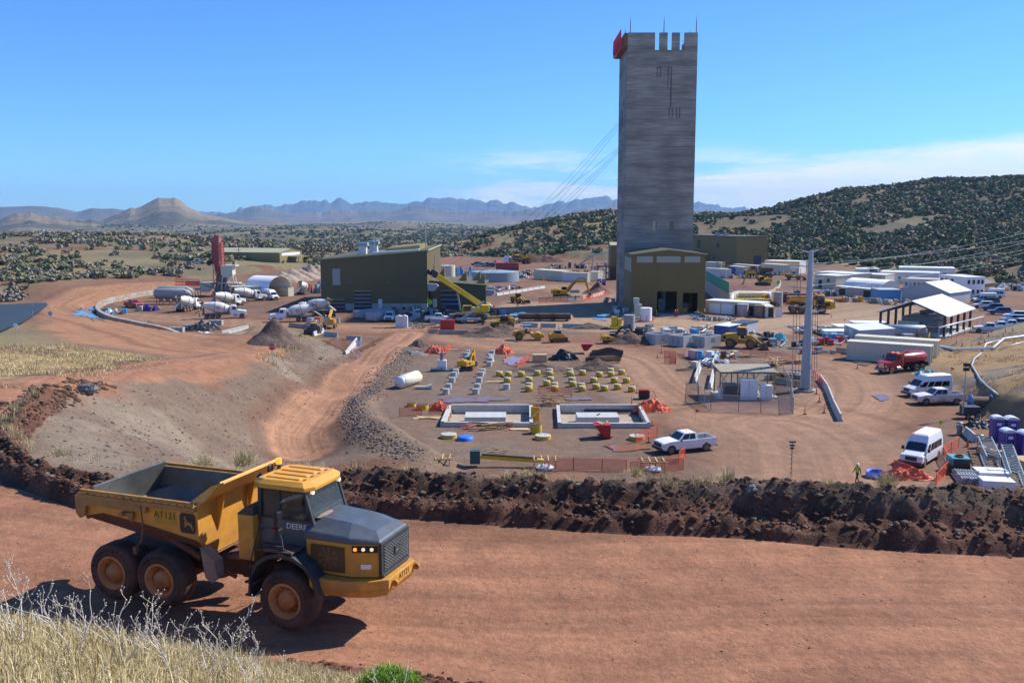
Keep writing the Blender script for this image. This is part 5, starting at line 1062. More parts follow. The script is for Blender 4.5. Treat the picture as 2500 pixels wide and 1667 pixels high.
car_row([('white pickup parked beside the two storey white cabins',2364,725,'suv_white',1),('dark grey car behind the front white van in the car park',2415,742,'suv_grey',0),('silver white car between the vans and the dark blue car',2400,752,'suv_white',0),('slate blue car parked in the middle of the car park',2422,758,'suv_blue',0),('deep blue car nearest to the open white roof',2440,768,'suv_blue',0),('white car right behind the deep blue car',2478,778,'suv_white',0),('silver car in the row behind the white pickups',2472,788,'suv_silver',0),('dark car in the row behind the white pickups',2462,797,'suv_grey',0),('white car at the end of the car park edge',2490,797,'suv_white',0)],'cars parked at the right edge',math.radians(163))
car_row([('white pickup closest to the roofed plant',2415,812,'suv_white',1),('white pickup second from the roofed plant',2442,808,'suv_white',1),('white pickup third from the roofed plant',2468,804,'suv_white',1)],'pickup trucks on the site',math.radians(163))
o_=ori((2420,748),(2380,745));van('front white van of the pair in the car park',G(2402,740),math.radians(178));van('rear white van of the pair in the car park',G(2422,728),math.radians(176))
cx_=[('suv_silver',1172,651),('suv_grey',1184,650),('suv_blue',1196,652),('suv_white',1208,651),('suv_silver',1219,650),('suv_grey',1163,648),('suv_white',1231,648),('suv_blue',1243,648),('suv_silver',1252,647)]
nms=['silver car second from the left end of the far car row','grey car third from the left in the far car row','blue car fourth from the left in the far car row','white car in the middle of the far car row','silver car right of the white one in the far car row','grey car at the left end of the far car row','white car third from the right in the far car row','blue car second from the right in the far car row','silver car at the right end of the far car row']
for(c_,x_,y_),l_ in zip(cx_,nms):suv(l_,G(x_,y_),math.radians(175),c_,'cars in the far row')
# people
P_=[('worker in white helmet and lime vest carrying a red paddle above the berm',2092,1180,200,'walk',(.03,.035,.06),(.02,.02,.03),'lime','white_clean'),('worker in red jacket with back turned outside the open hall doors',1648,776,80,'stand',(.5,.02,.02),(.03,.03,.03),None,'white_clean'),('second worker in red jacket facing the first outside the hall doors',1653,775,250,'stand',(.5,.02,.02),(.04,.04,.05),None,'white_clean'),('person in red shirt walking past the excavator barriers',1405,735,190,'walk',(.4,.02,.02),(.03,.03,.04),None,'white_clean'),('worker in a green vest beside the nearest mixer truck',487,775,20,'stand',(.03,.25,.03),(.03,.03,.03),'person_vest','white_clean'),('dark dressed worker walking in the tower shadow',1264,751,150,'walk',(.03,.03,.035),(.02,.02,.02),None,'white_clean'),('worker in lime vest beside the yellow drill rig',1514,797,170,'stand',(.04,.05,.05),(.03,.03,.03),'lime','white_clean'),('worker in a white helmet standing on the small earth heap',1464,714,200,'stand',(.05,.05,.05),(.03,.03,.03),'lime','white_clean')]
for lb,x_,y_,a_,ps,tp,lg,vs_,ht in P_:
 g=G(x_,y_);person(lb,g,math.radians(a_),ps,tp,lg,vs_,ht)
 # buildings and large structures
def tower_mat():
 m=bpy.data.materials.new('board_concrete');m.use_nodes=True;N=m.node_tree.nodes;L=m.node_tree.links;b=N['Principled BSDF'];b.inputs['Roughness'].default_value=.85
 t=N.new('ShaderNodeTexCoord');o=None
 for sc,lo,hi,a,c in(((.03,.03,.42),.32,.68,.68,1.32),((.22,.22,2.6),.3,.7,.74,1.26),((.16,.16,.2),.35,.65,.82,1.18)):
  mp_=N.new('ShaderNodeMapping');mp_.inputs['Scale'].default_value=sc;L.new(t.outputs['Object'],mp_.inputs[0]);x=N.new('ShaderNodeTexNoise');x.inputs['Scale'].default_value=1;x.inputs['Detail'].default_value=6;L.new(mp_.outputs[0],x.inputs[0])
  r=N.new('ShaderNodeMapRange');r.inputs[1].default_value=lo;r.inputs[2].default_value=hi;r.inputs[3].default_value=a;r.inputs[4].default_value=c;L.new(x.outputs[0],r.inputs[0])
  if o is None:o=r.outputs[0]
  else:w=N.new('ShaderNodeMath');w.operation='MULTIPLY';L.new(o,w.inputs[0]);L.new(r.outputs[0],w.inputs[1]);o=w.outputs[0]
 s=N.new('ShaderNodeSeparateXYZ');L.new(t.outputs['Object'],s.inputs[0]);f=N.new('ShaderNodeMath');f.operation='MULTIPLY';f.inputs[1].default_value=1.6;L.new(s.outputs[2],f.inputs[0]);fr=N.new('ShaderNodeMath');fr.operation='FRACT';L.new(f.outputs[0],fr.inputs[0])
 g=N.new('ShaderNodeMath');g.operation='GREATER_THAN';g.inputs[1].default_value=.9;L.new(fr.outputs[0],g.inputs[0]);q=N.new('ShaderNodeMath');q.operation='MULTIPLY_ADD';q.inputs[1].default_value=-.2;q.inputs[2].default_value=1;L.new(g.outputs[0],q.inputs[0])
 w=N.new('ShaderNodeMath');w.operation='MULTIPLY';L.new(o,w.inputs[0]);L.new(q.outputs[0],w.inputs[1]);v=N.new('ShaderNodeVectorMath');v.operation='SCALE';v.inputs[0].default_value=(.245,.225,.198);L.new(w.outputs[0],v.inputs['Scale']);L.new(v.outputs[0],b.inputs['Base Color']);M['board_concrete']=m
tower_mat()
mat('galv_dull',(.34,.33,.31),.6,.2,var=.12)
mat('red_silo',(.33,.09,.085),.6,var=.3,scale=.9)
mat('black_tarp',(.05,.05,.05),.5,var=.3,bump=.05,bscale=2)
mat('roof_olive',(.40,.38,.22),.5,var=.05,stripes=('xy',1.0,.06))
mat('olive_lt2',(.19,.145,.04),.6,var=.07,scale=.6,stripes=('xy',.8,.06))
mat('olive_big',(.125,.095,.032),.6,var=.07,scale=.4,stripes=('xy',1.0,.08))
mat('skin_tan',(.5,.38,.25),.8,var=.1);mat('sign_red',(.75,.03,.06),.5,var=.2)
Yt=228.0;Xl=at(1528,400,Yt).x;Xr=at(1696,400,Yt).x;Yb=Yt+17;zt=at(1600,80,Yt).z;zn=at(1600,122.5,Yt).z
T=thing('headframe_tower','tall board marked concrete headframe tower with a notched top','tower',((Xl+Xr)/2,Yt,0));cx0=(Xl+Xr)/2
X_=lambda px,y=100:at(px,y,Yt).x-cx0
b=MB();hw=(Xr-Xl)/2;b.box((0,8.5,zn/2),(2*hw,17,zn))
for a,c in((-hw,X_(1599.4)),(X_(1610.4),X_(1630)),(X_(1641),X_(1660)),(X_(1671.5),hw)):b.box(((a+c)/2,.4,(zt+zn)/2),(c-a,.8,zt-zn))
b.box((-hw+.4,8.9,(zt+zn)/2),(.8,16.2,zt-zn));b.box((hw-.4,8.9,(zt+zn)/2),(.8,16.2,zt-zn));b.box((0,16.6,zn+.9),(2*hw-1.6,.8,1.8));b.build('shaft','board_concrete',T)
def winp(px0,px1,y0,y1,nm='recess',m='recess_dark',th=.05):
 q=MB();a=at(px0,y0,Yt);c=at(px1,y1,Yt);q.box(((a.x+c.x)/2-cx0,-.02-th/2,(a.z+c.z)/2),(c.x-a.x,th,a.z-c.z));q.build(nm,m,T)
mat('recess_dark',(.07,.065,.06),.8,var=.2);mat('conc_dark',(.17,.165,.155),.85,var=.2)  # near-black panel tone: the shade of recesses and openings put into the colour
for a,y0,y1 in((1604,164,187),(1631,164,187),(1633,263,289),(1651,263,289)):
 winp(a,a+.9,y0,y1,'recess_frame');winp(a+8,a+8.9,y0,y1,'recess_frame');winp(a+.9,a+8,y1-1,y1,'recess_frame');
 if y0<200:winp(a+.9,a+8,y0,y0+2,'recess_frame')
winp(1637.5,1638.3,189,262,'joint_line');winp(1630.5,1631.2,189,216,'joint_line')
winp(1594,1604,540,563,'opening','skin_tan');winp(1635.5,1644,541,563,'window','glass_dark');winp(1600.5,1603.5,541,562,'opening_jamb','conc_dark',.08)
for a,c in((1600,374),(1613,374),(1600,414),(1612,415),(1576,444),(1599,455),(1611,455),(1630,455),(1578,571),(1583,571)):winp(a,a+2.5,c,c+1.4,'tie_hole')
for v,z0,z1 in((.35,245,262),(.5,272,312),(.7,292,325),(.45,340,360),(.75,343,362)):
 q=MB();y_=17*v;a=at(1515,z0,Yt+y_).z;c=at(1515,z1,Yt+y_).z;q.box((-hw-.03,y_,(a+c)/2),(.06,.9,abs(a-c)));q.build('side_opening','recess_dark',T)
q=MB();q.box((-hw-.03,12,3.2),(.06,2.6,5.2));q.build('side_door','recess_dark',T)
q=MB();q.box((-hw-.7,8,zt-3.4),(1.4,16,.25),0);q.box((-hw-.4,8,zt-1.6),(.8,16,3.0),0);q.build('sign_platform','rust',T)
q=MB();q.box((-hw-1.5,9,zt-.2),(.12,17,.15),0);q.box((-hw-1.5,9,zt-3.2),(.12,17,.15),0)
for k in range(12):q.beam((-hw-1.5,1+k*1.45,zt-3.3),(-hw-1.5,1+k*1.45+.7,zt+1.0),.12,.2);q.beam((-hw-1.5,1.7+k*1.45,zt+.8),(-hw-1.5,2.3+k*1.45,zt-2.2),.12,.2)
q.build('red_sign','sign_red',T)
for a,y0,yy_ in((1527,59,6),(1539,41,1),(1598,78,15),(1621,39,1),(1668,77,12),(1685,57,8),(1700,39,.6)):
 q=MB();p=at(a,80,Yt+yy_);h=(80-y0)/F*Yt;q.cyl((p.x-cx0,yy_,zt),(p.x-cx0,yy_,zt+h*.7),.14,.1,6);q.cyl((p.x-cx0,yy_,zt+h*.7),(p.x-cx0,yy_,zt+h),.06,.03,5);q.build('lightning_rod','galv_dark',T)
def door(t,x,w,h,y=-.03,nm='overhead_door',z0=.1,stripes=5):
 q=MB();q.box((x,y-.03,z0+h/2),(w,.06,h),0)
 for k in range(stripes):q.box((x,y-.07,z0+h*(k+.5)/stripes+h*.1),(w,.03,.16),1)
 return q.build(nm,['door_blue','door_yellow'],t)
def gable(name,label,cat,A_,B_,depth,h,ridge,wall,roof,along=True,over=.25,group=None,base=0.0,hr=None):
 A_=Vector((*A_[:2],base));B_=Vector((*B_[:2],base));L_=(B_-A_).length;t=thing(name,label,cat,A_,math.atan2(B_.y-A_.y,B_.x-A_.x),group);b=MB();r=MB();e=over
 if along:
  b.prism([(0,-.5),(depth,-.5),(depth,h),(depth/2,h+ridge),(0,h)],'x',0,L_)
  for s in(0,1):y0,y1=(-e,depth/2)if s==0 else(depth/2,depth+e);z0,z1=(h-e*ridge/(depth/2)+.05,h+ridge+.05)if s==0 else(h+ridge+.05,h-e*ridge/(depth/2)+.05);r.prism([(y0,z0),(y1,z1),(y1,z1+.12),(y0,z0+.12)],'x',-e,L_+e)
 else:
  b.prism([(0,-.5),(L_,-.5),(L_,h),(L_/2,h+ridge),(0,h)],'y',0,depth)
  for s in(0,1):x0,x1=(-e,L_/2)if s==0 else(L_/2,L_+e);z0,z1=(h-e*ridge/(L_/2)+.05,h+ridge+.05)if s==0 else(h+ridge+.05,h-e*ridge/(L_/2)+.05);r.prism([(x0,z0),(x1,z1),(x1,z1+.12),(x0,z0+.12)],'y',-e,depth+e)
 b.build('wall',wall,t);r.build('roof',roof,t);return t
Yh=213.5;x0=at(1540,760,Yh).x;x1=at(1719.5,760,Yh).x;wd=x1-x0;zE=13.6;zR=14.6;dp=14.0
HB=thing('shaft_hall','olive clad hall with two open doors at the foot of the concrete tower','industrial building',(x0,Yh,0));hx=lambda px:at(px,740,Yh).x-x0;hzz=lambda py:at(1600,py,Yh).z
d1,d2,d3,d4=hx(1604),hx(1652),hx(1667),hx(1703);h1,h2=hzz(711.5),hzz(715)
b=MB();tk=.25
for a,c,z0,z1 in((0,d1,0,zE),(d2,d3,0,zE),(d4,wd,0,zE),(d1,d2,h1,zE),(d3,d4,h2,zE)):b.box(((a+c)/2,tk/2,(z0+z1)/2),(c-a,tk,z1-z0))
b.prism([(0,zE),(wd,zE),(wd/2,zR)],'y',0,tk);b.build('front_wall','olive',HB)
b=MB();b.box((tk/2,dp/2+tk,zE/2),(tk,dp-tk,zE));b.box((wd-tk/2,dp/2+tk,zE/2),(tk,dp-tk,zE));b.box((wd/2,dp+.4,zE/2),(wd,.25,zE));b.build('side_walls','olive',HB)
b=MB();e=.3
for a,c,za,zc in((-e,wd/2,zE+.02,zR+.1),(wd/2,wd+e,zR+.1,zE+.02)):b.prism([(a,za),(c,zc),(c,zc+.18),(a,za+.18)],'y',-e,dp)
b.build('roof','olive_roof',HB);b=MB();b.beam((-e,-e-.03,zE+.15),(wd/2,-e-.03,zR+.22),.08,.28);b.beam((wd/2,-e-.03,zR+.22),(wd+e,-e-.03,zE+.15),.08,.28);b.build('verge_trim','trim',HB)
for a,c in((1553,1592),(1601,1659),(1668.5,1707)):
 b=MB();b.box(((hx(a)+hx(c))/2,-.04,(hzz(641)+hzz(626))/2),(hx(c)-hx(a),.06,hzz(626)-hzz(641)));b.build('translucent_panel','panel_lt',HB)
for k in range(3):b=MB();b.box((-.04,2+k*4.3,(zE-2.4)),(.06,3.4,3.0));b.build('translucent_panel','panel_lt',HB)
b=MB();b.box((wd/2,dp/2,.03),(wd-.6,dp-.6,.06));b.build('floor','concrete',HB)
b=MB();b.box((d1+2.2,8,1.5),(1.6,2,3));b.box((d1+3.2,11,3),(1,1,6));b.box((d4-1.5,7,1),(1.2,2,2));b.box((d3+1,10,2.2),(.8,1,4.4));b.build('stored_equipment','galv_dark',HB)
b=MB();b.box((d3+.9,3,.6),(1.2,1,1.2));b.build('yellow_cart','cat_yellow',HB)
for px in(1604,1704):q=MB();p=G(px-1,770);q.cyl((0,0,0),(0,0,1.3),.12);o=q.build('bollard','door_yellow');o.location=p;tag(o,'yellow bollard %s the open hall doors'%('left of' if px<1650 else 'right of'),'bollard','bollards at the hall doors')
q=MB();A_,B_=G(1585,775),G(1712,768);q.prism([(x0+6,Yh-.05),(x0+6.5,Yh-4),(x0+wd-.5,Yh-1.6),(x0+wd,Yh-.05)],'z',.005,.08);tag(q.build('apron','concrete_lt'),kind='structure')
Yf=G(915,757).y;x0=at(785,757,Yf).x;x1=at(1044,757,Yf).x;zl=at(785,635,Yf).z;zr=at(1043,613,Yf).z;dp=42;wd=x1-x0
HO=thing('hoist_hall','large dark olive metal hall with sloping roof left of the tower','industrial building',(x0,Yf,0));hx=lambda px:at(px,720,Yf).x-x0;hzz=lambda py:at(900,py,Yf).z
b=MB();b.prism([(0,1.6),(wd,1.6),(wd,zr),(0,zl)],'y',0,dp);b.build('wall','olive_big',HO)
b=MB();b.box((wd/2,dp/2,.8),(wd-.1,dp-.1,1.6));b.build('plinth','concrete',HO)
pass
b=MB();b.prism([(-.3,zl+.02),(wd+.3,zr+.02),(wd+.3,zr+.3),(-.3,zl+.3)],'y',-.3,dp+.3);b.build('roof','olive_roof',HO)
b=MB();b.beam((-.3,-.34,zl+.2),(wd+.3,-.34,zr+.2),.08,.3);b.beam((wd+.35,-.3,zr+.2),(wd+.35,dp,zr+.2),.08,.35);b.build('roof_trim','trim',HO)
mx0,mx1=hx(915),hx(1010);b=MB();zs=lambda x:zl+(zr-zl)*x/wd
b.prism([(mx0+2,zs(mx0)),(mx1+1,zs(mx1)),(mx1+1,zs(mx1)+1.5),(mx0+2,zs(mx0)+1.5)],'y',6,26);b.build('roof_monitor','olive_lt',HO)
b=MB();b.prism([(mx0-1,zs(mx0)+.3),(mx1+1,zs(mx1)+.3),(mx1+1,zs(mx1)+.6),(mx0-1,zs(mx0)+.6)],'y',3.6,5.9);b.build('monitor_gutter','roof_white',HO)
for px,yy_ in((886,8),(913,16)):
 x=at(px,620,Yf+yy_).x-x0;b=MB();b.box((x,yy_,zs(x)+1.3),(1.9,2.2,2.4));v=b.build('roof_fan','offwhite_box',HO);b=MB();b.box((x,yy_,zs(x)+2.75),(2.7,3,.8));b.build('fan_hood','tank_blue',v)
for px in(914,1039,1058):b=MB();x=at(px,600,Yf+1).x-x0;b.cyl((min(x,wd-.3),1,zs(wd*.5)),(min(x,wd-.3),1,zs(wd*.5)+7.5*(.7 if px==1058 else 1)),.1,.06,6);b.build('lightning_rod','galv',HO)
b=MB();b.box(((hx(813)+hx(832))/2,-.04,(hzz(696)+hzz(656))/2),(hx(832)-hx(813),.07,hzz(656)-hzz(696)));b.build('translucent_panel','panel_lt',HO)
door(HO,(hx(864)+hx(907))/2,hx(907)-hx(864),hzz(709)-.2,stripes=5);door(HO,(hx(806)+hx(842))/2,hx(842)-hx(806),hzz(728)-.2,stripes=3)
b=MB();b.box((hx(928),-.05,1.15+.4),(.95,.06,2.2));b.build('door','offwhite_box',HO)
b=MB();b.box((wd+.04,21,9.8),(.06,.9,5));b.box((wd+.04,2.6,2.8),(.06,.9,3));b.build('slot','recess_dark',HO)
for k in range(4):b=MB();b.box((hx((795,857,948,1036)[k]),-.25,hzz(690)),(.45,.4,.2));b.build('wall_lamp','galv_dark',HO)
def hood(t,x,y,z,s=1.0):
 b=MB();b.prism([(0,-.9*s),(1.6*s,-.9*s),(2.6*s,.2*s),(2.2*s,.75*s),(0,.9*s)],'y',y-.8*s,y+.8*s);b.v=[(p[0]+x,p[1],p[2]+z)for p in b.v];return b.build('air_intake','galv',t)
hood(HO,wd,1.5,5.4)
Ya=Yf+4;xa=wd+x0+.3;x1=at(1186,752,Ya).x;wa=x1-xa;AN=thing('hoist_annex','low olive annex with four triangular fins on its flat roof','industrial building',(xa,Ya,0));b=MB();b.prism([(0,0),(wa,0),(wa,5.4),(0,6.6)],'y',0,19);b.build('wall','olive_big',AN)
b=MB();b.prism([(0,6.62),(wa+.3,5.42),(wa+.3,5.65),(0,6.85)],'y',-.3,19.3);b.build('roof','olive_roof',AN)
for px,py,yy_ in((1086,672,15),(1140,688,9),(1173,680,14),(1184,694,5)):
 x=at(px,py,Ya+yy_).x-xa;zz=6.7-1.2*x/wa;b=MB();b.prism([(x-2.4,zz),(x,zz),(x,zz+2.7)],'y',yy_-.9,yy_+.9);b.build('rope_fin','olive_lt',AN)
hx2=lambda px:at(px,740,Ya).x-xa;door(AN,(hx2(1076)+hx2(1123))/2,hx2(1123)-hx2(1076),4.4,stripes=4);b=MB();b.box((hx2(1062),-.05,1.3),(1.0,.06,2.1));b.build('door','offwhite_box',AN);hood(AN,wa,3,3.6,.85);hood(AN,wa,9,3.9,.85)
ZP=zt
for k,(px,py,yy_,py2)in enumerate([(1140,670,9,297),(1173,665,14,303),(1184,680,5,312),(1086,655,15,360),(1150,668,10,364),(1176,664,14,368),(1186,682,6,372)]):
 a=at(px,py,Ya+yy_);c=at(1512,py2,Yt+8);pts=[a.lerp(c,u/12)-Vector((0,0,5.5*(u/12)*(1-u/12)))for u in range(13)];q=MB();q.tube(pts,.035,5)
 o=q.build('hoist_rope','galv_dark');tag(o,['upper hoist rope reaching the tower highest of the three','middle one of the three upper hoist ropes','lowest of the three upper hoist ropes','top rope of the lower bundle of hoist ropes','second rope from the top in the lower hoist bundle','third rope from the top in the lower hoist bundle','bottom rope of the lower bundle of hoist ropes'][k],'rope','hoist ropes between annex and tower')
A_,B_=G(1672,641),G(1797,652);Cc=G(1836,646);t=thing('olive_building','olive clad box building behind the tower on the right','industrial building',A_,math.atan2(B_.y-A_.y,B_.x-A_.x));L_=(B_-A_).length;hh=13.0
b=MB();b.box((L_/2,8,hh/2),(L_,16,hh));b.build('wall','olive_lt2',t);b=MB();b.box((L_/2,8,hh+.2),(L_+.6,16.6,.4));b.build('roof','olive_roof',t)
pass
for u,w_,z_,h_ in((.28,.07,9.2,3.6),(.66,.05,9.0,1.8)):b=MB();b.box((L_*u,-.04,z_),(L_*w_,.07,h_));b.build('window_opening','recess_dark',t)
door(t,L_*.58,2.6,4,stripes=3);b=MB();b.box((L_+.04,11,2.5),(.08,4,4.6));b.build('side_door','door_blue',t);b=MB();b.box((L_*.35,-2.5,5.6),(5,5,.3));b.box((L_*.3,-2,2.8),(8,4,5.4));b.build('lower_wing','olive_lt2',t)
b=MB();b.box((L_*.5,4,hh+.9),(2.5,2,1));b.box((L_*.62,5,hh+.9),(2,2,1));b.build('roof_unit','tank_blue',t)
A_=at(1490,700,330);t=gable('conveyor_house','small olive transfer house with a pale roof half hidden behind the tower','industrial building',(A_.x,330),(A_.x+8,330),8,12,.9,'olive','trim',True,base=0)
b=MB();b.box((4,-.6,2.2),(8.5,1.0,4.6));b.box((-2.5,2,4.6),(4.5,4,.3));b.beam((-4.4,.5,0),(-4.4,.5,4.6),.4,.4);b.beam((-1.5,.5,0),(-1.5,.5,4.6),.4,.4);b.build('steel_frame','dark_steel',t)
q=MB();a,c,d=at(1488,616,332),at(1447,623,345),at(1412,648,360);q.beam(a,c,.5,.5);q.beam(c,d,.5,.5);q.beam(c,(c.x,c.y,0),.2,.2);tag(q.build('conveyor','galv'),'thin pale conveyor running from the olive transfer house down to the left','conveyor')
zb=0.5;B_=at(683,629,425);C_=at(737,620,445);d_=Vector((C_.y-B_.y,-(C_.x-B_.x))).normalized();A_=Vector((B_.x,B_.y))-d_*34
t=gable('warehouse','long low warehouse with a pale olive roof on the rise behind the batch plant','warehouse',A_,(B_.x,B_.y),20.7,5.2,1.6,'olive_lt','roof_olive',True,base=at(683,617,425).z-5.3)
pass;b=MB();b.box((34.1,10,4.4),(.1,17,1.3));b.build('gable_panel','roof_white',t);b=MB();b.box((37,12,3.2),(7,9,.25));b.box((39,8,1.5),(.2,.2,3.2));b.box((39,16,1.5),(.2,.2,3.2));b.build('side_canopy','olive_lt',t)
mat('cream_pink',(.5,.42,.36),.6,var=.08,stripes=('xy',3,.15))
def boxb(name,label,cat,a,c,depth,h,wall,roof=None,group=None,doors=(),z=0,ov=.12,pitch=0.0,parts=()):
 A_,B_=G(*a,z),G(*c,z);L_=(B_-A_).length;t=thing(name,label,cat,A_,math.atan2(B_.y-A_.y,B_.x-A_.x),group);b=MB()
 b.prism([(0,0),(depth,0),(depth,h+pitch),(0,h)],'x',0,L_);b.build('wall' if cat not in('container',)else 'shell',wall,t)
 b=MB();b.prism([(-ov,h+.01),(depth+ov,h+pitch+.01),(depth+ov,h+pitch+.12),(-ov,h+.12)],'x',-ov,L_+ov);b.build('roof',roof or wall,t)
 if cat=='container':
  b=MB()
  for x in(0,L_):
   for y in(0,depth):b.box((x,y,h/2),(.16,.16,h+.06))
  for y in(-.03,depth+.03):b.box((L_/2,y,.08),(L_,.1,.16));b.box((L_/2,y,h-.05),(L_,.1,.14))
  b.build('corner_frame','cream_plain' if 'cream' in wall or 'white' in wall else wall,t)
  b=MB();
  for k in(.2,.4,.6,.8):b.cyl((L_+.05,depth*k,.15),(L_+.05,depth*k,h-.15),.025,n=5)
  b.build('door_bars','galv_dark',t)
 for(u0,u1,z0,z1,mm)in doors:b=MB();b.box((L_*(u0+u1)/2,-.05,(z0+z1)/2),(L_*(u1-u0),.06,z1-z0));b.build('door' if z0<.5 else 'window',mm,t)
 return t
ct=lambda lb,a,c,h=2.7,w='cream',d=2.5,r=None,g='shipping containers',**k:boxb('shipping_container',lb,'container',a,c,d,h,w,r or 'cream_plain',g,**k)
ct('long cream container directly behind the red tank truck',(2067,877),(2270,892),2.8);p=G(2087,865);ct('cream container standing behind and above the front cream one',(2086,862),(2286,877),2.8)
ct('long cream container at left end behind the big yellow excavator',(1304,681),(1371,686),3.3,d=5);ct('white container with three pale roller doors behind the excavator boom',(1372,687),(1434,689),3.0,'offwhite_box',doors=((.06,.2,.2,2.3,'roof_white'),(.25,.38,.2,2.3,'roof_white'),(.42,.58,.2,2.3,'roof_white')));ct('cream container with an open end beside the purple toilets',(1436,686),(1460,687),3.2,'cream',d=4)
ct('dull red container beyond the blue tank',(1211,660),(1266,660),2.9,'red_dull',r='red_dull')
ct('white container with a small square sign right of the tower hall',(1720,676),(1772,680),3.2,'offwhite_box');ct('grey container with a blue door beyond the square signed one',(1776,668),(1815,672),3.0,'wall_grey',doors=((.05,.5,.1,2.6,'blue'),));ct('long cream container in front of the olive box building',(1790,663),(1850,668),3.0)
ct('pale container row seen right of the shaft hall roof',(1722,660),(1760,662),3.4);ct('pale cream container left of the striped white building',(1858,668),(1912,672),3.8,d=3.5)
boxb('workshop_cabin','white cabin with an orange stripe under its roof at the foot of the scrub hill','cabin',(1866,665),(1951,668),8,4.6,'offwhite_box','roof_white',doors=((0,1,3.9,4.6,'sign_yellow'),(.5,.97,.1,1.6,'wall_grey'),(.12,.2,1.6,2.8,'glass_dark')))
boxb('container_workshop','long cream workshop row with white roller doors right of the open hall','workshop',(1722,764),(1857,773),5,2.9,'cream','roof_white',doors=((.07,.27,.1,2.3,'white_clean'),(.3,.5,.1,2.3,'white_clean'),(.54,.66,.1,2.3,'black'),(.74,.9,.1,2.3,'black')))
t=boxb('storage_box','small cream container with one door standing open','container',(1869,776),(1888,776),5,2.4,'cream','cream_plain',pitch=.3);b=MB();b.box((2.9,0,1.2),(1.5,.06,2.2));b.build('open_door','offwhite_box',t);b=MB();b.box((1.2,-.04,1.2),(1.3,.05,2.1));b.build('opening','black',t)
boxb('site_store','blue container with a pale pitched top behind the large wheel loader','container',(1744,829),(1778,833),4.5,2.6,'blue','roof_white',pitch=.2);boxb('site_store','black tarpaulin topped box trailer behind the loader cab','trailer',(1785,826),(1822,829),5.5,2.9,'wall_grey','black_tarp')
pass
boxb('lean_shed','white shed with a single sloping roof above the cream containers','shed',(2060,822),(2098,838),6,2.2,'wall_grey','roof_white',pitch=.4,doors=((.35,.6,.1,2,'offwhite_box'),))
boxb('long_cabin','cream two door store behind the steel power pole','cabin',(1988,702),(2040,706),8,4.0,'cream','roof_white',doors=((.2,.35,.1,2.5,'black'),(.6,.7,2,3,'glass_dark')))
boxb('long_cabin','cream flat roofed store left of the ribbed arch roof','cabin',(1990,690),(2085,697),9,3.6,'cream','roof_white')
t=boxb('store_base','pinkish container row carrying the white ribbed arch roof','container',(2038,719),(2146,730),2.6,2.4,'cream_pink','roof_white',doors=((.1,.24,.1,2,'black'),(.66,.84,.1,2,'black')))
boxb('blue_store','blue container store between the arch roof and the silver gabled shed','container',(2147,736),(2198,736),6,3.0,'equip_blue','wall_grey')
A_,B_=G(2056,714),G(2152,722);t=thing('arch_shelter','white shelter with a ribbed half round roof','shelter',A_,math.atan2(B_.y-A_.y,B_.x-A_.x));L_=(B_-A_).length;b=MB()
for k in range(15):
 x=L_*k/15
 for(xa_,xb_,ra,rb)in((x,x+L_/30,3.5,3.8),(x+L_/30,x+L_/15,3.8,3.5)):b.add([(xx,4.2+r_*math.cos(j*PI/10)*1.1,1.9+r_*math.sin(j*PI/10)*.62)for xx,r_ in((xa_,ra),(xb_,rb))for j in range(11)],[(j,j+1,12+j,11+j)for j in range(10)])
b.build('ribbed_roof','white_clean',t);b=MB();b.prism([(4.2+3.6*math.cos(j*PI/10)*1.1,1.9+3.6*math.sin(j*PI/10)*.62)for j in range(11)],'x',L_-.1,L_);b.box((L_/2,4.2,.95),(L_,7.6,1.9));b.build('end_wall','wall_grey',t)
gable('silver_shed','silver blue gabled shed behind the roofed plant','shed',G(2200,736),G(2316,744),13,2.9,2.4,'wall_grey','roof_blue',False)
A_,B_=G(2296,722),G(2355,726);t=boxb('office_block','two storey white cabin office block beside the car park','office',(2293,719),(2355,727),6,5.6,'white_clean','white_clean');L_=(B_-A_).length
for u in(.12,.4,.78):
 for z_ in(1.6,4.3):b=MB();b.box((L_*u,-.05,z_),(1.1,.06,1.0));b.build('window','glass',t)
for y_ in(1,2.5,4,5.2):
 for z_ in(1.6,4.3):b=MB();b.box((7.0,y_,z_),(.1,.7,1.1));o=b.build('window','glass',t);o.location.x=(G(2355,727)-G(2293,719)).length-7.0+.05
gable('tan_house','tan house with a dark brown roof at the end of the office block','house',G(2384,722),G(2427,716),10,3.0,1.4,'tan_wall','brown_roof',True)
for a,c,d,h,lb in(((2100,693),(2160,696),8,3.2,'cream cabin behind the ribbed arch'),((2150,690),(2292,694),9,3.6,'long white flat roof behind the silver shed'),((2205,706),(2290,710),8,3.2,'low pinkish roofed cabin left of the office block'),((2090,680),(2145,681),7,3.4,'pale grey cabin at the scrub edge'),((2195,679),(2330,682),10,3.8,'farthest white cabin row below the wooded hillside')):
 boxb('site_cabin',lb,'cabin',a,c,d,h,'cream' if 'cream' in lb else 'offwhite_box','roof_white' if 'pink' not in lb else 'cream_pink','site cabins on the right',tuple((u,u+.05,.1 if k_%3==1 else 1.2,2.2,'glass_dark' if k_%3!=1 else 'wall_grey')for k_,u in enumerate((.06,.18,.3,.42,.55,.68,.8,.91))))
b=MB();b.cyl((0,0,0),(0,0,3.4),2.2,n=20);t=thing('poly_tank','black plastic water tank at the foot of the scrub hill','tank',G(2131,680));b.build('tank_wall','plastic_black',t);b=MB();b.cyl((0,0,3.4),(0,0,4.2),2.2,.4,n=20);b.build('lid','tank_blue',t)
FL,FR_,BR=G(2148,812),G(2304,824),G(2376,802);L_=(FR_-FL).length;D_=(BR-FR_).length;ang=math.atan2(FR_.y-FL.y,FR_.x-FL.x);t=thing('roofed_plant','open sided steel shelter with a wide white gable roof over pumps','shelter',FL,ang)
b=MB();e=.7;h=4.1;rg=6.4
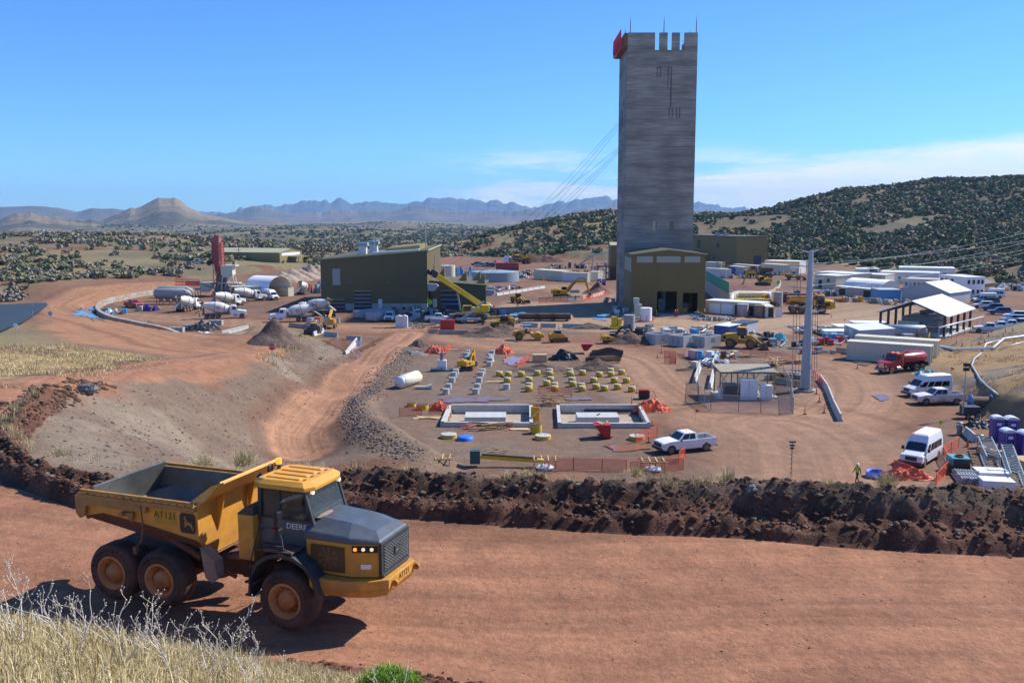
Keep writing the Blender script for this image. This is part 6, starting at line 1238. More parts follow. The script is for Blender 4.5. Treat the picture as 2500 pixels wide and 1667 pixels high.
for a,c,za,zc in((-e,L_/2,h-.25,rg),(L_/2,L_+e,rg,h-.25)):b.prism([(a,za),(c,zc),(c,zc+.18),(a,za+.18)],'y',-e,D_+e)
b.build('roof','roof_white',t);b=MB()
for k in range(5):
 y=D_*k/4
 b.beam((0,y,h-.1),(L_/2,y,rg-.15),.25,.4);b.beam((L_/2,y,rg-.15),(L_,y,h-.1),.25,.4)
b.build('rafters','dark_steel',t)
for k in range(5):
 for x in(0,L_):b=MB();b.beam((x,D_*k/4,0),(x,D_*k/4,h),.4,.4);b.build('column','dark_steel',t)
b=MB();b.box((L_/2,D_/2,.1),(L_+1,D_+1,.2));b.build('slab','concrete_lt',t)
b=MB();b.box((L_*.42,D_*.6,1.5),(L_*.5,D_*.5,2.6));b.box((L_*.7,D_*.45,1.2),(2,6,2));eq=b.build('pump_skid','galv_dark',t);b=MB();b.box((L_*.3,D_*.32,1.2),(4,.1,1.6));b.build('panels','cream_plain',eq)
b=MB();b.tube([(L_*.3,D_*.7,3.1),(L_*.5,D_*.75,3.5),(L_*.6,D_*.9,3.7)],.45,10);b.build('duct','tank_blue',t)
b=MB();a=G(2190,822);b.lathe((0,0,1.5),(1,-.12,0),[(0,.3),(.15,.8),(.4,1.1),(7,1.1),(7.3,.8),(7.5,.3)],24);b.box((1.5,-.1,.4),(.5,2,.8));b.box((6,-.7,.4),(.5,2,.8));o=b.build('storage_tank','tank_blue');o.location=G(2158,826);tag(o,'long blue grey pressure tank at the front of the roofed plant','tank')
b=MB();pts=[G(2290,835),G(2398,805)];pa=pts[0];pb=pts[1];b.tube([pa,pa+Vector((0,0,2.6)),pb+Vector((0,0,2.6))],.14,8)
for k in range(8):q_=pa.lerp(pb,k/7);b.cyl(q_,q_+Vector((0,0,2.6)),.06,n=6)
tag(b.build('pipe_rack','galv'),'grey pipe carried on posts along the side of the roofed plant','pipe');b=MB();b.tube([G(2238,838),G(2238,838)+Vector((0,0,2.2)),G(2262,832)+Vector((0,0,2.5)),G(2290,836)+Vector((0,0,2.5))],.16,8);tag(b.build('elbow_pipe','rust'),'rusty bent pipe rising in front of the roofed plant','pipe')
for a,y_,w_,h_,lb,rr_ in((1812,552,12,4.2,'white arched tent on the far hillside pad',1),(1866,551,14,4.5,'tan arched tent on the far hillside pad',1),(1795,553,18,2.6,'white cabin row on the far hillside pad',0)):
 p=at(a,y_,745);p.z=hz(p.x,p.y)-.3;t=thing('hillside_tent' if rr_ else 'hillside_cabin',lb,'tent' if rr_ else 'cabin',p);b=MB()
 if rr_:b.prism([(w_/2*math.cos(j*PI/8),h_*math.sin(j*PI/8))for j in range(9)],'y',0,10)
 else:b.box((0,2,h_/2),(w_,4,h_))
 b.build('cover','white_clean' if 'white' in lb else 'tan_wall',t)
def rail(b,p,q,h=1.1,n=None,r=.05,m=0):
 p=Vector(p);q=Vector(q);n=n or max(2,int((q-p).length/1.5))
 for k in range(n+1):c=p.lerp(q,k/n);b.beam(c,c+Vector((0,0,h)),r,r,m)
 for z in(h,h*.55):b.beam(p+Vector((0,0,z)),q+Vector((0,0,z)),r,r,m)
bp0=G(560,722);sp_=bp0 .y/F;t=thing('batch_plant','concrete batch plant with a tall red silo and cream mixing tower','batch plant',bp0);X_=lambda px:(px-560)*sp_;Z_=lambda py:(722-py)*sp_
b=MB();b.cyl((X_(538),0,Z_(660)),(X_(538),0,Z_(592)),1.35,n=16);b.cyl((X_(538),0,Z_(680)),(X_(538),0,Z_(660)),.4,1.35,16);b.box((X_(534),-.2,Z_(612)),(2.1,2.4,Z_(592)-Z_(655)));b.cyl((X_(537),0,Z_(592)),(X_(537),0,Z_(575)),.7,n=12);b.box((X_(531),0,Z_(583)),(.4,.4,2.4));b.build('silo','red_silo',t)
pass;b=MB()
for x_ in(527,534,541,548,555):b.beam((X_(x_),-1.5,Z_(690 if x_ in(527,555)else 660)),(X_(x_),-1.5,Z_(592)),.14,.14)
for z_ in range(595,690,8):b.beam((X_(545),-1.55,Z_(z_)),(X_(556),-1.55,Z_(z_)),.08,.08)
b.beam((X_(527),-1.4,Z_(690)),(X_(545),-1.4,Z_(662)),.14,.14);b.beam((X_(545),-1.4,Z_(690)),(X_(527),-1.4,Z_(662)),.14,.14);b.beam((X_(528),-1,0),(X_(534),-1,Z_(680)),.2,.2);b.beam((X_(552),-1,0),(X_(548),-1,Z_(680)),.2,.2);b.build('silo_frame','red_dull',t)
b=MB();b.box((X_(562),-1,Z_(659)),(X_(575)-X_(547),3,Z_(648)-Z_(670)));b.prism([(X_(548),Z_(670)),(X_(576),Z_(670)),(X_(572),Z_(676)),(X_(552),Z_(676))],'y',-2.2,.2);b.box((X_(570),-1,Z_(648)),(X_(582)-X_(552),3.2,.3));b.build('mixing_tower','cream_plain',t)
b=MB();rail(b,(X_(547),-2.5,Z_(648)),(X_(581),-2.5,Z_(648)),1.3);rail(b,(X_(581),-2.5,Z_(648)),(X_(581),.5,Z_(648)),1.3);b.build('railing','cream_plain',t)
b=MB()
for a_,c_ in((550,546),(575,582)):b.beam((X_(a_),-2,Z_(676)),(X_(c_),-2,0),.25,.25);b.beam((X_(a_),.5,Z_(676)),(X_(c_),.5,0),.25,.25)
b.beam((X_(556),-2,Z_(700)),(X_(564),-2,Z_(678)),.2,.2);b.beam((X_(572),-2,Z_(700)),(X_(564),-2,Z_(678)),.2,.2);b.box((X_(565),-1,Z_(690)),(6,2.5,.25));b.build('tower_legs','cream_plain',t)
b=MB();b.prism([(X_(492),Z_(690)),(X_(530),Z_(688)),(X_(512),Z_(712)),(X_(495),Z_(712))],'y',-1.5,2.5);b.build('aggregate_hopper','cream_plain',t);b=MB();b.beam((X_(495),-2,Z_(690)),(X_(552),-2,Z_(712)),.2,.2);b.beam((X_(520),-2,0),(X_(545),-2,Z_(690)),.25,.25);b.beam((X_(540),-2,0),(X_(522),-2,Z_(690)),.25,.25);b.box((X_(545),0,Z_(700)),(3,2,6));b.box((X_(560),0,1.4),(7,3,2.8));b.build('machinery','galv_dark',t)
b=MB();rail(b,(X_(430),-.5,Z_(695)),(X_(490),-.5,Z_(695)),1.6,16,.12);b.box((X_(460),-.3,Z_(696)),(X_(490)-X_(430),.5,.25));b.build('orange_guard','safety',t);b=MB();b.box((X_(468),1,Z_(706)),(X_(492)-X_(440),1.6,.4));b.box((X_(468),2,Z_(692)),(X_(492)-X_(455),1.2,1.2))
for k in range(9):b.beam((X_(440+k*6),.4,0),(X_(440+k*6),.4,Z_(706)),.14,.14)
b.build('conveyor_frame','galv_dark',t);b=MB();rail(b,(X_(488),.5,Z_(688)),(X_(520),.5,Z_(682)),1.3);b.build('walkway','cream_plain',t)
for px in(521,523):pass
b=MB();b.lathe((X_(520),-1.9,Z_(641)),(0,-1,0),[(0,.7),(.5,.7),(.55,.2)],14);b.build('fan','black',t)
for i,(x_,y_)in enumerate(((600,727),(625,722))):
 o=MB();o.prism([(-4,3.2),(4,3.2),(2.6,1.4),(-2.6,1.4)],'y',-1.5,1.5)
 for xx in(-3.6,0,3.6):o.beam((xx,-1.4,0),(xx,-1.4,3.2),.2,.2)
 tt=thing('feed_bin','cream aggregate bin %s the white arched shelter'%('left of' if i==0 else 'just behind'),'bin',G(x_,y_),0,'aggregate bins');o.build('bin_body','cream_plain',tt)
for i,(x_,y_,lb)in enumerate(((378,742,'front grey cement tanker body standing on legs'),(386,735,'rear grey cement tanker body behind the first'))):
 p=G(x_,y_);tt=thing('cement_tanker',lb,'tank',p,-.06,'cement tankers');L_=9.8;b=MB();b.lathe((0,0,2.7),(1,0,0),[(0,.5),(.3,1.1),(.8,1.35),(L_-2.2,1.4),(L_-.8,.9),(L_-.2,.4)],22);b.build('tank','galv_dull',tt);b=MB()
 for k in range(4):b.prism([(1.0+k*1.7,1.7),(2.4+k*1.7,1.7),(1.8+k*1.7,.8),(1.6+k*1.7,.8)],'y',-.6,.6);b.beam((.9+k*1.7,-.9,0),(.9+k*1.7,-.9,1.9),.15,.15);b.beam((.9+k*1.7,.9,0),(.9+k*1.7,.9,1.9),.15,.15)
 b.build('legs','galv_dark',tt);b=MB();b.tube([(L_-1.5,-.6,4.1),(L_+.3,-.7,3.4),(L_+1.6,-.8,.2)],.07,6);b.build('hose','galv_dull',tt)
pass
p=G(655,724);t=thing('arched_shelter','white fabric arched shelter on containers beside the batch plant','shelter',p,-.12);b=MB();rr_=4.3
b.add([(xx,rr_*math.cos(j*PI/12),2.4+3.4*math.sin(j*PI/12))for xx in(-4.5,4.6)for j in range(13)]+[(xx,(rr_-.1)*math.cos(j*PI/12),2.4+3.3*math.sin(j*PI/12))for xx in(-4.5,4.6)for j in range(13)],[(j,j+1,14+j,13+j)for j in range(12)]+[(26+j,39+j,40+j,27+j)for j in range(12)],0,True);t.rotation_euler=(0,0,math.radians(-32));b.build('cover','white_clean',t)
b=MB();b.box((0,-rr_,1.2),(9,2.2,2.4));b.build('side_container','offwhite_box',t);b=MB();b.box((0,rr_,1.2),(9,2.2,2.4));b.build('side_container','cream',t);b=MB();b.box((-4.3,0,2.2),(.1,6,4));b.build('back_sheet','red_dull',t)
# things standing and lying about the yard
mat('teal_dark',(.03,.09,.1),.6);mat('aqua',(.10,.50,.52),.6,var=.15);mat('pale_rust',(.42,.38,.36),.7,var=.35,scale=2.5);mat('tan_roof',(.36,.30,.20),.6,var=.06,stripes=('x',1.6,.12))
mat('panel_lt2',(.40,.44,.36),.6);mat('plastic_clear',(.7,.72,.74),.25,var=.15,bump=.05,bscale=8);mat('wood_grey',(.16,.14,.12),.9)
def put(b,name,m,loc,label,cat,group=None,rz=0,bevel=0):
 o=b.build(name,m,None,bevel);o.location=loc;o.rotation_euler=(0,0,rz);return tag(o,label,cat,group)
def barrier(p,q,label,m='concrete_lt',h=.85,group='concrete traffic barriers',z=0,lean=0):
 A_,B_=(p,q)if isinstance(p,Vector)else(G(*p,z),G(*q,z));d=B_-A_;L_=Vector((d.x,d.y)).length;b=MB()
 b.prism([(-.3,0),(.3,0),(.3,.08),(.14,.32),(.09,h),(-.09,h),(-.14,.32),(-.3,.08)],'x',.03,L_-.03);o=put(b,'barrier',m,A_,label,'barrier',group,math.atan2(d.y,d.x),.02);o.rotation_euler=(lean,0,math.atan2(d.y,d.x));return o
BR_=[((655,829),(767-127+60,829),'x')]
for p,q,lb,m in[((765,821),(790,811),'pale barrier end standing beside the round sign post','concrete_lt'),((791,820),(825,823),'grey barrier left of the gap above the orange puddle','concrete'),((846,830),(882,832),'grey barrier right of the gap above the orange puddle','concrete'),((541,818),(606,803),'long pale barrier behind the white plastic sheet','concrete'),((556,826),(648,813),'orange dusted barrier behind the short brown one','concrete_dirty'),((494,829),(560,822),'orange dusted barrier next to the yellow sack','concrete_dirty'),((519,828),(574,836),'brown barrier nearest the dark earth mound','concrete_dirty'),((706,798),(768,804),'long low grey barrier in front of the mixer truck facing left','concrete_dirty'),((1046,814),(1070,814),'short barrier beside the orange fence panel by the red bin','concrete_dirty'),((1070,816),(1145,817),'long pinkish barrier in front of the red bin','concrete_dirty'),((985,797),(1008,797),'short barrier right of the white cabinets','concrete'),((1011,795),(1021,795),'stubby pink barrier block seen end on','concrete_dirty'),((1050,788),(1082,789),'grey barrier in front of the side on white pickup','concrete'),((995,787),(1024,772),'barrier in the shade leading to the olive hall','concrete'),((1276,797),(1314,799),'barrier under the left brown pipe bundle','concrete'),((1320,799),(1358,800),'barrier under the middle brown pipe bundle','concrete'),((1373,800),(1450,802),'long barrier right of the pipe bundles','concrete'),((1391,715),(1415,715),'grey barrier under the excavator boom','concrete'),((2002,928),(2021,956),'upper barrier of the line beside the steel pole','concrete_lt'),((2021,957),(2034,990),'middle barrier of the line beside the steel pole','concrete_lt'),((2034,991),(2052,1028),'nearest barrier of the line beside the steel pole','concrete_lt'),((2356,1060),(2380,1080),'tilted beige barrier beside the grey waste bins','concrete_lt'),((1738,898),(1752,868),'pale barrier on edge left of the material piles','concrete_lt'),((1695,935),(1708,898),'barrier standing at the fence left of the transformer shelter','concrete_lt'),((1740,905),(1840,905),'long low barrier behind the transformer shelter','concrete'),((1733,950),(1740,915),'white painted barrier inside the fence','concrete_lt'),((1890,935),(1960,946),'brown barrier behind the foot of the steel pole','concrete_dirty'),((2040,860),(2066,862),'brown barrier left of the cream containers','concrete_dirty'),((2420,822),(2440,829),'low grey barrier at the corner of the car park','concrete'),((2462,827),(2488,815),'pale barrier along the car park edge','concrete_lt'),((2489,814),(2520,800),'pale barrier at the right edge of the picture','concrete_lt')]:
 barrier(p,q,lb,m)
def bar_line(pts,n,lab,m,group,h=.8):
 P=[G(*p)for p in pts];tot=[0]
 for i in range(1,len(P)):tot.append(tot[-1]+(P[i]-P[i-1]).length)
 def at_(s):
  for i in range(1,len(P)):
   if s<=tot[i]+1e-6:return P[i-1].lerp(P[i],(s-tot[i-1])/(tot[i]-tot[i-1]))
  return P[-1]
 for k in range(n):barrier(at_(tot[-1]*k/n),at_(tot[-1]*(k+.95)/n),lab,m[k%len(m)]if isinstance(m,list)else m,h,group)
bar_line([(1212,722),(1330,703)],8,'barrier in the pale line left of the big excavator','concrete_lt','barriers left of the big excavator')
bar_line([(1316,733),(1386,730)],4,'barrier with red mesh in front of the excavator tracks','concrete_dirty','barriers with red mesh before the excavator')
bar_line([(1386,730),(1418,729)],2,'plain grey barrier to the left of the person in red','concrete','plain grey barriers by the person in red')
bar_line([(1422,729),(1450,725),(1482,715)],4,'barrier in the line that curves towards the tower foot','concrete_lt','barriers curving towards the tower foot')
bar_line([(1776,718),(1850,719),(1885,714),(1902,702),(1905,690)],12,'barrier in the ring round the dark dug earth',['concrete','concrete_dirty','concrete_lt'],'barriers round the dug earth ring')
bar_line([(843,870),(871,834)],5,'leaning pale barrier in the row beside the speed sign','concrete_lt','leaning barriers beside the speed sign')
def wall_line(pts,name,label,th,h,m,cat='wall'):
 P=smooth_line([tuple(G(*p)[:2])for p in pts],1.6);b=MB()
 for i in range(len(P)-1):
  for j in range(2):
   a,c=P[i],P[i+1];ang=math.atan2(c[1]-a[1],c[0]-a[0]);L_=math.hypot(c[0]-a[0],c[1]-a[1]);r=random.uniform(-.03,.03);b.box(((a[0]+c[0])/2+r,(a[1]+c[1])/2,h/2*(j+.5)),(L_*.97,th+r,h/2-.02),random.choice((0,0,1)),ang)
 return tag(b.build(name,m),label,cat)
wall_line([(450,835),(400,815),(330,800),(268,785),(240,768),(243,752),(262,742),(300,733),(345,724),(400,716)],'block_wall','long curved wall of stacked concrete blocks round the batch plant yard',.75,1.35,['concrete_dirty','concrete'])
def sign(px,py,z,label,kind,h=2.2,s=.6,txt=None,m='galv',face=-PI/2,tcol='white_clean',cat='sign'):
 p=G(px,py,z)if z is not None else H(px,py);t=thing('road_sign',label,cat,p,face+PI/2);b=MB();b.cyl((0,.05,-.3),(0,.05,h),.04,n=6);b.build('post','galv',t);b=MB()
 n_={'stop':8,'diamond':4,'round':20,'rect':4}[kind];off={'stop':PI/8,'diamond':0,'round':0,'rect':PI/4}[kind];sy=1.3 if kind=='rect' else 1
 q=[(s*math.cos(off+2*PI*k/n_),0,h+s*sy*math.sin(off+2*PI*k/n_))for k in range(n_)];b.quad(q,.03)
 pl_=b.build('plate',m,t)
 if kind=='stop':b=MB();b.quad([(v[0]*1.08,.04,h+(v[2]-h)*1.08)for v in q],.01);b.build('rim','white_clean',pl_)
 if txt:
  for line,sz,dz in txt:text(line,'lettering',tcol,pl_,sz,(0,-.02,h+dz),(1,0,0),(0,0,1),.003)
 return t
mat('stop_red',(.55,.02,.02),.4,var=.05);mat('txt_black',(.01,.01,.01),.5)
sg=H(665,880);sign(665,880,sg.z,'red octagonal stop sign in front of the dark earth mound','stop',1.75,.44,[('STOP',.36,0)],'stop_red')
sign(876,858,0,'white speed limit sign standing beside the leaning barriers','rect',1.35,.62,[('SPEED',.2,.5),('LIMIT',.2,.28),('5',.62,-.18)],'white_clean',tcol='txt_black')
for a,c,k_,lb,hh,ss in((80,782,'diamond','back of a diamond warning sign beside the pond liner',2.4,.6),(124,788,'round','back of a round sign on a post at the outer bend',1.7,.42),(39,822,'rect','small white sign on a post in the grass at left',1.5,.35),(797,812,'round','grey round sign back beside the pale barrier end',2.6,.5)):
 q_=H(a,c+12);sign(a,c,q_.z,lb,k_,hh,ss,None,'galv' if 'white' not in lb else 'white_clean')
sign(1050,765,0,'lime diamond warning sign at the corner of the olive hall','diamond',2.6,.75,None,'lime');sign(1327,698,0,'yellow diamond sign behind the pale barrier line','diamond',2.3,.7,[('!',.6,0)],'sign_yellow',tcol='txt_black');sign(1900,702,0,'lime diamond sign at the right end of the barrier ring','diamond',1.6,.75,None,'lime')
sign(707,786,0,'small orange diamond sign at the cab of the mixer facing left','diamond',2.2,.5,[('!',.5,0)],'sign_yellow',tcol='txt_black');sign(709,722,0,'orange diamond sign in the mouth of the arched shelter','diamond',3.0,.6,[('!',.6,0)],'sign_yellow',tcol='txt_black')
def pit(fl,fr,bl,br,blk,label,label2):
 A_,B_,C_,D_=G(*fl),G(*fr),G(*br),G(*bl);b=MB();t=thing('foundation_pit',label,'foundation',(0,0,0));w=.38;t.location=A_;o_=A_
 for p,q in((A_,B_),(B_,C_),(C_,D_),(D_,A_)):
  m_=(p+q)/2-o_;d=q-p;b.box((m_.x,m_.y,-.04),(d.length+w,w,1.14),0,math.atan2(d.y,d.x))
 b.v=[(v[0],v[1],v[2])for v in b.v];b.build('wall','concrete_lt',t);b=MB();c_=(A_+B_+C_+D_)/4-o_;b.prism([(v.x-o_.x,v.y-o_.y)for v in(A_,B_,C_,D_)],'z',-.62,-.5);b.build('floor','concrete_dirty',t)
 p,q,r,s=G(blk[0],blk[1],-.5),G(blk[2],blk[1],-.5),G(blk[2],blk[3],.55),G(blk[0],blk[3],.55);b=MB();y1=r.y-p.y;b.box(((q.x-p.x)/2,y1/2+0,.5),(q.x-p.x,y1,1.0));put(b,'plinth_block','concrete_lt',p,label2,'concrete block','plinth blocks in the pits',0,.03)
pit((1080,1041),(1297,1043),(1098,998),(1296,998),(1134,1040,1235,1004),'left shallow concrete pit of the two with pale walls','concrete plinth inside the left pit with a sunlit floor');pit((1366,1044),(1584,1044),(1362,998),(1560,998),(1409,1040,1512,1005),'right shallow concrete pit of the two with muddy floor','concrete plinth inside the right pit carrying a black bar')
mat('rebar',(.12,.08,.06),.8);
def pier(px,py,kind,label,r=.44,h=.72):
 t=thing('concrete_pier',label,'pier',G(px,py-4),random.uniform(0,1),'grey concrete piers' if kind=='g' else 'yellow wrapped concrete piers');b=MB();b.cyl((0,0,-.1),(0,0,h),r,n=20);b.build('shaft','concrete_lt',t)
 if kind=='y':
  b=MB();b.lathe((0,0,.0),(0,0,1),[(0,r+.01),(0,r+.04),(h-.03,r+.04),(h-.03,r+.01)],20);w_=b.build('form_tube','tube_yellow',t)
  b=MB()
  for z_ in(.2,.42,.6):
   for k in range(8):a=k*PI/4+z_*3;b.box(((r+.045)*math.cos(a),(r+.045)*math.sin(a),z_),(.012,.16,.06),0,a)
  b.build('print','mesh_brown',w_)
 b=MB();
 for k in range(6):a=k*PI/3;b.cyl((.24*math.cos(a),.24*math.sin(a),h-.05),(.24*math.cos(a),.24*math.sin(a),h+(.32 if(px+k)%3 else .18)),.018,n=4)
 if(px*7+py)%3==0:b.beam((-.45,0,h+.28),(.45,0,h+.28),.05,.08,1)
 b.build('anchor_bars',['rebar','ply'],t);return t
c3=lambda x,y:(1020+x/3.92,780+y/3.92)
for i,(x,y)in enumerate([(475,348),(460,372),(712,352),(700,388),(684,462),(415,462),(694,425),(365,540),(618,535),(345,566),(603,562),(328,618),(588,618),(293,679),(570,679),(270,729),(555,729),(850,682)]):
 p=c3(x,y);col='left' if x<480 else 'second';pier(p[0],p[1],'g','grey concrete pier in the %s column of bare piers'%('left' if x<500 else 'right')if x<800 else 'single grey pier standing among the yellow wrapped ones')
for i,(x,y)in enumerate([(780,558),(865,560),(990,560),(1143,550),(1262,557),(1262,530),(1455,530),(1460,558),(1575,547),(1735,564),(1848,562),(1845,528),(1950,542),(858,618),(1063,614),(1270,612),(1475,617),(1235,648),(1483,657),(1063,702),(1065,672),(1310,700),(1308,668),(1570,702),(1562,674),(1705,682),(1785,699),(1912,684),(2048,706),(1683,620),(1880,620),(1996,622)]):
 p=c3(x,y);row='rear' if y<570 else('middle' if y<630 else 'front');pier(p[0],p[1],'y','yellow wrapped concrete pier in the %s rows of the pier field'%row)
def disc(px,py,r,h,m,label,rim='tube_yellow'):
 t=thing('pier_cap',label,'pier',G(px,py),0,'low wide round foundations');b=MB();b.cyl((0,0,-.05),(0,0,h),r,n=26);b.build('form_tube',rim,t);b=MB();b.cyl((0,0,h),(0,0,h+.05),r*.97,n=26);b.build('cap',m,t);b=MB()
 for k in range(4):a=k*PI/2+.4;b.tube([(.35*math.cos(a),.35*math.sin(a),h),(.35*math.cos(a),.35*math.sin(a),h+.25)],.02,5)
 b.build('anchor_bars','rebar',t)
for x,y,r,h,m,lb in((297,1128,.82,.35,'concrete_lt','low round foundation at left next to the blue cover'),(1197,1140,.82,.35,'concrete_lt','low round foundation in front of the gap between the pits'),(2100,1145,.82,.35,'concrete_lt','low round foundation behind the right orange fence'),(1133,1085,.6,.95,'mud','tall yellow form tube at the corner of the left pit'),(45,860,.72,.55,'mud','open yellow ring beside the orange tarp'),(455/1-515,830,.55,.35,'mud','small open yellow ring left of the taller one')):disc(*c3(x,y),r,h,m,lb)
def tarp(px,py,sx_,sy_,h,m,label,seed=1,cat='tarpaulin',nm='tarp',z=0,rz=0):
 n_=26;r=np.random.RandomState(seed);u,v=np.meshgrid(np.linspace(-1,1,n_),np.linspace(-1,1,n_));X=u*sx_*(1+.1*r.randn(n_,n_)*.5);Y=v*sy_;Z=h*(1-np.clip(np.hypot(u,v),0,1.1)**2.2)+fbm(u*2+seed,v*2,3,seed)*.35*h+(np.abs(fbm(u*3+seed,v*3,3,seed+9)-.5)-.1)*1.6*h-.25*h;Z=np.maximum(Z,.02+.05*r.rand(n_,n_))
 b=MB();a=np.arange(n_*n_).reshape(n_,n_);b.add(list(zip(X.ravel(),Y.ravel(),Z.ravel())),[(a[i,j],a[i,j+1],a[i+1,j+1],a[i+1,j])for i in range(n_-1)for j in range(n_-1)if np.hypot(u[i,j],v[i,j])<1.12+.12*r.rand()]);return put(b,nm,m,G(px,py,z),label,cat,None,rz)
tarp(*c3(205,860),1.1,1.0,.95,'tarp_orange','orange tarpaulin heaped beside the left pit',3);tarp(*c3(165,315),1.8,1.6,1.1,'tarp_orange','orange tarpaulin over a form near the grey rock heap',4);tarp(*c3(820,320),1.7,1.6,1.2,'tarp_orange','orange tarpaulin behind the two columns of grey piers',5);tarp(*c3(2240,865),2.2,1.5,1.1,'tarp_orange','orange tarpaulin draped beside the right pit',6)
b=MB();b.lathe((0,0,0),(0,0,1),[(0,.85),(.3,.8),(.36,.7),(.34,.1)],22);put(b,'round_cover','tarp_blue',G(1136,1073),'bright blue round cover lying beside a low foundation','cover');tarp(*c3(860,1030),.8,.5,.35,'tarp_orange','small crumpled orange cloth in front of the left pit',8);tarp(*c3(500,1040),1.0,.4,.3,'tarp_orange','crumpled orange and blue cloth at the front wall of the left pit',9)
tarp(2262-55,1195-28,2.4,.9,.9,'tarp_orange','orange sheet just showing above the berm near the worker',10);b=MB();b.lathe((0,0,0),(0,0,1),[(0,.85),(.45,.95),(.45,.85),(.1,.8)],24);put(b,'paddling_tub','tarp_blue',G(2140,1163),'blue round tub beside the worker above the berm','tub')
def boards(px,py,n_,L_,label,m='ply',seed=0,w=.25,spread=.6,rz=0,nm='board_pile',th=.05):
 r=random.Random(seed);b=MB()
 for k in range(n_):b.box((r.uniform(-spread,spread),r.uniform(-spread,spread)*.6,.04+k*th*.8),(L_*r.uniform(.6,1),w*r.uniform(.5,1.3),th),0,r.uniform(-.7,.7)if spread>.3 else r.uniform(-.08,.08))
 return put(b,nm,m,G(px,py),label,'timber',None,rz)
boards(*c3(110,945),3,3.2,'pale plywood sheets lying left of the left pit',seed=1,w=.9,spread=.5,rz=.3);boards(*c3(680,1045),16,3.4,'loose timber and plywood in front of the left pit','wood',2,.16,1.4);boards(*c3(990,1052),2,2.2,'plywood sheet at the front right of the left pit','ply',3,1.1,.2)
boards(*c3(1320,810),28,2.6,'jumbled heap of broken timber between the pits','wood',4,.12,1.7,th=.06);boards(*c3(750,598),2,3.3,'long pale board beside the yellow piers','ply',5,.5,.1);boards(*c3(720,1270),6,2.2,'scattered sticks on the ground behind the berm','wood',6,.1,1.2);boards(*c3(330,290),2,2.4,'plywood sheet by the far orange fence','ply',7,1.0,.1,.2)
boards(1888,892,12,5.0,'stack of weathered round poles beside the steel pole','wood',8,.25,.9,1.0,th=.12);boards(1775,885,4,5.5,'long planks behind the transformer shelter','wood',9,.4,.3);boards(1905,912,5,4.5,'orange tinted planks right of the transformer shelter','ply',12,.4,.3);boards(1945,852,5,3.5,'timber on skids behind the steel pole','wood',13,.4,.3);boards(1820,872,12,2.6,'pale offcuts beside the grey crate','ply',14,.2,.8)
b=MB()
for k in range(8):b.beam((-1.5,-.8+k*.23,.05),(1.5,-.8+k*.23,.4),.03,.03);b.beam((-1.5+k*.43,-.8,.1+k*.04),(-1.5+k*.43,.8,.1+k*.04),.03,.03)
put(b,'rebar_mesh','rust',G(1675,905),'upright panels of rusty reinforcement mesh left of the fence','rebar');b=MB();rr_=random.Random(4)
for k in range(50):b.beam((rr_.uniform(-2,-1),rr_.uniform(-1,1),.1+rr_.random()*.3),(rr_.uniform(1,2),rr_.uniform(-1,1),.1+rr_.random()*.3),.03,.03)
put(b,'rebar_bundle','rust',G(1930,888),'rusty reinforcement bars lying beside the round poles','rebar')
t=thing('tipping_hopper','red self tipping hopper full of waste in front of the right pit','hopper',G(1470,1068),.1);b=MB();b.prism([(-.95,1.5),(.75,1.45),(.7,.35),(-.1,.35)],'y',-.8,.8);b.build('bin','red',t,.02);b=MB();b.box((.3,0,.22),(1.3,1.5,.12));b.prism([(-.1,.25),(.7,.25),(.6,.6)],'y',-.85,-.78);b.prism([(-.1,.25),(.7,.25),(.6,.6)],'y',.78,.85);b.build('base','red',t);b=MB()
for k in range(9):b.box((rr_.uniform(-.6,.5),rr_.uniform(-.5,.5),1.5),(rr_.uniform(.3,.9),.2,.16),0,rr_.uniform(0,3))
b.build('waste','ply',t)
t=thing('tipping_hopper','red hopper standing behind the black corrugated pipes','hopper',G(1430,862),PI);b=MB();b.prism([(-1.2,1.6),(.9,1.6),(.4,.5),(-.2,.5)],'y',-.9,.9);b.build('bin','red',t)
for k,(x0_,y0_,ln)in enumerate([(1430,884,0),(1436,878,1),(1440,872,2),(1445,866,3)]):
 b=MB();a=G(x0_,y0_);c=G(1515+k*2,y0_+2-k);n_=46
 for i in range(n_):s=i/n_;p=a.lerp(c,s)+Vector((0,0,.38+.35*math.sin(s*PI)*(1 if k else .3)+.1*math.sin(s*9+k)));q=a.lerp(c,s+.012)+Vector((0,0,.38+.35*math.sin(s*PI)*(1 if k else .3)+.1*math.sin(s*9+k)));b.cyl(p,q,.42 if i%2 else .34,n=10)
 tag(b.build('corrugated_pipe','plastic_black'),['nearest black corrugated pipe of the pile','second nearest black corrugated pipe of the pile','third black corrugated pipe of the pile','farthest black corrugated pipe of the pile'][k],'pipe','black corrugated pipes')
tarp(*c3(1400,385),2.4,1.3,1.3,'plastic_black','heap of crumpled black plastic left of the red hopper',12,'plastic sheeting','plastic_heap');tarp(*c3(695,400),.6,.6,1.1,'white_clean','white sack standing among the grey piers',13,'sack','sack')
b=MB();b.box((0,0,.6),(2.2,1.2,1.2));put(b,'plywood_crate','ply',G(*c3(1165,405)),'plywood crate left of the black plastic heap','crate')
for i,px in enumerate((1293,1333,1370)):
 b=MB();
 for r_ in range(4):
  for c_ in range(7-r_%2):b.cyl((-2.4,-1.1+c_*.34+(r_%2)*.17,.5+r_*.3),(2.0,-1.1+c_*.34+(r_%2)*.17,.5+r_*.3),.17,n=8)
 b.box((-1.5,0,.2),(.3,2.6,.4));b.box((1.3,0,.2),(.3,2.6,.4));put(b,'pipe_bundle','rust_pipe',G(px,783),['left one of the three brown pipe bundles','middle one of the three brown pipe bundles','right one of the three brown pipe bundles'][i],'pipe bundle','brown pipe bundles')
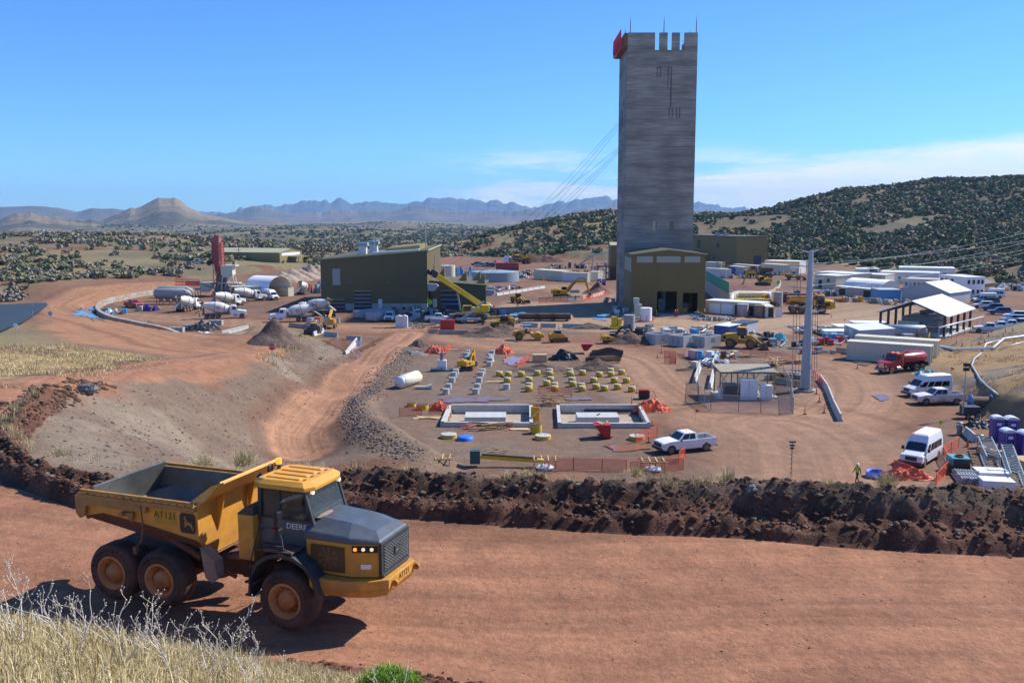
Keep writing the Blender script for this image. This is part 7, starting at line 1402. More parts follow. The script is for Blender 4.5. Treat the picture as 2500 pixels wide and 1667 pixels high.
def heap(px,py,a,c,h,label,m='soil',seed=0,rz=0,z=0):
 n_=40;r=seed;u,v=np.meshgrid(np.linspace(-1,1,n_),np.linspace(-1,1,n_));d=np.hypot(u,v);Z=h*np.clip(1-d-.25*(fbm(u*2.3,v*2.3,3,r+7)-.5),0,1)**1.05*(.55+.9*fbm(u*2+r,v*2+r,4,r))+(fbm(u*9,v*9,3,r+3)-.5)*.3*sst(1-d,0,.3)-.12
 b=MB();k=np.arange(n_*n_).reshape(n_,n_);b.add(list(zip((u*a).ravel(),(v*c).ravel(),Z.ravel())),[(k[i,j],k[i,j+1],k[i+1,j+1],k[i+1,j])for i in range(n_-1)for j in range(n_-1)],0,True);return put(b,'earth_heap',m,G(px,py,z),label,'earth heap',None,rz)
mat('soil',(.13,.085,.062),.95,var=.45,scale=2.5,bump=.12,bscale=5);mat('soil_red',(.17,.085,.055),.95,var=.35,scale=2,bump=.12,bscale=4);mat('sand',(.33,.25,.19),.95,var=.2,bump=.08,bscale=3);mat('grey_rock',(.17,.165,.155),.9,var=.45,scale=3,bump=.15,bscale=4)
heap(1195,820,6,3,1.8,'long grey gravel heap in front of the left telehandler',seed=1);heap(1235,806,4,2,1.3,'low earth heap under the left telehandler',seed=2);heap(*c3(1200,490),6,2,1.1,'low grey gravel heap behind the yellow piers',seed=3);heap(*c3(1720,480),4.6,2.4,1.7,'grey gravel heap in front of the black corrugated pipes',seed=4)
heap(1440,802,5,2.2,1.4,'dark earth heap right of the long barrier',seed=5);heap(1540,838,6,2.2,2.0,'dark earth heap under the arm of the small black armed excavator',seed=6);heap(1460,716,5,4,3.0,'conical brown earth heap near the tower with a worker on it','soil_red',7);heap(1010,866,2.6,2,1.1,'heap of grey broken rock near the head of the ramp','grey_rock',8);heap(1025,846,2.5,2,1.5,'pointed brown earth heap at the head of the ramp',seed=9)
q_=H(668,858);o_=heap(668,858,6.5,4.5,4.6,'dark earth mound with a steep shaded side behind the stop sign','soil',33,.35);o_.location=(q_.x-1.2,q_.y+5,q_.z-1.3)
heap(1830,712,14,6,2.0,'dark red dug earth inside the barrier ring','soil_dark',10)if 'soil_dark' in M else heap(1815,708,14,7,1.9,'dark red dug earth inside the barrier ring','soil_red',10)
for x,y,a,c,h,lb in((1300,640,14,5,5,'brown earth heap beyond the distant dump truck'),(1335,640,12,5,4,'pinkish earth heap right of the distant dump truck')):heap(x,y,a,c,h,lb,'soil_red',int(x)%50)
for k,(x,y,w_)in enumerate(((690,688,7),(712,684,8),(735,680,8),(757,677,7),(775,674,6))):heap(x,y,w_,5,4.6,['first sandy aggregate heap from the left under the scrub bank','second sandy aggregate heap from the left','third sandy aggregate heap in the row','fourth sandy aggregate heap in the row','last sandy aggregate heap beside the olive hall'][k],'sand',20+k)
A_,B_=G(978,948,0),G(1022,928,0);d=(B_-A_);t=thing('white_vessel','long cream coloured cylinder lying on the ground with a plastic wrapped end','vessel',A_,math.atan2(d.y,d.x)-.12);b=MB();b.lathe((0,0,.85),(1,0,0),[(0,.78),(.05,.85),(4.4,.85),(4.5,.7)],26);b.build('shell','vessel',t);b=MB();b.lathe((4.45,0,.7),(1,0,0),[(0,.6),(.6,.6),(.85,.3)],18);b.build('yellow_cap','door_yellow',t);b=MB();b.ball((-.15,0,.85),(.45,.8,.8),14,jit=.14);b.build('plastic_wrap','plastic_clear',t)
b=MB();b.cyl((-1,0,.25),(.4,0,.25),.22);b.cyl((.4,0,.25),(1.1,.2,.3),.2,.4);put(b,'pipe_fitting','vessel',G(1032,950),'small pipe fitting beside the yellow end of the cream vessel','pipe')
t=thing('pump_unit','white instrument skid left of the grey piers','machine',G(1079,905),0);b=MB();b.box((0,0,.12),(3.2,1.6,.15));rail(b,(-1.5,-.7,.1),(1.5,-.7,.1),.5);b.build('skid','teal_dark',t);b=MB();b.box((0,0,.9),(1.3,.9,1.4));b.build('cabinet','white_clean',t);b=MB();b.cyl((0,0,1.6),(0,0,2.7),.3,.2,10);b.box((0,0,2.5),(1.2,.2,.15));b.build('gauge_mast','galv_dark',t)
def precast(a,c,depth,h,label,wins=2):
 A_,B_=G(*a),G(*c);d=B_-A_;L_=d.length;t=thing('precast_box',label,'precast box',A_,math.atan2(d.y,d.x),'open concrete boxes');b=MB();w=.2
 b.box((L_/2,w/2,h/2),(L_,w,h));b.box((L_/2,depth-w/2,h/2),(L_,w,h));b.box((w/2,depth/2,h/2),(w,depth-2*w,h));z0,z1=h*.3,h*.78
 b.box((L_-w/2,depth/2,z0/2),(w,depth-2*w,z0));b.box((L_-w/2,depth/2,(h+z1)/2),(w,depth-2*w,h-z1));b.box((L_-w/2,depth*.22,(z0+z1)/2),(w,depth*.44-2*w,z1-z0));b.box((L_-w/2,depth*.82,(z0+z1)/2),(w,depth*.36-w,z1-z0));b.box((L_/2,depth/2,.1),(L_-.4,depth-.4,.2));b.build('shell','concrete_lt',t,.01)
 for k in range(wins):b=MB();x=L_*(k+.5+(.15 if wins==2 and k==0 else 0))/wins*.9;b.box((x,-.02,h*.55),(L_/wins*.42,.05,h*.5),0);b.build('recess','concrete',t)
precast((1574,838),(1600,843),3.6,1.9,'smallest open concrete box at the left of the row',1);precast((1632,843),(1668,848),4.2,1.9,'middle open concrete box of the row');precast((1686,844),(1720,849),4.2,1.9,'right open concrete box of the row')
pb=G(1966,955);t=thing('power_pole','tall grey tapered steel power pole with short arms','power pole',pb);Hp=at(1981,612,pb.y).z;b=MB();b.cyl((0,0,.25),(0,0,Hp),.72,.28,12,sm=False);b.build('shaft','pole_steel',t);b=MB();b.cyl((0,0,0),(0,0,.3),1.25,n=20);b.build('footing','concrete',t);b=MB();b.cyl((0,0,.3),(0,0,.42),.95,n=20);b.build('base_plate','rust',t)
tips=[]
for z_py,s,L_ in((613,-1,1.0),(613,1,.8),(649,-1,1.9),(650,1,1.8),(672,-1,1.8),(681,1,1.7),(702,-1,2.0),(711,1,1.7),(748,-1,2.2),(760,1,1.7),(797,-1,2.4),(806,1,1.7),(850,-1,2.2),(860,1,1.8),(905,-1,1.4),(907,1,1.3)):
 z_=at(1972,z_py,pb.y).z;b=MB();e=Vector((s*(L_+.3),.5*s,z_+.1));b.beam((0,0,z_-.15),e,.12,.14);ar=b.build('arm','pole_steel',t);b=MB()
 for k in range(5):q=e*1.0+Vector((s*.12*k,0,.02*k));b.lathe(q,(s,0,.1),[(0,.04),(.02,.09),(.06,.04)],8)
 b.build('insulator','galv',ar);tips.append(pb+e+Vector((s*.6,0,0)))
wires=['highest power line running from the steel pole to the right','second highest power line running to the right','third power line from the top running to the right','fourth power line from the top running to the right','fifth power line from the top running to the right','lowest power line running to the right']
for k,(i_,yr)in enumerate(((3,564),(2,582),(5,588),(4,605),(7,612),(6,631))):
 a=tips[i_];c=at(2500,yr,200);c=a+(c-a)*1.25;pts=[a.lerp(c,u/14)-Vector((0,0,3.0*(u/14)*(1-u/14)))for u in range(15)];b=MB();b.tube(pts,.018,5);tag(b.build('power_line','galv'),wires[k],'power line','power lines')
for k,(px,y0,y1)in enumerate(((1939,700,945),(1947,655,940),(1955,655,930),(1985,740,905),(1991,740,905),(1997,712,900))):
 a=at(px,y0,pb.y-1.2);c=at(px-(5 if k<3 else 3),y1,pb.y-1.2);b=MB();b.tube([a,c],.03,5);tag(b.build('guy_rod','rust'),['leftmost thin vertical wire left of the steel pole','middle thin vertical wire left of the steel pole','thin vertical wire nearest the left of the steel pole','thin vertical wire nearest the right of the steel pole','middle thin vertical wire right of the steel pole','rightmost thin vertical wire right of the steel pole'][k],'wire','thin vertical wires at the steel pole')
t=thing('fence_post','thin grey steel mast inside the fence left of the power pole','mast',G(1932,975));b=MB();b.cyl((0,0,0),(0,0,4.9),.09,n=8);b.build('mast','galv',t)
A_,B_=G(1757,972),G(1895,976);t=thing('transformer_shelter','olive steel shelter with a tan ribbed roof over electrical cabinets','shelter',A_,0);L_=B_.x-A_.x
for x in(0,.32,.62,1.0):
 for y in(0,3.2):b=MB();b.beam((x*L_,y,0),(x*L_,y,3.3),.13,.13);b.build('post','olive_lt',t)
b=MB()
for x in(.05,.36,.64):b.beam((x*L_,3.2,.6),((x+.25)*L_,3.2,3.1),.07,.07);b.beam(((x+.25)*L_,3.2,.6),(x*L_,3.2,3.1),.07,.07)
b.beam((0,0,3.2),(L_,0,3.2),.12,.2);b.beam((0,3.2,3.2),(L_,3.2,3.2),.12,.2);b.build('bracing','olive_lt',t);b=MB();b.prism([(-.5,3.32),(3.9,3.62),(3.9,3.7),(-.5,3.4)],'x',-.15,L_+.2);b.build('roof','tan_roof',t);b=MB();b.box((L_/2,1.6,.12),(L_+.8,4.2,.24));b.build('slab','concrete_lt',t)
for a,c,y0,y1,m,lb,dp_ in((1767,1800,972,937,'galv_dark','grey ribbed transformer under the tan roofed shelter',1.4),(1755,1766,970,947,'white_clean','small white cabinet at the left end of the shelter',.6),(1807,1849,972,925,'white_clean','tall white switch cabinet in the middle of the shelter',1.2),(1857,1885,973,940,'white_clean','white cabinet at the right end of the shelter',1.0),(1868,1880,925,915,'galv','grey box high behind the right cabinet',.5)):
 p,q=G(a,y0+4),G(c,y0+4);w=q.x-p.x;h_=(y0-y1)/F*p.y+.2;tt=thing('electrical_cabinet',lb,'cabinet',p,0,'electrical cabinets');b=MB();b.box((w/2,dp_/2,h_/2),(w,dp_,h_));b.build('housing',m,tt,.02);b=MB()
 if m=='galv_dark':
  for k in range(12):b.box((w*(k+.5)/12,-.1,h_*.5),(.03,.2,h_*.8))
  b.build('fins','galv_dark',tt)
 else:b.box((w*.5,-.012,h_*.5),(.02,.02,h_*.92),0);b.box((w*.42,-.03,h_*.5),(.03,.03,.2),0);b.box((w*.7,-.02,h_*.62),(.16,.01,.1),1);b.build('door_details',['galv_dark','sign_yellow'],tt)
mesh_m=None
def linkfence(pts,label,h=1.9,panel='chain',post='galv',nm='chain_fence',step=2.6):
 t=thing(nm,label,'fence',G(*pts[0]));o_=t.location.copy();P=[G(*p)-o_ for p in pts];b=MB();q=MB()
 for i in range(len(P)-1):
  n_=max(1,int((P[i+1]-P[i]).length/step))
  for k in range(n_+1):c=P[i].lerp(P[i+1],k/n_);b.cyl(c,c+Vector((0,0,h)),.035,n=6)
  for z_ in(.08,h):b.beam(P[i]+Vector((0,0,z_)),P[i+1]+Vector((0,0,z_)),.04,.04)
  q.quad([P[i]+Vector((0,0,.05)),P[i+1]+Vector((0,0,.05)),P[i+1]+Vector((0,0,h)),P[i]+Vector((0,0,h))])
 b.build('frame',post,t);q.build('mesh',panel,t);return t
def netmat(name,col,cover):
 m=mat(name,col,.5,var=.1);N=m.node_tree.nodes;L=m.node_tree.links;t=N.new('ShaderNodeTexCoord');outs=[]
 for rot in(.785,-.785):
  mp_=N.new('ShaderNodeMapping');mp_.inputs['Rotation'].default_value=(0,rot,rot*.3);L.new(t.outputs['Object'],mp_.inputs[0]);w=N.new('ShaderNodeTexWave');w.inputs['Scale'].default_value=4.5;L.new(mp_.outputs[0],w.inputs[0]);g=N.new('ShaderNodeMath');g.operation='GREATER_THAN';g.inputs[1].default_value=1-cover;L.new(w.outputs[1],g.inputs[0]);outs.append(g.outputs[0])
 mx_=N.new('ShaderNodeMath');mx_.operation='MAXIMUM';L.new(outs[0],mx_.inputs[0]);L.new(outs[1],mx_.inputs[1]);L.new(mx_.outputs[0],N['Principled BSDF'].inputs['Alpha'])
netmat('chain',(.35,.36,.36),.1);netmat('orange_net',(.8,.09,.03),.13)
linkfence([(1705,978),(1735,1002),(1803,1005),(1857,1008),(1936,1010)],'chain link fence in front of the transformer shelter');linkfence([(1936,1010),(1930,965),(1912,925)],'chain link fence right of the transformer shelter');linkfence([(1705,978),(1705,930)],'chain link gate panel left of the transformer shelter')
def ofence(pts,label,h=1.05):return linkfence(pts,label,h,'orange_net','safety','safety_fence',1.9)
for pts,lb in(([(1972,905),(2006,945)],'orange mesh fence behind the barrier line at the steel pole'),([(1797,868),(1870,873),(1940,882)],'low orange fence line along the puddle near the wheel loader'),([(1396,968),(1314,965)],'orange mesh fence before the pier with a wrapped top'),([(2100,1000),(2130,1010)],'x'),([(*c3(2085,1180),),(*c3(2290,1120),)],'orange mesh fence beside the right low round foundation'),([(1657,1130),(1672,1118)],'tilted orange panel in front of the near white pickup'),([(1538,1155),(1600,1152),(1668,1146)],'orange mesh fence behind the berm left of the tilted panel'),([(1330,1148),(1400,1146),(1470,1148),(1530,1150)],'long orange mesh fence just above the berm'),([(2182,1150),(2232,1170)],'orange mesh panel in front of the facing white van'),([(2285,1185),(2318,1150),(2303,1115),(2340,1092)],'zigzag orange fence round the teal welder'),([(1050,1020),(980,1018)],'x'),([(975,1018),(1030,1014)],'orange mesh fence left of the pits around the yellow ring'),([(1048,1010),(1095,1008)],'orange mesh fence behind the orange tarp at the left pit'),([(1086,862),(1101,852)],'orange fence panel right of the far orange tarp'),([(1262,898),(1292,882)],'orange fence panel beside the shallow puddle'),([(1622,872),(1650,874),(1650,888),(1622,886)],'square of orange fence around a small yellow stand'),([(1316,741),(1386,737)],'red mesh on the barriers before the excavator'),([(1421,735),(1484,721)],'red mesh on the barriers near the person in red'),([(1043,812),(1070,812)],'orange panel left of the red bin'),([(1566,1012),(1600,1005)],'orange fence panel at the right end of the right pit')):
 if lb!='x':ofence(pts,lb)
def delin(px,py,label,h=1.05,tilt=0,z=None):
 p=G(px,py,z)if z is not None else G(px,py);t=thing('delineator',label,'delineator',p,random.random()*6,'orange delineator posts');t.rotation_euler=(tilt,tilt*.6,random.random()*6);b=MB();b.cyl((0,0,.05),(0,0,h),.065,.05,8);b.build('post','safety',t);b=MB();b.cyl((0,0,0),(0,0,.07),.22,n=8);b.build('base','black',t);b=MB();b.cyl((0,0,h*.62),(0,0,h*.8),.072,n=8);b.build('band','white_clean',t)
DL=[((1965,1011),'beside the fence right of the transformer shelter'),((1982,948),'behind the barriers at the steel pole'),((1993,962),'behind the barriers at the steel pole'),((2000,982),'behind the barriers at the steel pole'),((2012,1008),'behind the barriers at the steel pole'),((1605,874),'left of the small orange fenced square'),((1615,862),'in the orange fenced square'),((1635,872),'in the orange fenced square'),((1670,872),'in the shallow puddle'),((1704,862),'in front of the middle concrete box'),((1742,864),'in front of the right concrete box'),((1756,866),'among the crates'),((1772,868),'among the crates'),((1782,878),'among the crates'),((1793,876),'among the crates'),((1555,960),'at the right end of the pier field'),((1542,988),'behind the right pit'),((1592,1040),'at the corner of the right pit'),((1584,1080),'beside the right low foundation'),((1320,803),'between the barriers under the pipe bundles'),((1364,803),'between the barriers under the pipe bundles'),((1272,796),'left of the brown pipe bundles'),((1487,776),'beside the blue puddle at the tower foot'),((1467,830),'left of the small black armed excavator'),((1484,804),'near the yellow drill rig'),((2093,900),'left of the red tank truck'),((2120,868),'on the pallets behind the red tank truck'),((2030,775),'right of the small open container'),((1204,774),'left of the telehandler'),((1045,785),'near the white pickup at the hall')]
for p,w in DL:delin(*p,'orange delineator post '+w)
for k,(x,y)in enumerate(((2335,838),(2372,850),(2349,845),(2395,826),(2414,822),(2421,812),(2448,826),(2455,812),(2473,808),(2390,842),(2404,836))):
 p=H(x,y);o_=delin(x,y,'leaning orange delineator on the gravel slope below the car park',1.1,random.uniform(-.5,.5),p.z)
b=MB();b.box((0,0,.02),(.4,.4,.04));b.cyl((0,0,.04),(0,0,.75),.17,.04,12);put(b,'traffic_cone','safety',G(2362,1090),'orange traffic cone in front of the tilted beige barrier','cone')
def toilet(px,py,label,rz=0.1):
 t=thing('portable_toilet',label,'toilet',G(px,py),rz,'purple portable toilets');b=MB();b.box((0,0,1.05),(1.1,1.15,2.1));b.build('cabin','purple',t,.03);b=MB();b.prism([(-.62,2.08),(.62,2.08),(.5,2.26),(.2,2.38),(-.2,2.38),(-.5,2.26)],'y',-.62,.62);b.build('roof','purple_roof',t,.03)
 b=MB();b.box((0,-.585,1.02),(.8,.03,1.85));d=b.build('door','purple',t);b=MB();b.box((-.42,-.605,1.05),(.03,.02,1.9));b.box((.42,-.605,1.05),(.03,.02,1.9));b.box((0,-.605,2.0),(.87,.02,.03));b.build('door_trim','galv',d);b=MB();b.box((0,-.61,1.6),(.44,.02,.26));b.build('notice','white_clean',d)
toilet(2432,1070,'purple toilet at the back left of the group',-.15);toilet(2466,1072,'purple toilet at the back right of the group',-.15);toilet(2457,1105,'front purple toilet left of the one at the picture edge',.0);toilet(2500,1110,'purple toilet cut by the right edge of the picture',.0);toilet(1463,697,'left purple toilet near the tower foot');toilet(1474,697,'right purple toilet near the tower foot')
def lattice(p,q,w,label,z0=.2,z1=1.4):
 A_,B_=G(*p),G(*q);d=B_-A_;L_=d.length;t=MB();n_=max(4,int(L_/w));
 for y in(-w/2,w/2):
  for z_ in(0,w):t.beam((0,y,z_),(L_,y,z_),.09,.09)
 for k in range(n_):
  a,c=L_*k/n_,L_*(k+1)/n_
  for y in(-w/2,w/2):t.beam((a,y,0),(c,y,w),.05,.05)
  for z_ in(0,w):t.beam((a,-w/2,z_),(c,w/2,z_),.05,.05)
  t.beam((c,-w/2,w),(c,w/2,w),.05,.05)
 o=put(t,'lattice_boom','lattice_green',A_+Vector((0,0,.15)),label,'crane boom','lattice boom sections',math.atan2(d.y,d.x));return o
mat('lattice_green',(.30,.37,.38),.5,.2,var=.1)
lattice((2425,1150),(2402,1098),1.15,'left section of crane lattice lying by the front toilet');lattice((2482,1188),(2455,1108),.95,'right section of crane lattice lying at the picture edge')
b=MB()
for r_ in range(3):
 for c_ in range(9-r_):b.cyl((-.9+c_*.22+r_*.11,-1.6+.1*((c_*7)%3),.12+r_*.19),(-.9+c_*.22+r_*.11,1.5,.12+r_*.19),.1,n=8)
b.box((0,-.9,.68),(2.2,.08,.08));b.box((0,.6,.68),(2.2,.08,.08));put(b,'steel_pipes','galv',G(2360,1172),'bundle of shiny steel pipes tied together above the berm','pipes',rz=-.25)
b=MB();b.box((0,0,.35),(2.6,2.0,.6));b.box((.4,.1,.7),(1.4,.5,.06));put(b,'foam_panels','white_clean',G(2420,1165),'stack of white panels beside the steel pipes','panels',rz=-.15);b=MB();b.box((0,0,.4),(2.6,1.7,.7),t=(.96,.94));put(b,'white_box','white_clean',G(2432,1190),'large white flat topped box nearest the berm','box',rz=-.2)
t=thing('welder','teal and black engine welder behind the orange zigzag fence','welder',G(2338,1150),-.1);b=MB();b.box((0,0,.75),(1.5,1.7,1.1));b.build('body','black',t,.03);b=MB();b.box((0,0,1.33),(1.5,1.7,.08));b.box((-.72,0,1.0),(.1,1.7,.6));b.build('cover','teal',t);b=MB();b.lathe((0,-.2,1.42),(0,0,1),[(0,.36),(.06,.42),(.12,.36),(.06,.3),(0,.36)],18);b.build('hose_coil','rust',t)
t=thing('cable_reel','large blue flanged reel wound with rusty wire rope','reel',G(2392,1008),math.radians(-8));t.scale=(.8,)*3;b=MB();b.cyl((-1.3,0,1.35),(1.3,0,1.35),1.05,n=24);b.build('rope_coil','rust',t)
for s in(-1,1):b=MB();b.cyl((s*1.3,0,1.35),(s*1.4,0,1.35),1.35,n=26);b.build('flange','equip_blue',t)
b=MB();b.box((0,-1.0,.3),(3.4,.2,.3));b.box((0,1.0,.3),(3.4,.2,.3));b.beam((-1.7,0,.3),(-1.5,0,1.4),.2,.2);b.beam((1.7,0,.3),(1.5,0,1.4),.2,.2);b.beam((-2.6,-.8,1.9),(2.4,-1.4,.5),.1,.1);b.build('stand','dark_grey',t)
t=thing('light_tower','mobile light tower with raised mast behind the muddy pickup','light tower',G(2350,1022),0);b=MB();b.cyl((0,0,.6),(0,0,6.4),.09,.06,8);b.build('mast','galv',t);b=MB();b.box((.9,.3,.9),(1.8,1.2,1.0));b.build('generator','dark_grey',t,.05)
for k in range(4):b=MB();b.box((-.25+.35*(k%2)+.08,-.1,5.6+.5*(k//2)),(.3,.2,.36));b.build('floodlight','black',t)
for x in(.4,1.4):wheel(t,x,-.4,.33,.33,.2,'rim_alloy',n=12)
t=thing('camera_mast','slim mast with camera boxes and a coiled cable above the berm','camera mast',G(1931,1165),0);b=MB();b.cyl((0,0,0),(0,0,3.1),.035,n=6);b.build('mast','galv_dark',t);b=MB();b.tube([(.16*math.cos(k*.7),.16*math.sin(k*.7),.2+k*.045)for k in range(50)],.014,4);b.build('coiled_cable','black',t)
for z_,w_ in((3.15,.55),(2.85,.4),(2.6,.3)):b=MB();b.box((0,0,z_),(w_,.25,.12));b.build('camera_box','dark_grey',t)
for px,py,lb in((2342,1060,'left grey waste bin with a domed lid near the tilted barrier'),(2392,1092,'squat grey waste bin beside the tilted barrier')):b=MB();b.lathe((0,0,0),(0,0,1),[(0,.3),(.3,.24),(.9,.36),(.95,.33)],16);b.lathe((0,0,1.15),(0,0,1),[(0,.12),(.02,.4),(.14,.25),(.18,.02)],16);b.cyl((0,0,.9),(0,0,1.2),.05,n=6);put(b,'waste_bin','galv_dark',G(px,py),lb,'bin','waste bins')
b=MB();b.box((0,0,.35),(1.1,2.4,.7));put(b,'timber_box','wood',G(2418,1112),'brown timber box behind the left lattice section','crate',rz=.2);b=MB();b.box((0,0,.5),(1.4,2.0,1.0));put(b,'timber_box','wood',G(2500,1145),'tall timber crate at the right edge of the picture','crate')
tarp(2395,1042,2.0,1.0,.8,'black_tarp','dark tarpaulin heap left of the purple toilets',31);tarp(2262,915,1.9,1.2,.8,'teal','teal grey tarpaulin heap behind the white van',32);tarp(1805,792+32,2,1.5,1.2,'black_tarp','black covered stack behind the loader',33);tarp(1904,830,1.3,1.1,1.3,'aqua','turquoise tarpaulin bundle right of the loader',34)
mat('crane_yellow',(.72,.50,.02),.4,var=.08)
A_=G(1165,792);t=thing('mobile_crane','yellow rough terrain crane with long boom raised towards the left','crane',G(1146,786),0)
b=MB();b.box((0,0,1.35),(8.4,2.2,.7));b.box((-3.9,0,1.2),(.8,2.9,.5));b.box((3.9,0,1.2),(.8,2.9,.5));b.build('carrier','galv_dark',t)
for x in(-2.3,2.3):
 for y in(-1.15,1.15):wheel(t,x,y,.85,.85,.6,'door_yellow',n=20)
 for y in(-1.35,1.35):b=MB();b.prism([(x-1.1,1.2),(x-.9,1.85),(x+.9,1.85),(x+1.1,1.2),(x+1.0,1.2),(x+.8,1.75),(x-.8,1.75),(x-1.0,1.2)],'y',y-.3,y+.3);b.build('mudguard','mud_light',t)
b=MB();b.box((1.6,0,2.6),(4.0,2.2,1.1));b.box((3.4,-.3,3.0),(1.6,1.9,1.4));b.build('superstructure','crane_yellow',t,.04);b=MB();f=Fr(-1.6,.6,-1.3,.6,1.9,3.6,.5,.5);b.X=Matrix.Translation((0,-.7,0));f.solid(b);cb=b.build('cab','crane_yellow',t);b=MB();b.X=Matrix.Translation((0,-.7,0))
for k in range(4):f.pane(b,k,.1,.9,.3,.92)
b.build('cab_window','glass',cb);tip=at(1053,664,A_.y-1)-t.location;rt=Vector((2.6,.2,3.6));b=MB();b.beam(rt,rt.lerp(tip,.93),.85,1.0);bm=b.build('boom','crane_yellow',t,.03);b=MB();b.beam(rt.lerp(tip,.90),tip,.95,1.15);b.ball(tip+Vector((-.5,0,0)),.55,8);b.beam(tip+Vector((.5,0,.5)),tip+Vector((.3,0,1.6)),.08,.08);b.cyl(tip+Vector((-1.2,0,-.9)),tip+Vector((-1.2,0,-.3)),.3);b.build('boom_head','black',bm)
b=MB();b.cyl((-1.9,.2,2.5),rt.lerp(tip,.5),.2,n=10);b.build('lift_cylinder','tank_blue',t);d=(tip-rt).normalized();up_=Vector((0,-1,0)).cross(d);up_=up_ if up_.z>0 else-up_
text('CRANE RENTAL','lettering','black',bm,.62,rt.lerp(tip,.78)+Vector((0,-.47,0)),-d,up_,.01);text('ERECTORS INC','lettering','black',bm,.62,rt.lerp(tip,.40)+Vector((0,-.47,0)),-d,up_,.01)
b=MB();b.beam((-1.5,-2.0,.9),(3.2,-2.0,4.6),.3,.4);b.box((-.2,-2.2,.9),(5.2,1.2,.4));b.build('outrigger_boom','wall_grey',t)
for x in(-.9,1.6):wheel(t,x,-2.6,.48,.48,.3,'galv',n=14)
def skip(a,c,depth,h,label,cover=None):
 A_,B_=G(*a),G(*c);d=B_-A_;L_=d.length;t=thing('roll_off_skip',label,'skip',A_,math.atan2(d.y,d.x),'roll off skips at the olive hall');b=MB();w=.1
 b.box((L_/2,w/2,h/2+.2),(L_,w,h));b.box((L_/2,depth,h/2+.2),(L_,w,h));b.box((w/2,depth/2,h/2+.2),(w,depth-w,h));b.box((L_-w/2,depth/2,h/2+.2),(w,depth-w,h));b.box((L_/2,depth/2,.25),(L_-.2,depth-.2,.1));b.build('body','wall_grey2',t);b=MB()
 for k in range(6):b.box((L_+.05,depth*(k+.5)/6,h/2+.2),(.1,.12,h));b.box((L_*(k+.5)/6,-.05,h/2+.2),(.1,.1,h))
 b.build('ribs','wall_grey2',t)
 if cover:b=MB();b.box((L_/2,depth/2,h+.26),(L_+.1,depth+.1,.12));b.build('cover',cover,t)
 else:b=MB();b.ball((L_/2,depth/2,.5),(L_*.4,depth*.4,.5),12,jit=.3);b.build('rubbish','mud_light',t)
mat('wall_grey2',(.45,.45,.45),.6,var=.15,dust=.3,dustz=1)
skip((862,777),(885,779),6.2,1.5,'open topped grey skip in front of the blue striped door');skip((893,784),(918,786),6.2,1.7,'grey skip with a dark cover beside the open one','tank_blue')
for x,lb in((966,'left white cabinet of the pair by the facing pickup'),(980,'right white cabinet of the pair by the facing pickup')):p=G(x,800);b=MB();b.box((.6,.6,1.15),(1.25,1.2,2.3));b.prism([(0,2.3),(1.25,2.3),(.62,2.5)],'y',0,1.2);put(b,'white_cabinet','offwhite_box',p,lb,'cabinet','white cabinets by the hall',0,.02)
b=MB();b.box((1.4,.6,1.0),(2.8,1.2,1.9));b.box((1.4,.6,.05),(3,1.3,.1));put(b,'red_bin','red',G(1075,805),'plain red steel box behind the pinkish barrier','box',bevel=.03)
A_,B_=G(1720,712),G(1776,752);d=B_-A_;t=thing('retaining_wall','grey concrete ramp wall with a green cloth fence on top right of the hall','wall',A_,math.atan2(d.y,d.x));L_=d.length;b=MB();b.prism([(0,-.2),(L_,-.2),(L_,3.5),(0,3.5)],'y',0,.5);b.build('wall','concrete',t);b=MB();b.box((L_/2,.2,4.9),(L_,.08,2.8));b.build('green_fence','green_cloth',t)
b=MB();b.tube([G(1778,748)+Vector((0,0,.6)),G(1786,738)+Vector((0,0,1.4)),G(1800,733)+Vector((0,0,1.4)),G(1880,737)+Vector((0,0,1.4))],1.25,16);tag(b.build('vent_duct','galv_dull'),'fat silver ventilation pipe lying behind the cream workshop row','pipe')
def cyl_thing(px,py,r,h,m,label,name='steel_cylinder',cat='cylinder',legs=False,hollow=False):
 t=thing(name,label,cat,G(px,py),0);b=MB();b.cyl((0,0,.1),(0,0,h),r,n=22,cap=not hollow);
 if hollow:b.cyl((0,0,.1),(0,0,h),r*.93,n=22,cap=False)
 b.build('shell',m,t)
 if legs:
  b=MB();b.box((0,0,.08),(2.4*r,2*r,.1))
  for x,y in((-1,-.7),(1,-.7),(0,-1.05)):b.cyl((x*r*1.05,y*r,0),(x*r*1.05,y*r,1.4),.07,n=6)
  b.build('red_stand','safety',t)
 return t
cyl_thing(1577,784,1.25,2.9,'white_clean','white cylinder on a red stand in front of the hall',legs=True);cyl_thing(1813,772,1.25,2.8,'pale_rust','pale stained cylinder on a red stand before the workshop',legs=True);cyl_thing(1853,774,1.15,2.7,'mud_light','brown stained cylinder beside the small open container');cyl_thing(1899,748,1.1,3.6,'concrete','grey concrete cylinder beside the fat silver pipe');cyl_thing(1536,808,1.1,3.2,'galv_dull','open rusty steel cylinder above the drill rig')
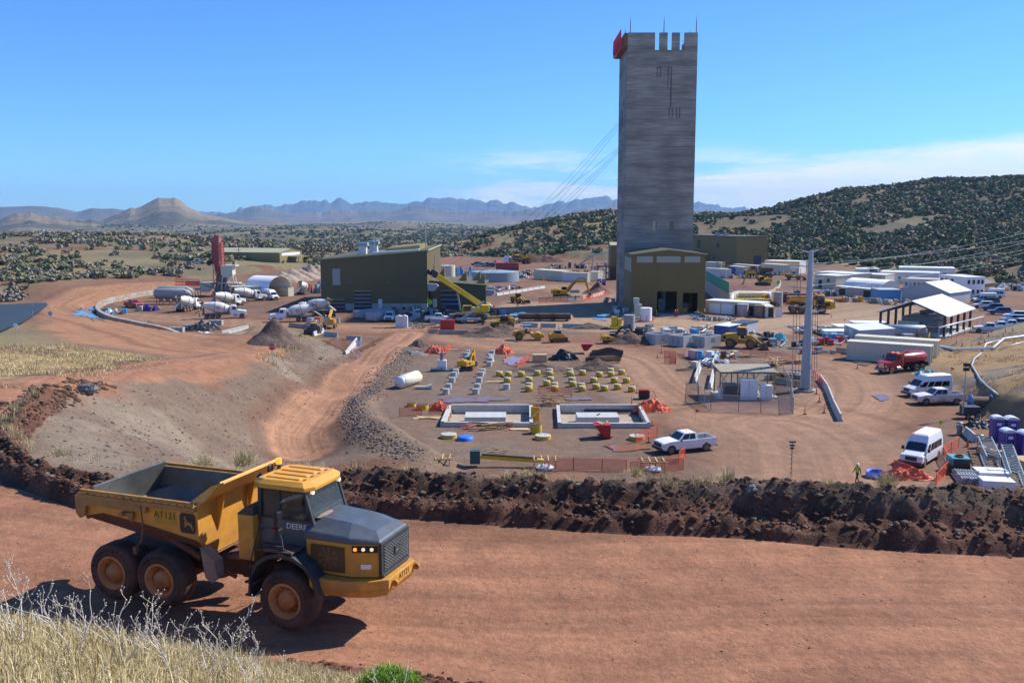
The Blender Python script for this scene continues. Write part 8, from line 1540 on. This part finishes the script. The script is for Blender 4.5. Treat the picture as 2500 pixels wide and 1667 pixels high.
def gear(px,py,w,d,h,n_,mats,label,seed,name='equipment_pile',z=0,cat='equipment'):
 r=random.Random(seed);t=thing(name,label,cat,G(px,py,z));bs=[MB()for _ in mats]
 for k in range(n_):
  b=bs[k%len(mats)];x,y=r.uniform(-w,w)/2,r.uniform(-d,d)/2;s=r.uniform(.25,.8)*min(1.2,h);zz=r.uniform(0,h*.6)*(1-abs(2*x/w)*.6)
  if r.random()<.45:a=r.uniform(0,PI);L_=r.uniform(.6,2.2);b.cyl((x-L_/2*math.cos(a),y-L_/2*math.sin(a),zz+.15),(x+L_/2*math.cos(a),y+L_/2*math.sin(a),zz+.15+r.uniform(0,.5)),r.uniform(.04,.22),n=8)
  else:b.box((x,y,(zz+s)/2),(s*r.uniform(.8,1.8),s*r.uniform(.7,1.5),zz+s),0,r.uniform(0,1.5))
 for b,m in zip(bs,mats):
  if b.v:b.build({'galv':'steel_items','galv_dark':'dark_items','black':'black_items','rust':'rusty_items','wood':'timber','white_clean':'white_items','safety':'orange_items','equip_blue':'blue_items','ply':'boards','galv_dull':'grey_items','cream_plain':'cream_items','concrete_lt':'concrete_items','red':'red_items','cat_yellow':'yellow_items','plastic_black':'plastic_items','mud_light':'dirty_items'}.get(m,'items'),m,t)
 return t
t=thing('drill_rig','small lime yellow rig left of the open steel cylinder','drill rig',G(1506,803),0);b=MB();b.box((0,0,.5),(2.8,1.6,.5));b.box((-.6,0,1.6),(1.0,1.0,1.8));b.box((.5,.1,1.4),(.8,1,1.4));b.build('frame','crane_yellow',t);b=MB();b.cyl((.1,0,.6),(.1,0,3.4),.12);b.beam((1.2,0,.7),(2.8,0,2.2),.2,.2);b.build('mast','galv_dark',t)
for a in[(1555,822,5,3,1.6,20,['galv_dull','black','rust'],'frames and machine parts right of the small excavator arm',1),(1590,815,6,3,1.8,24,['galv_dark','galv_dull','cream_plain'],'row of dark machine frames behind the left concrete box',2),(1640,818,5,3,1.5,22,['galv','white_clean','galv_dark'],'pale wrapped parts behind the middle concrete box',3),(1690,818,6,3,1.2,22,['galv','equip_blue','galv_dull'],'blue grey pipes and plates behind the right concrete box',4),(1725,805,5,3,1.0,16,['cream_plain','cat_yellow','galv_dull'],'hoses and fittings left of the blue container',5),(1850,826,8,4,2.0,30,['plastic_black','black','galv_dull'],'stack of black pipes right of the loader cab',6),(1905,846,10,4,1.3,24,['galv_dark','tank_blue','black'],'dark covered pipes lying left of the steel pole',7),(1990,812,8,6,1.4,44,['galv','galv_dark','ply','galv_dull'],'scattered steel parts right of the steel pole',8),(2010,840,6,4,1.3,30,['galv_dark','red','white_clean'],'tools and racks in front of the sloping white shed',9),(2036,832,4,4,1.8,34,['red','galv','equip_blue'],'heap with red parts against the white shed',10),(2000,862,6,2,.8,16,['red','galv','ply'],'pipes lying on red skids',11),(1770,858+14,6,3,1.1,20,['rust','cream_plain','galv'],'brown crates among orange posts',12),(1716,875,4,3,1.5,18,['white_clean','equip_blue','galv'],'white cube and blue boxes in front of the puddle',13),(1752,888,5,2,.8,14,['white_clean','galv'],'white wrapped bundle behind the barriers',14),(1920,925,5,3,1.2,22,['rust','ply','galv_dark'],'rusty basket and fittings left of the steel pole',15),(1720,893,4,2,.9,18,['black','galv','cream_plain'],'tangled cables beside the barrier on edge',16),(1530,765,5,3,1.8,16,['wall_grey','white_clean'],'white crated units at the tower foot left of the hall',17),(1510,758,3,4,2.6,8,['tank_blue','wall_grey'],'blue grey metal cabinets against the tower',18),(1490,738,3,3,2.6,8,['galv_dark','galv_dull'],'dark machine unit left of the tower base',19),(1552,768,3,2,1.2,8,['rust','galv'],'boxes beside the pale green cabinet',20),(1708,778,4,2,1.3,14,['equip_blue','rust','black'],'compressor and blue skip left of the workshop row',21),(1745,783,8,2,.9,20,['mud_light','equip_blue','cream_plain','galv_dull'],'dirty bags and drums in front of the workshop row',22),(1250,790,4,2,1.0,12,['galv_dark','black'],'attachments beside the left telehandler',23),(1210,770,6,5,1.8,34,['galv_dark','equip_blue','teal_dark','rust'],'hose reels and compressors beside the crane',24),(1195,752,3,5,1.2,14,['cream_plain','red','white_clean'],'sacks and a red coil near the crane',25),(1020,768,14,5,2.6,60,['black','galv_dark','tank_blue','white_clean'],'racks of pallets and crates in the shade of the hall',26),(985,775,6,4,2.2,26,['teal_dark','galv_dark','cream_plain'],'dark crates behind the facing pickup',27),(1040,800,6,2,.7,10,['galv_dark','mud_light'],'trailer frame beside the grey barrier',28),(1180,712,12,5,1.4,40,['white_clean','galv','galv_dark','cream_plain'],'row of white bags right of the annex',29),(1220,706,14,6,1.5,40,['galv_dark','white_clean','rust','galv'],'machine parts beyond the white bags',30),(1250,678,12,6,2.0,34,['white_clean','galv_dark','black'],'bundles of grey and black gear beyond the blue tank',31),(1290,672,12,6,2.2,40,['black','galv_dark','white_clean'],'stacked black coils left of the long cream container',32),(1400,655,22,8,3,60,['black','galv_dark','cream_plain','galv_dull'],'dark store yard behind the cream containers',33),(1470,668,26,6,2.6,60,['galv','wall_grey','rust','olive_lt'],'pipe racks left of the tower base',34),(1480,650,24,8,3,40,['galv_dark','tank_blue','galv'],'plant machinery below the olive transfer house',35),(1945,735,12,4,2.0,34,['galv','galv_dark','white_clean'],'silver wrapped parts left of the yellow bonnet truck',36),(2080,736,8,5,2.0,34,['cat_yellow','galv_dark','galv'],'yellow railed pump unit right of the dump truck',37),(2120,722,10,4,2.0,36,['galv_dark','galv','rust'],'racks of steel beams before the pinkish store',38),(2185,742,14,5,1.8,60,['galv','cream_plain','galv_dark','ply'],'long heap of scrap and boxes behind the roofed plant',39),(2050,716,14,4,2,34,['galv_dark','teal_dark','galv'],'flat dark trailers left of the pinkish store',40),(1965,722,18,4,2.2,40,['teal_dark','galv_dull','wall_grey'],'green grey boxes behind the orange bins',41),(2440,708,26,10,2.0,90,['galv_dark','white_clean','cat_yellow','galv','black'],'lay down yard with stacked frames beyond the cars',42),(2480,700,18,8,1.8,50,['white_clean','galv_dark','galv'],'long row of pale frames at the far right edge',43),(1905,672,10,4,1.6,20,['galv_dark','galv','cat_yellow'],'frames between the loaders in front of the striped cabin',44),(1795,680,12,4,1.5,22,['equip_blue','galv_dark','cat_yellow'],'blue skip and drums before the cream containers',45),(270,765,8,5,1.2,40,['white_clean','equip_blue','galv_dark','rust'],'litter of sacks and boxes inside the curved block wall',46),(300,790,12,3,.5,30,['galv_dark','rust','galv_dull'],'flat steel frames lying beside the curved block wall',47),(365,758,5,3,1.5,16,['purple','galv_dark','concrete_lt'],'purple and grey drums left of the cement tankers',48),(790,790,6,3,1.2,24,['red','galv','cream_plain'],'red trailer parts left of the striped hall doors',49),(780,715,4,3,6.0,18,['tank_blue','galv'],'blue steel stair tower against the left end of the hall',50),(1570,770,5,3,1.0,12,['galv','rust'],'pallets between the hall and the white cylinder',51)]:
 gear(*a)
t=thing('control_cabinet','pale green control cabinet with a smaller box on top left of the hall doors','cabinet',G(1557,778));b=MB();b.box((0,0,1.6),(1.6,1.4,3.2));b.build('cabinet','panel_lt2',t);b=MB();b.box((-.3,.6,3.8),(1.2,1.2,1.4));b.build('top_unit','panel_lt2',t);b=MB();b.box((-.2,-2.2,.3),(7,.4,.6));b.build('kerb','concrete_lt',t)
for k,(x,m)in enumerate(((1925,'orange_bin'),(1950,'orange_bin'),(1976,'orange_bin'))):
 p=G(x,743);b=MB();b.box((1.4,.8,1.0),(2.9,1.6,1.9));b.box((1.4,.8,2.02),(3.0,1.7,.14));put(b,'orange_skip',m,p,['left orange bin behind the steel pole','middle orange bin behind the steel pole','right orange bin behind the steel pole'][k],'bin','orange bins',0,.04)
 b=MB();b.box((1.4,.8,1.2),(2.6,1.4,2.2));put(b,'brown_bin','brown_roof',p+Vector((0,4.5,0)),['left brown box in the row behind the orange bins','middle brown box in the row behind the orange bins','right brown box in the row behind the orange bins'][k],'bin','brown boxes behind the orange bins',0,.03)
t=thing('guard_platform','yellow railed platform behind the cream workshop roof','platform',G(1795,752));b=MB();b.box((3.6,0,2.2),(7.4,2,.3));b.build('deck','crane_yellow',t);b=MB();rail(b,(0,-1,2.3),(7.3,-1,2.3),1.3,7,.1);rail(b,(0,1,2.3),(7.3,1,2.3),1.3,7,.1)
for x in(.2,3.6,7.1):b.beam((x,0,0),(x,0,2.2),.2,.2)
b.build('railing','crane_yellow',t)
t=thing('yellow_railing','yellow pipe railing in front of the roofed plant','railing',G(2146,815));b=MB();P=[G(*q)-t.location for q in((2146,815),(2270,828),(2266,838),(2180,838))]
for i in range(3):rail(b,P[i],P[i+1],1.2,None,.07)
b.build('rails','crane_yellow',t)
p=G(2215,850);b=MB();b.box((0,0,1.2),(1.7,1.3,2.3));b.box((0,0,2.42),(1.8,1.4,.12));put(b,'equipment_cabinet','galv',p,'pale grey cabinet standing before the pressure tank','cabinet',None,0,.03)
for px,py,w_,d_,lb in((2080,806,7,5,'flat white topped trailer left of the roofed plant'),(2120,797,7,4,'flat white deck behind the first white topped trailer'),(2050,818,7,4,'low white sheet covered stack near the sloping shed'),(1880,660,10,3,'x')):
 if lb!='x':b=MB();b.box((0,0,.9),(w_,d_,.2));b.box((0,0,.45),(w_*.9,d_*.9,.8));put(b,'flat_trailer','white_clean',G(px,py),lb,'trailer','white topped flat decks')
b=MB();b.cyl((0,0,0),(0,0,3.2),8.2,n=36);b.cyl((0,0,3.2),(0,0,3.9),8.2,.4,36);put(b,'water_tank','tank_blue',G(1208,690)+Vector((0,9,0)),'wide low blue grey water tank beyond the annex','tank')
gear(1135,672,16,5,5.5,46,['equip_blue','equip_blue','galv'],'bright blue process equipment beyond the annex fins',61);cyl_thing(1094,692,2.4,6,'cream_plain','cream storage silo beside the olive hall end','storage_silo','silo');cyl_thing(1236,641,1.0,3.0,'white_clean','left white tank beside the distant dump truck','white_tank','tank');cyl_thing(1243,641,1.0,3.0,'white_clean','right white tank beside the distant dump truck','white_tank','tank')
gear(1228,644,14,2,1.5,12,['safety','red'],'orange water filled barriers near the white tanks',62);gear(1340,662,3,3,2.4,10,['cat_yellow','galv_dark'],'small backhoe in front of the earth heaps',63)
t=thing('scaffold_tower','brown scaffold tower in front of the olive box building','scaffold',G(1765,676));b=MB()
for x in(-2.2,0,2.2):
 for y in(-1,1):b.beam((x,y,0),(x,y,8),.14,.14)
for z_ in(2,4,6,8):b.beam((-2.2,-1,z_),(2.2,-1,z_),.1,.1);b.beam((-2.2,1,z_),(2.2,1,z_),.1,.1);b.beam((-2.2,-1,z_-2),(2.2,-1,z_),.08,.08)
b.build('tubes','rust',t)
for k in range(4):
 p=G(430+k*32,812-k*6);b=MB()
 for i in range(6):
  for j in range(3):b.box((i*.45-1.1,j*.45,.5),(.4,.4,1.0+.15*((i+j)%2)))
 put(b,'block_stack','concrete',p,['left stack of grey concrete blocks inside the block wall','second stack of grey blocks half under black sheet','third stack of grey blocks under black sheet','right stack of grey blocks beside the sheet'][k],'block stack','stacks of grey blocks')
tarp(495,806,3.4,1.6,1.5,'black_tarp','black plastic sheet draped over the grey block stacks',41,rz=.25);tarp(500,822,2.9,1.3,.9,'plastic_clear','white plastic sheet in front of the black one',42);b=MB();b.cyl((0,0,0),(0,0,1.1),.6,n=14);put(b,'sack','ply',G(476,833),'tan round sack at the end of the block wall','sack')
for k,(x,y0,y1,D_)in enumerate(((763,586,645,400),(788,597,645,430),(807,607,645,460),(828,594,640,480),(859,590,632,500),(606,576,626,440),(583,606,622,430),(963,577,606,560),(199,575,608,470),(2470,665,700,330),(1857,640,668,380))):
 a=at(x,y1,D_);c=at(x,y0,D_);a.z=hz(a.x,a.y)-.3;t=thing('utility_pole',['tall dark utility pole left of the big olive hall','second utility pole left of the olive hall','third utility pole, shortest left of the olive hall','utility pole rising behind the left part of the hall roof','utility pole behind the roof fans','slim utility pole in front of the long warehouse','short pole on the long warehouse roof line','utility pole behind the roof monitor of the hall','lone wooden pole on the scrub slope at left','lone pole at the bare spur at right','pole beside the striped white cabin'][k],'utility pole',(a.x,a.y,a.z),0,'utility poles');b=MB();h_=c.z-a.z;b.cyl((0,0,0),(0,0,h_),.2,.14,6);b.build('post','wood_grey' if 'wood_grey' in M else 'galv_dark',t);b=MB();b.beam((-1.2,0,h_-.8),(1.2,0,h_-.8),.14,.14);b.build('crossarm','galv_dark',t)
for k,(pts,r_,lb)in enumerate([([(2286,849),(2330,857),(2400,856),(2425,855),(2450,832),(2530,822)],.22,'long white pipe running over the slope from the cream containers'),([(2400,856),(2408,842),(2430,836),(2444,835)],.12,'thin white pipe branching up beside the long white pipe'),([(2395,866),(2378,880),(2372,895),(2392,930),(2412,950),(2437,970)],.12,'grey hose winding down the rocky slope'),([(2440,856),(2480,842),(2520,834)],.08,'thin pipe crossing the slope at the right edge')]):
 P=Hs([(a,c)for a,c in pts]);P=[p+Vector((0,0,r_+.12))for p in P];P=[Vector((*q,0))for q in smooth_line([(p.x,p.y)for p in P],2)]if 0 else P;b=MB();b.tube(P,r_,8);tag(b.build('pipe','white_clean' if 'white' in lb else 'galv'),lb,'pipe','pipes on the right slope')
for k,(x,y,lb)in enumerate(((1073,1142,'wooden frame over a foundation at the left end of the berm line'),(1330,1146,'wooden frame over a wrapped foundation in the middle of the berm line'),(1593,1150,'wooden frame over a wrapped foundation left of the tilted orange panel'))):
 t=thing('timber_trestle',lb,'timber frame',G(x,y),0,'timber frames over foundations');b=MB()
 for sx_ in(-.95,.95):
  for sy_ in(-.7,.7):b.beam((sx_,sy_,0),(sx_,sy_,1.15),.09,.09)
 for sy_ in(-.7,.7):b.beam((-1.25,sy_,.95),(1.25,sy_,.95),.05,.12)
 for sx_ in(-.95,-.3,.3,.95):b.beam((sx_,-.9,1.05),(sx_,.9,1.05),.09,.09)
 b.build('frame','ply',t);b=MB();b.ball((0,0,.2),(.8,.6,.28),14,jit=.2);b.build('wrapped_cap','plastic_clear',t)
t=thing('boom_lift','grey boom lift lying low behind the berm','boom lift',G(1160,1138),0);b=MB();b.box((0,0,.9),(.9,.8,1.2));b.build('basket','teal_dark',t);b=MB();b.beam((.5,0,.9),(6.2,-.2,.55),.32,.32);b.build('boom','crane_yellow',t);b=MB();b.beam((.6,0,1.1),(5.6,-.2,.8),.2,.16);b.build('cylinder','dark_grey',t)
t=thing('generator','small red and black generator right of the pier field','generator',G(1572,973));b=MB();b.box((0,0,.55),(1.3,.8,.9));b.build('body','black',t,.03);b=MB();b.box((0,0,1.05),(1.2,.7,.15));b.build('tank','red',t);b=MB();b.tube([(.6,0,.9),(1.2,.2,.9),(1.6,.4,.1)],.04);b.build('hose','rust',t)
b=MB();b.box((0,0,.9),(.14,1.0,1.6));put(b,'yellow_sheet','sign_yellow',G(1307,1030),'yellow orange panel leaning at the right wall of the left pit','panel',rz=PI/2-.2);b=MB();b.beam((0,0,.1),(1.9,1.2,1.7),.2,.1);put(b,'leaning_plank','wood',G(1284,1036,0),'brown plank leaning over the corner of the left pit','plank')
b=MB();b.beam((0,0,0),(.35,.6,0),.12,.1);put(b,'black_bar','black',G(1458,1014,.5)+Vector((0,0,.06)),'black bar lying on the plinth in the right pit','bar')
for k,(x,y,z_,lb)in enumerate(((2320,935,2.2,'orange pennant flag beside the white vans'),(2292,1062,1.6,'orange and lime pennant flag behind the facing van'),(1698,1030,1.5,'orange pennant flag on a thin rod in front of the fence'),(1209,800,3.4,'orange pennant on the left telehandler'),(2060,800,1.8,'lime pennant flag left of the sloping shed'))):
 t=thing('pennant_flag',lb,'flag',G(x,y),0,'pennant flags');b=MB();b.cyl((0,0,0),(0,0,z_),.018,n=5);b.build('rod','galv',t);b=MB();b.quad([(0,0,z_),(.45,.05,z_-.25),(0,0,z_-.5)],.01);b.build('flag','safety' if 'lime p' not in lb else 'lime',t)
r_=H(215,960);b=MB();b.ball((0,0,.35),(.9,.6,.5),8,jit=.4);put(b,'boulder','grey_rock',r_,'lone grey boulder on the crest of the gravel slope','boulder')
for k,(x,s_)in enumerate(((1445,.30),(1835,.22),(1955,.3),(2150,.2))):p=G(x,1152+(x-1300)*.04,12.0);b=MB();b.ball((0,0,0),(s_*1.3,s_,s_*.9),8,jit=.4);put(b,'boulder','soil_red' if k==0 else 'grey_rock',(p.x,p.y,hz(p.x,p.y)+1.35),['rounded red boulder on the berm crest behind the pits','small grey stone on the berm crest left of the camera mast','grey boulder on the berm crest near the camera mast','small grey stone on the berm crest near the blue tub'][k],'boulder','boulders on the berm')
mat('liner',(.035,.05,.065),.7,spec=.2,var=.15,scale=.3,bump=.06,bscale=.8);P=Hs([(-60,750),(112,742),(118,748),(60,790),(0,815),(-60,820)]);b=MB();b.add([(p.x,p.y,p.z+.35)for p in P],[tuple(range(6))]);tag(b.build('pond_liner','liner'),kind='structure')
def water(name,col,rough):
 m=bpy.data.materials.new(name);m.use_nodes=True;N=m.node_tree.nodes;b_=N['Principled BSDF'];b_.inputs['Base Color'].default_value=(*col,1);b_.inputs['Roughness'].default_value=rough;b_.inputs['Specular IOR Level'].default_value=.9;M[name]=m
water('mud_water',(.30,.13,.065),.12);water('clear_water',(.10,.075,.08),.06);water('mud_wet',(.19,.105,.075),.3)
def puddle(pts,m,seed,z=.0):
 P=np.array(hp(pts));c=P.mean(0);Q=smooth_line([tuple(p)for p in P]+[tuple(P[0])],.5)[:-1];Q=[q+(q-c)*(fbm(np.array([q[0]*.9]),np.array([q[1]*.5]),5,seed,.7)[0]-.55)*1.7 for q in Q]
 b=MB();b.add([(q[0],q[1],hz(q[0],q[1])+.085)for q in Q],[tuple(range(len(Q)))]);tag(b.build('puddle',m),kind='structure')
for i,(pts,m)in enumerate([([(820,826),(866,832),(880,845),(900,838),(925,828),(880,865),(845,862),(790,835)],'mud_water'),([(1640,862),(1700,858),(1790,866),(1740,874),(1660,872)],'mud_water'),([(1230,868),(1270,872),(1280,885),(1262,892),(1228,888)],'mud_water'),([(1470,1088),(1560,1085),(1580,1098),(1500,1102)],'mud_water'),([(1070,974),(1180,970),(1220,978),(1100,984)],'mud_wet'),([(1370,972),(1440,970),(1450,976),(1385,979)],'mud_wet'),([(175,768),(215,752),(248,745),(238,770),(255,785),(215,775)],'clear_water'),([(655,764),(695,762),(690,767),(660,768)],'clear_water'),([(650,792),(672,788),(675,796),(655,798)],'clear_water'),([(1238,768),(1262,764),(1285,762),(1275,768),(1250,773)],'clear_water'),([(1455,770),(1485,767),(1480,773),(1458,773)],'clear_water'),([(1445,775),(1480,779),(1486,784),(1455,780)],'clear_water'),([(1545,838),(1590,840),(1575,846),(1550,845)],'mud_water'),([(2130,968),(2160,965),(2175,975),(2150,980)],'mud_wet'),([(2090,868+10),(2130,888),(2110,893),(2085,885)],'mud_wet'),([(1245,832),(1275,828),(1262,836)],'mud_wet'),([(1310,778),(1345,774),(1350,777),(1320,782)],'mud_wet')]):puddle(pts,m,i+50)
# haze
vm_=bpy.data.materials.new('haze');vm_.use_nodes=True;N=vm_.node_tree.nodes;N.remove(N['Principled BSDF']);pv=N.new('ShaderNodeVolumePrincipled');pv.inputs['Color'].default_value=(.40,.68,1.0,1);pv.inputs['Density'].default_value=5.2e-5;pv.inputs['Anisotropy'].default_value=.0
vm_.node_tree.links.new(pv.outputs[0],N['Material Output'].inputs['Volume']);b=MB();b.box((0,8200,80),(26000,17000,760));hz_=b.build('haze',vm_);tag(hz_,'thin blue haze over the whole valley','haze',kind='stuff')
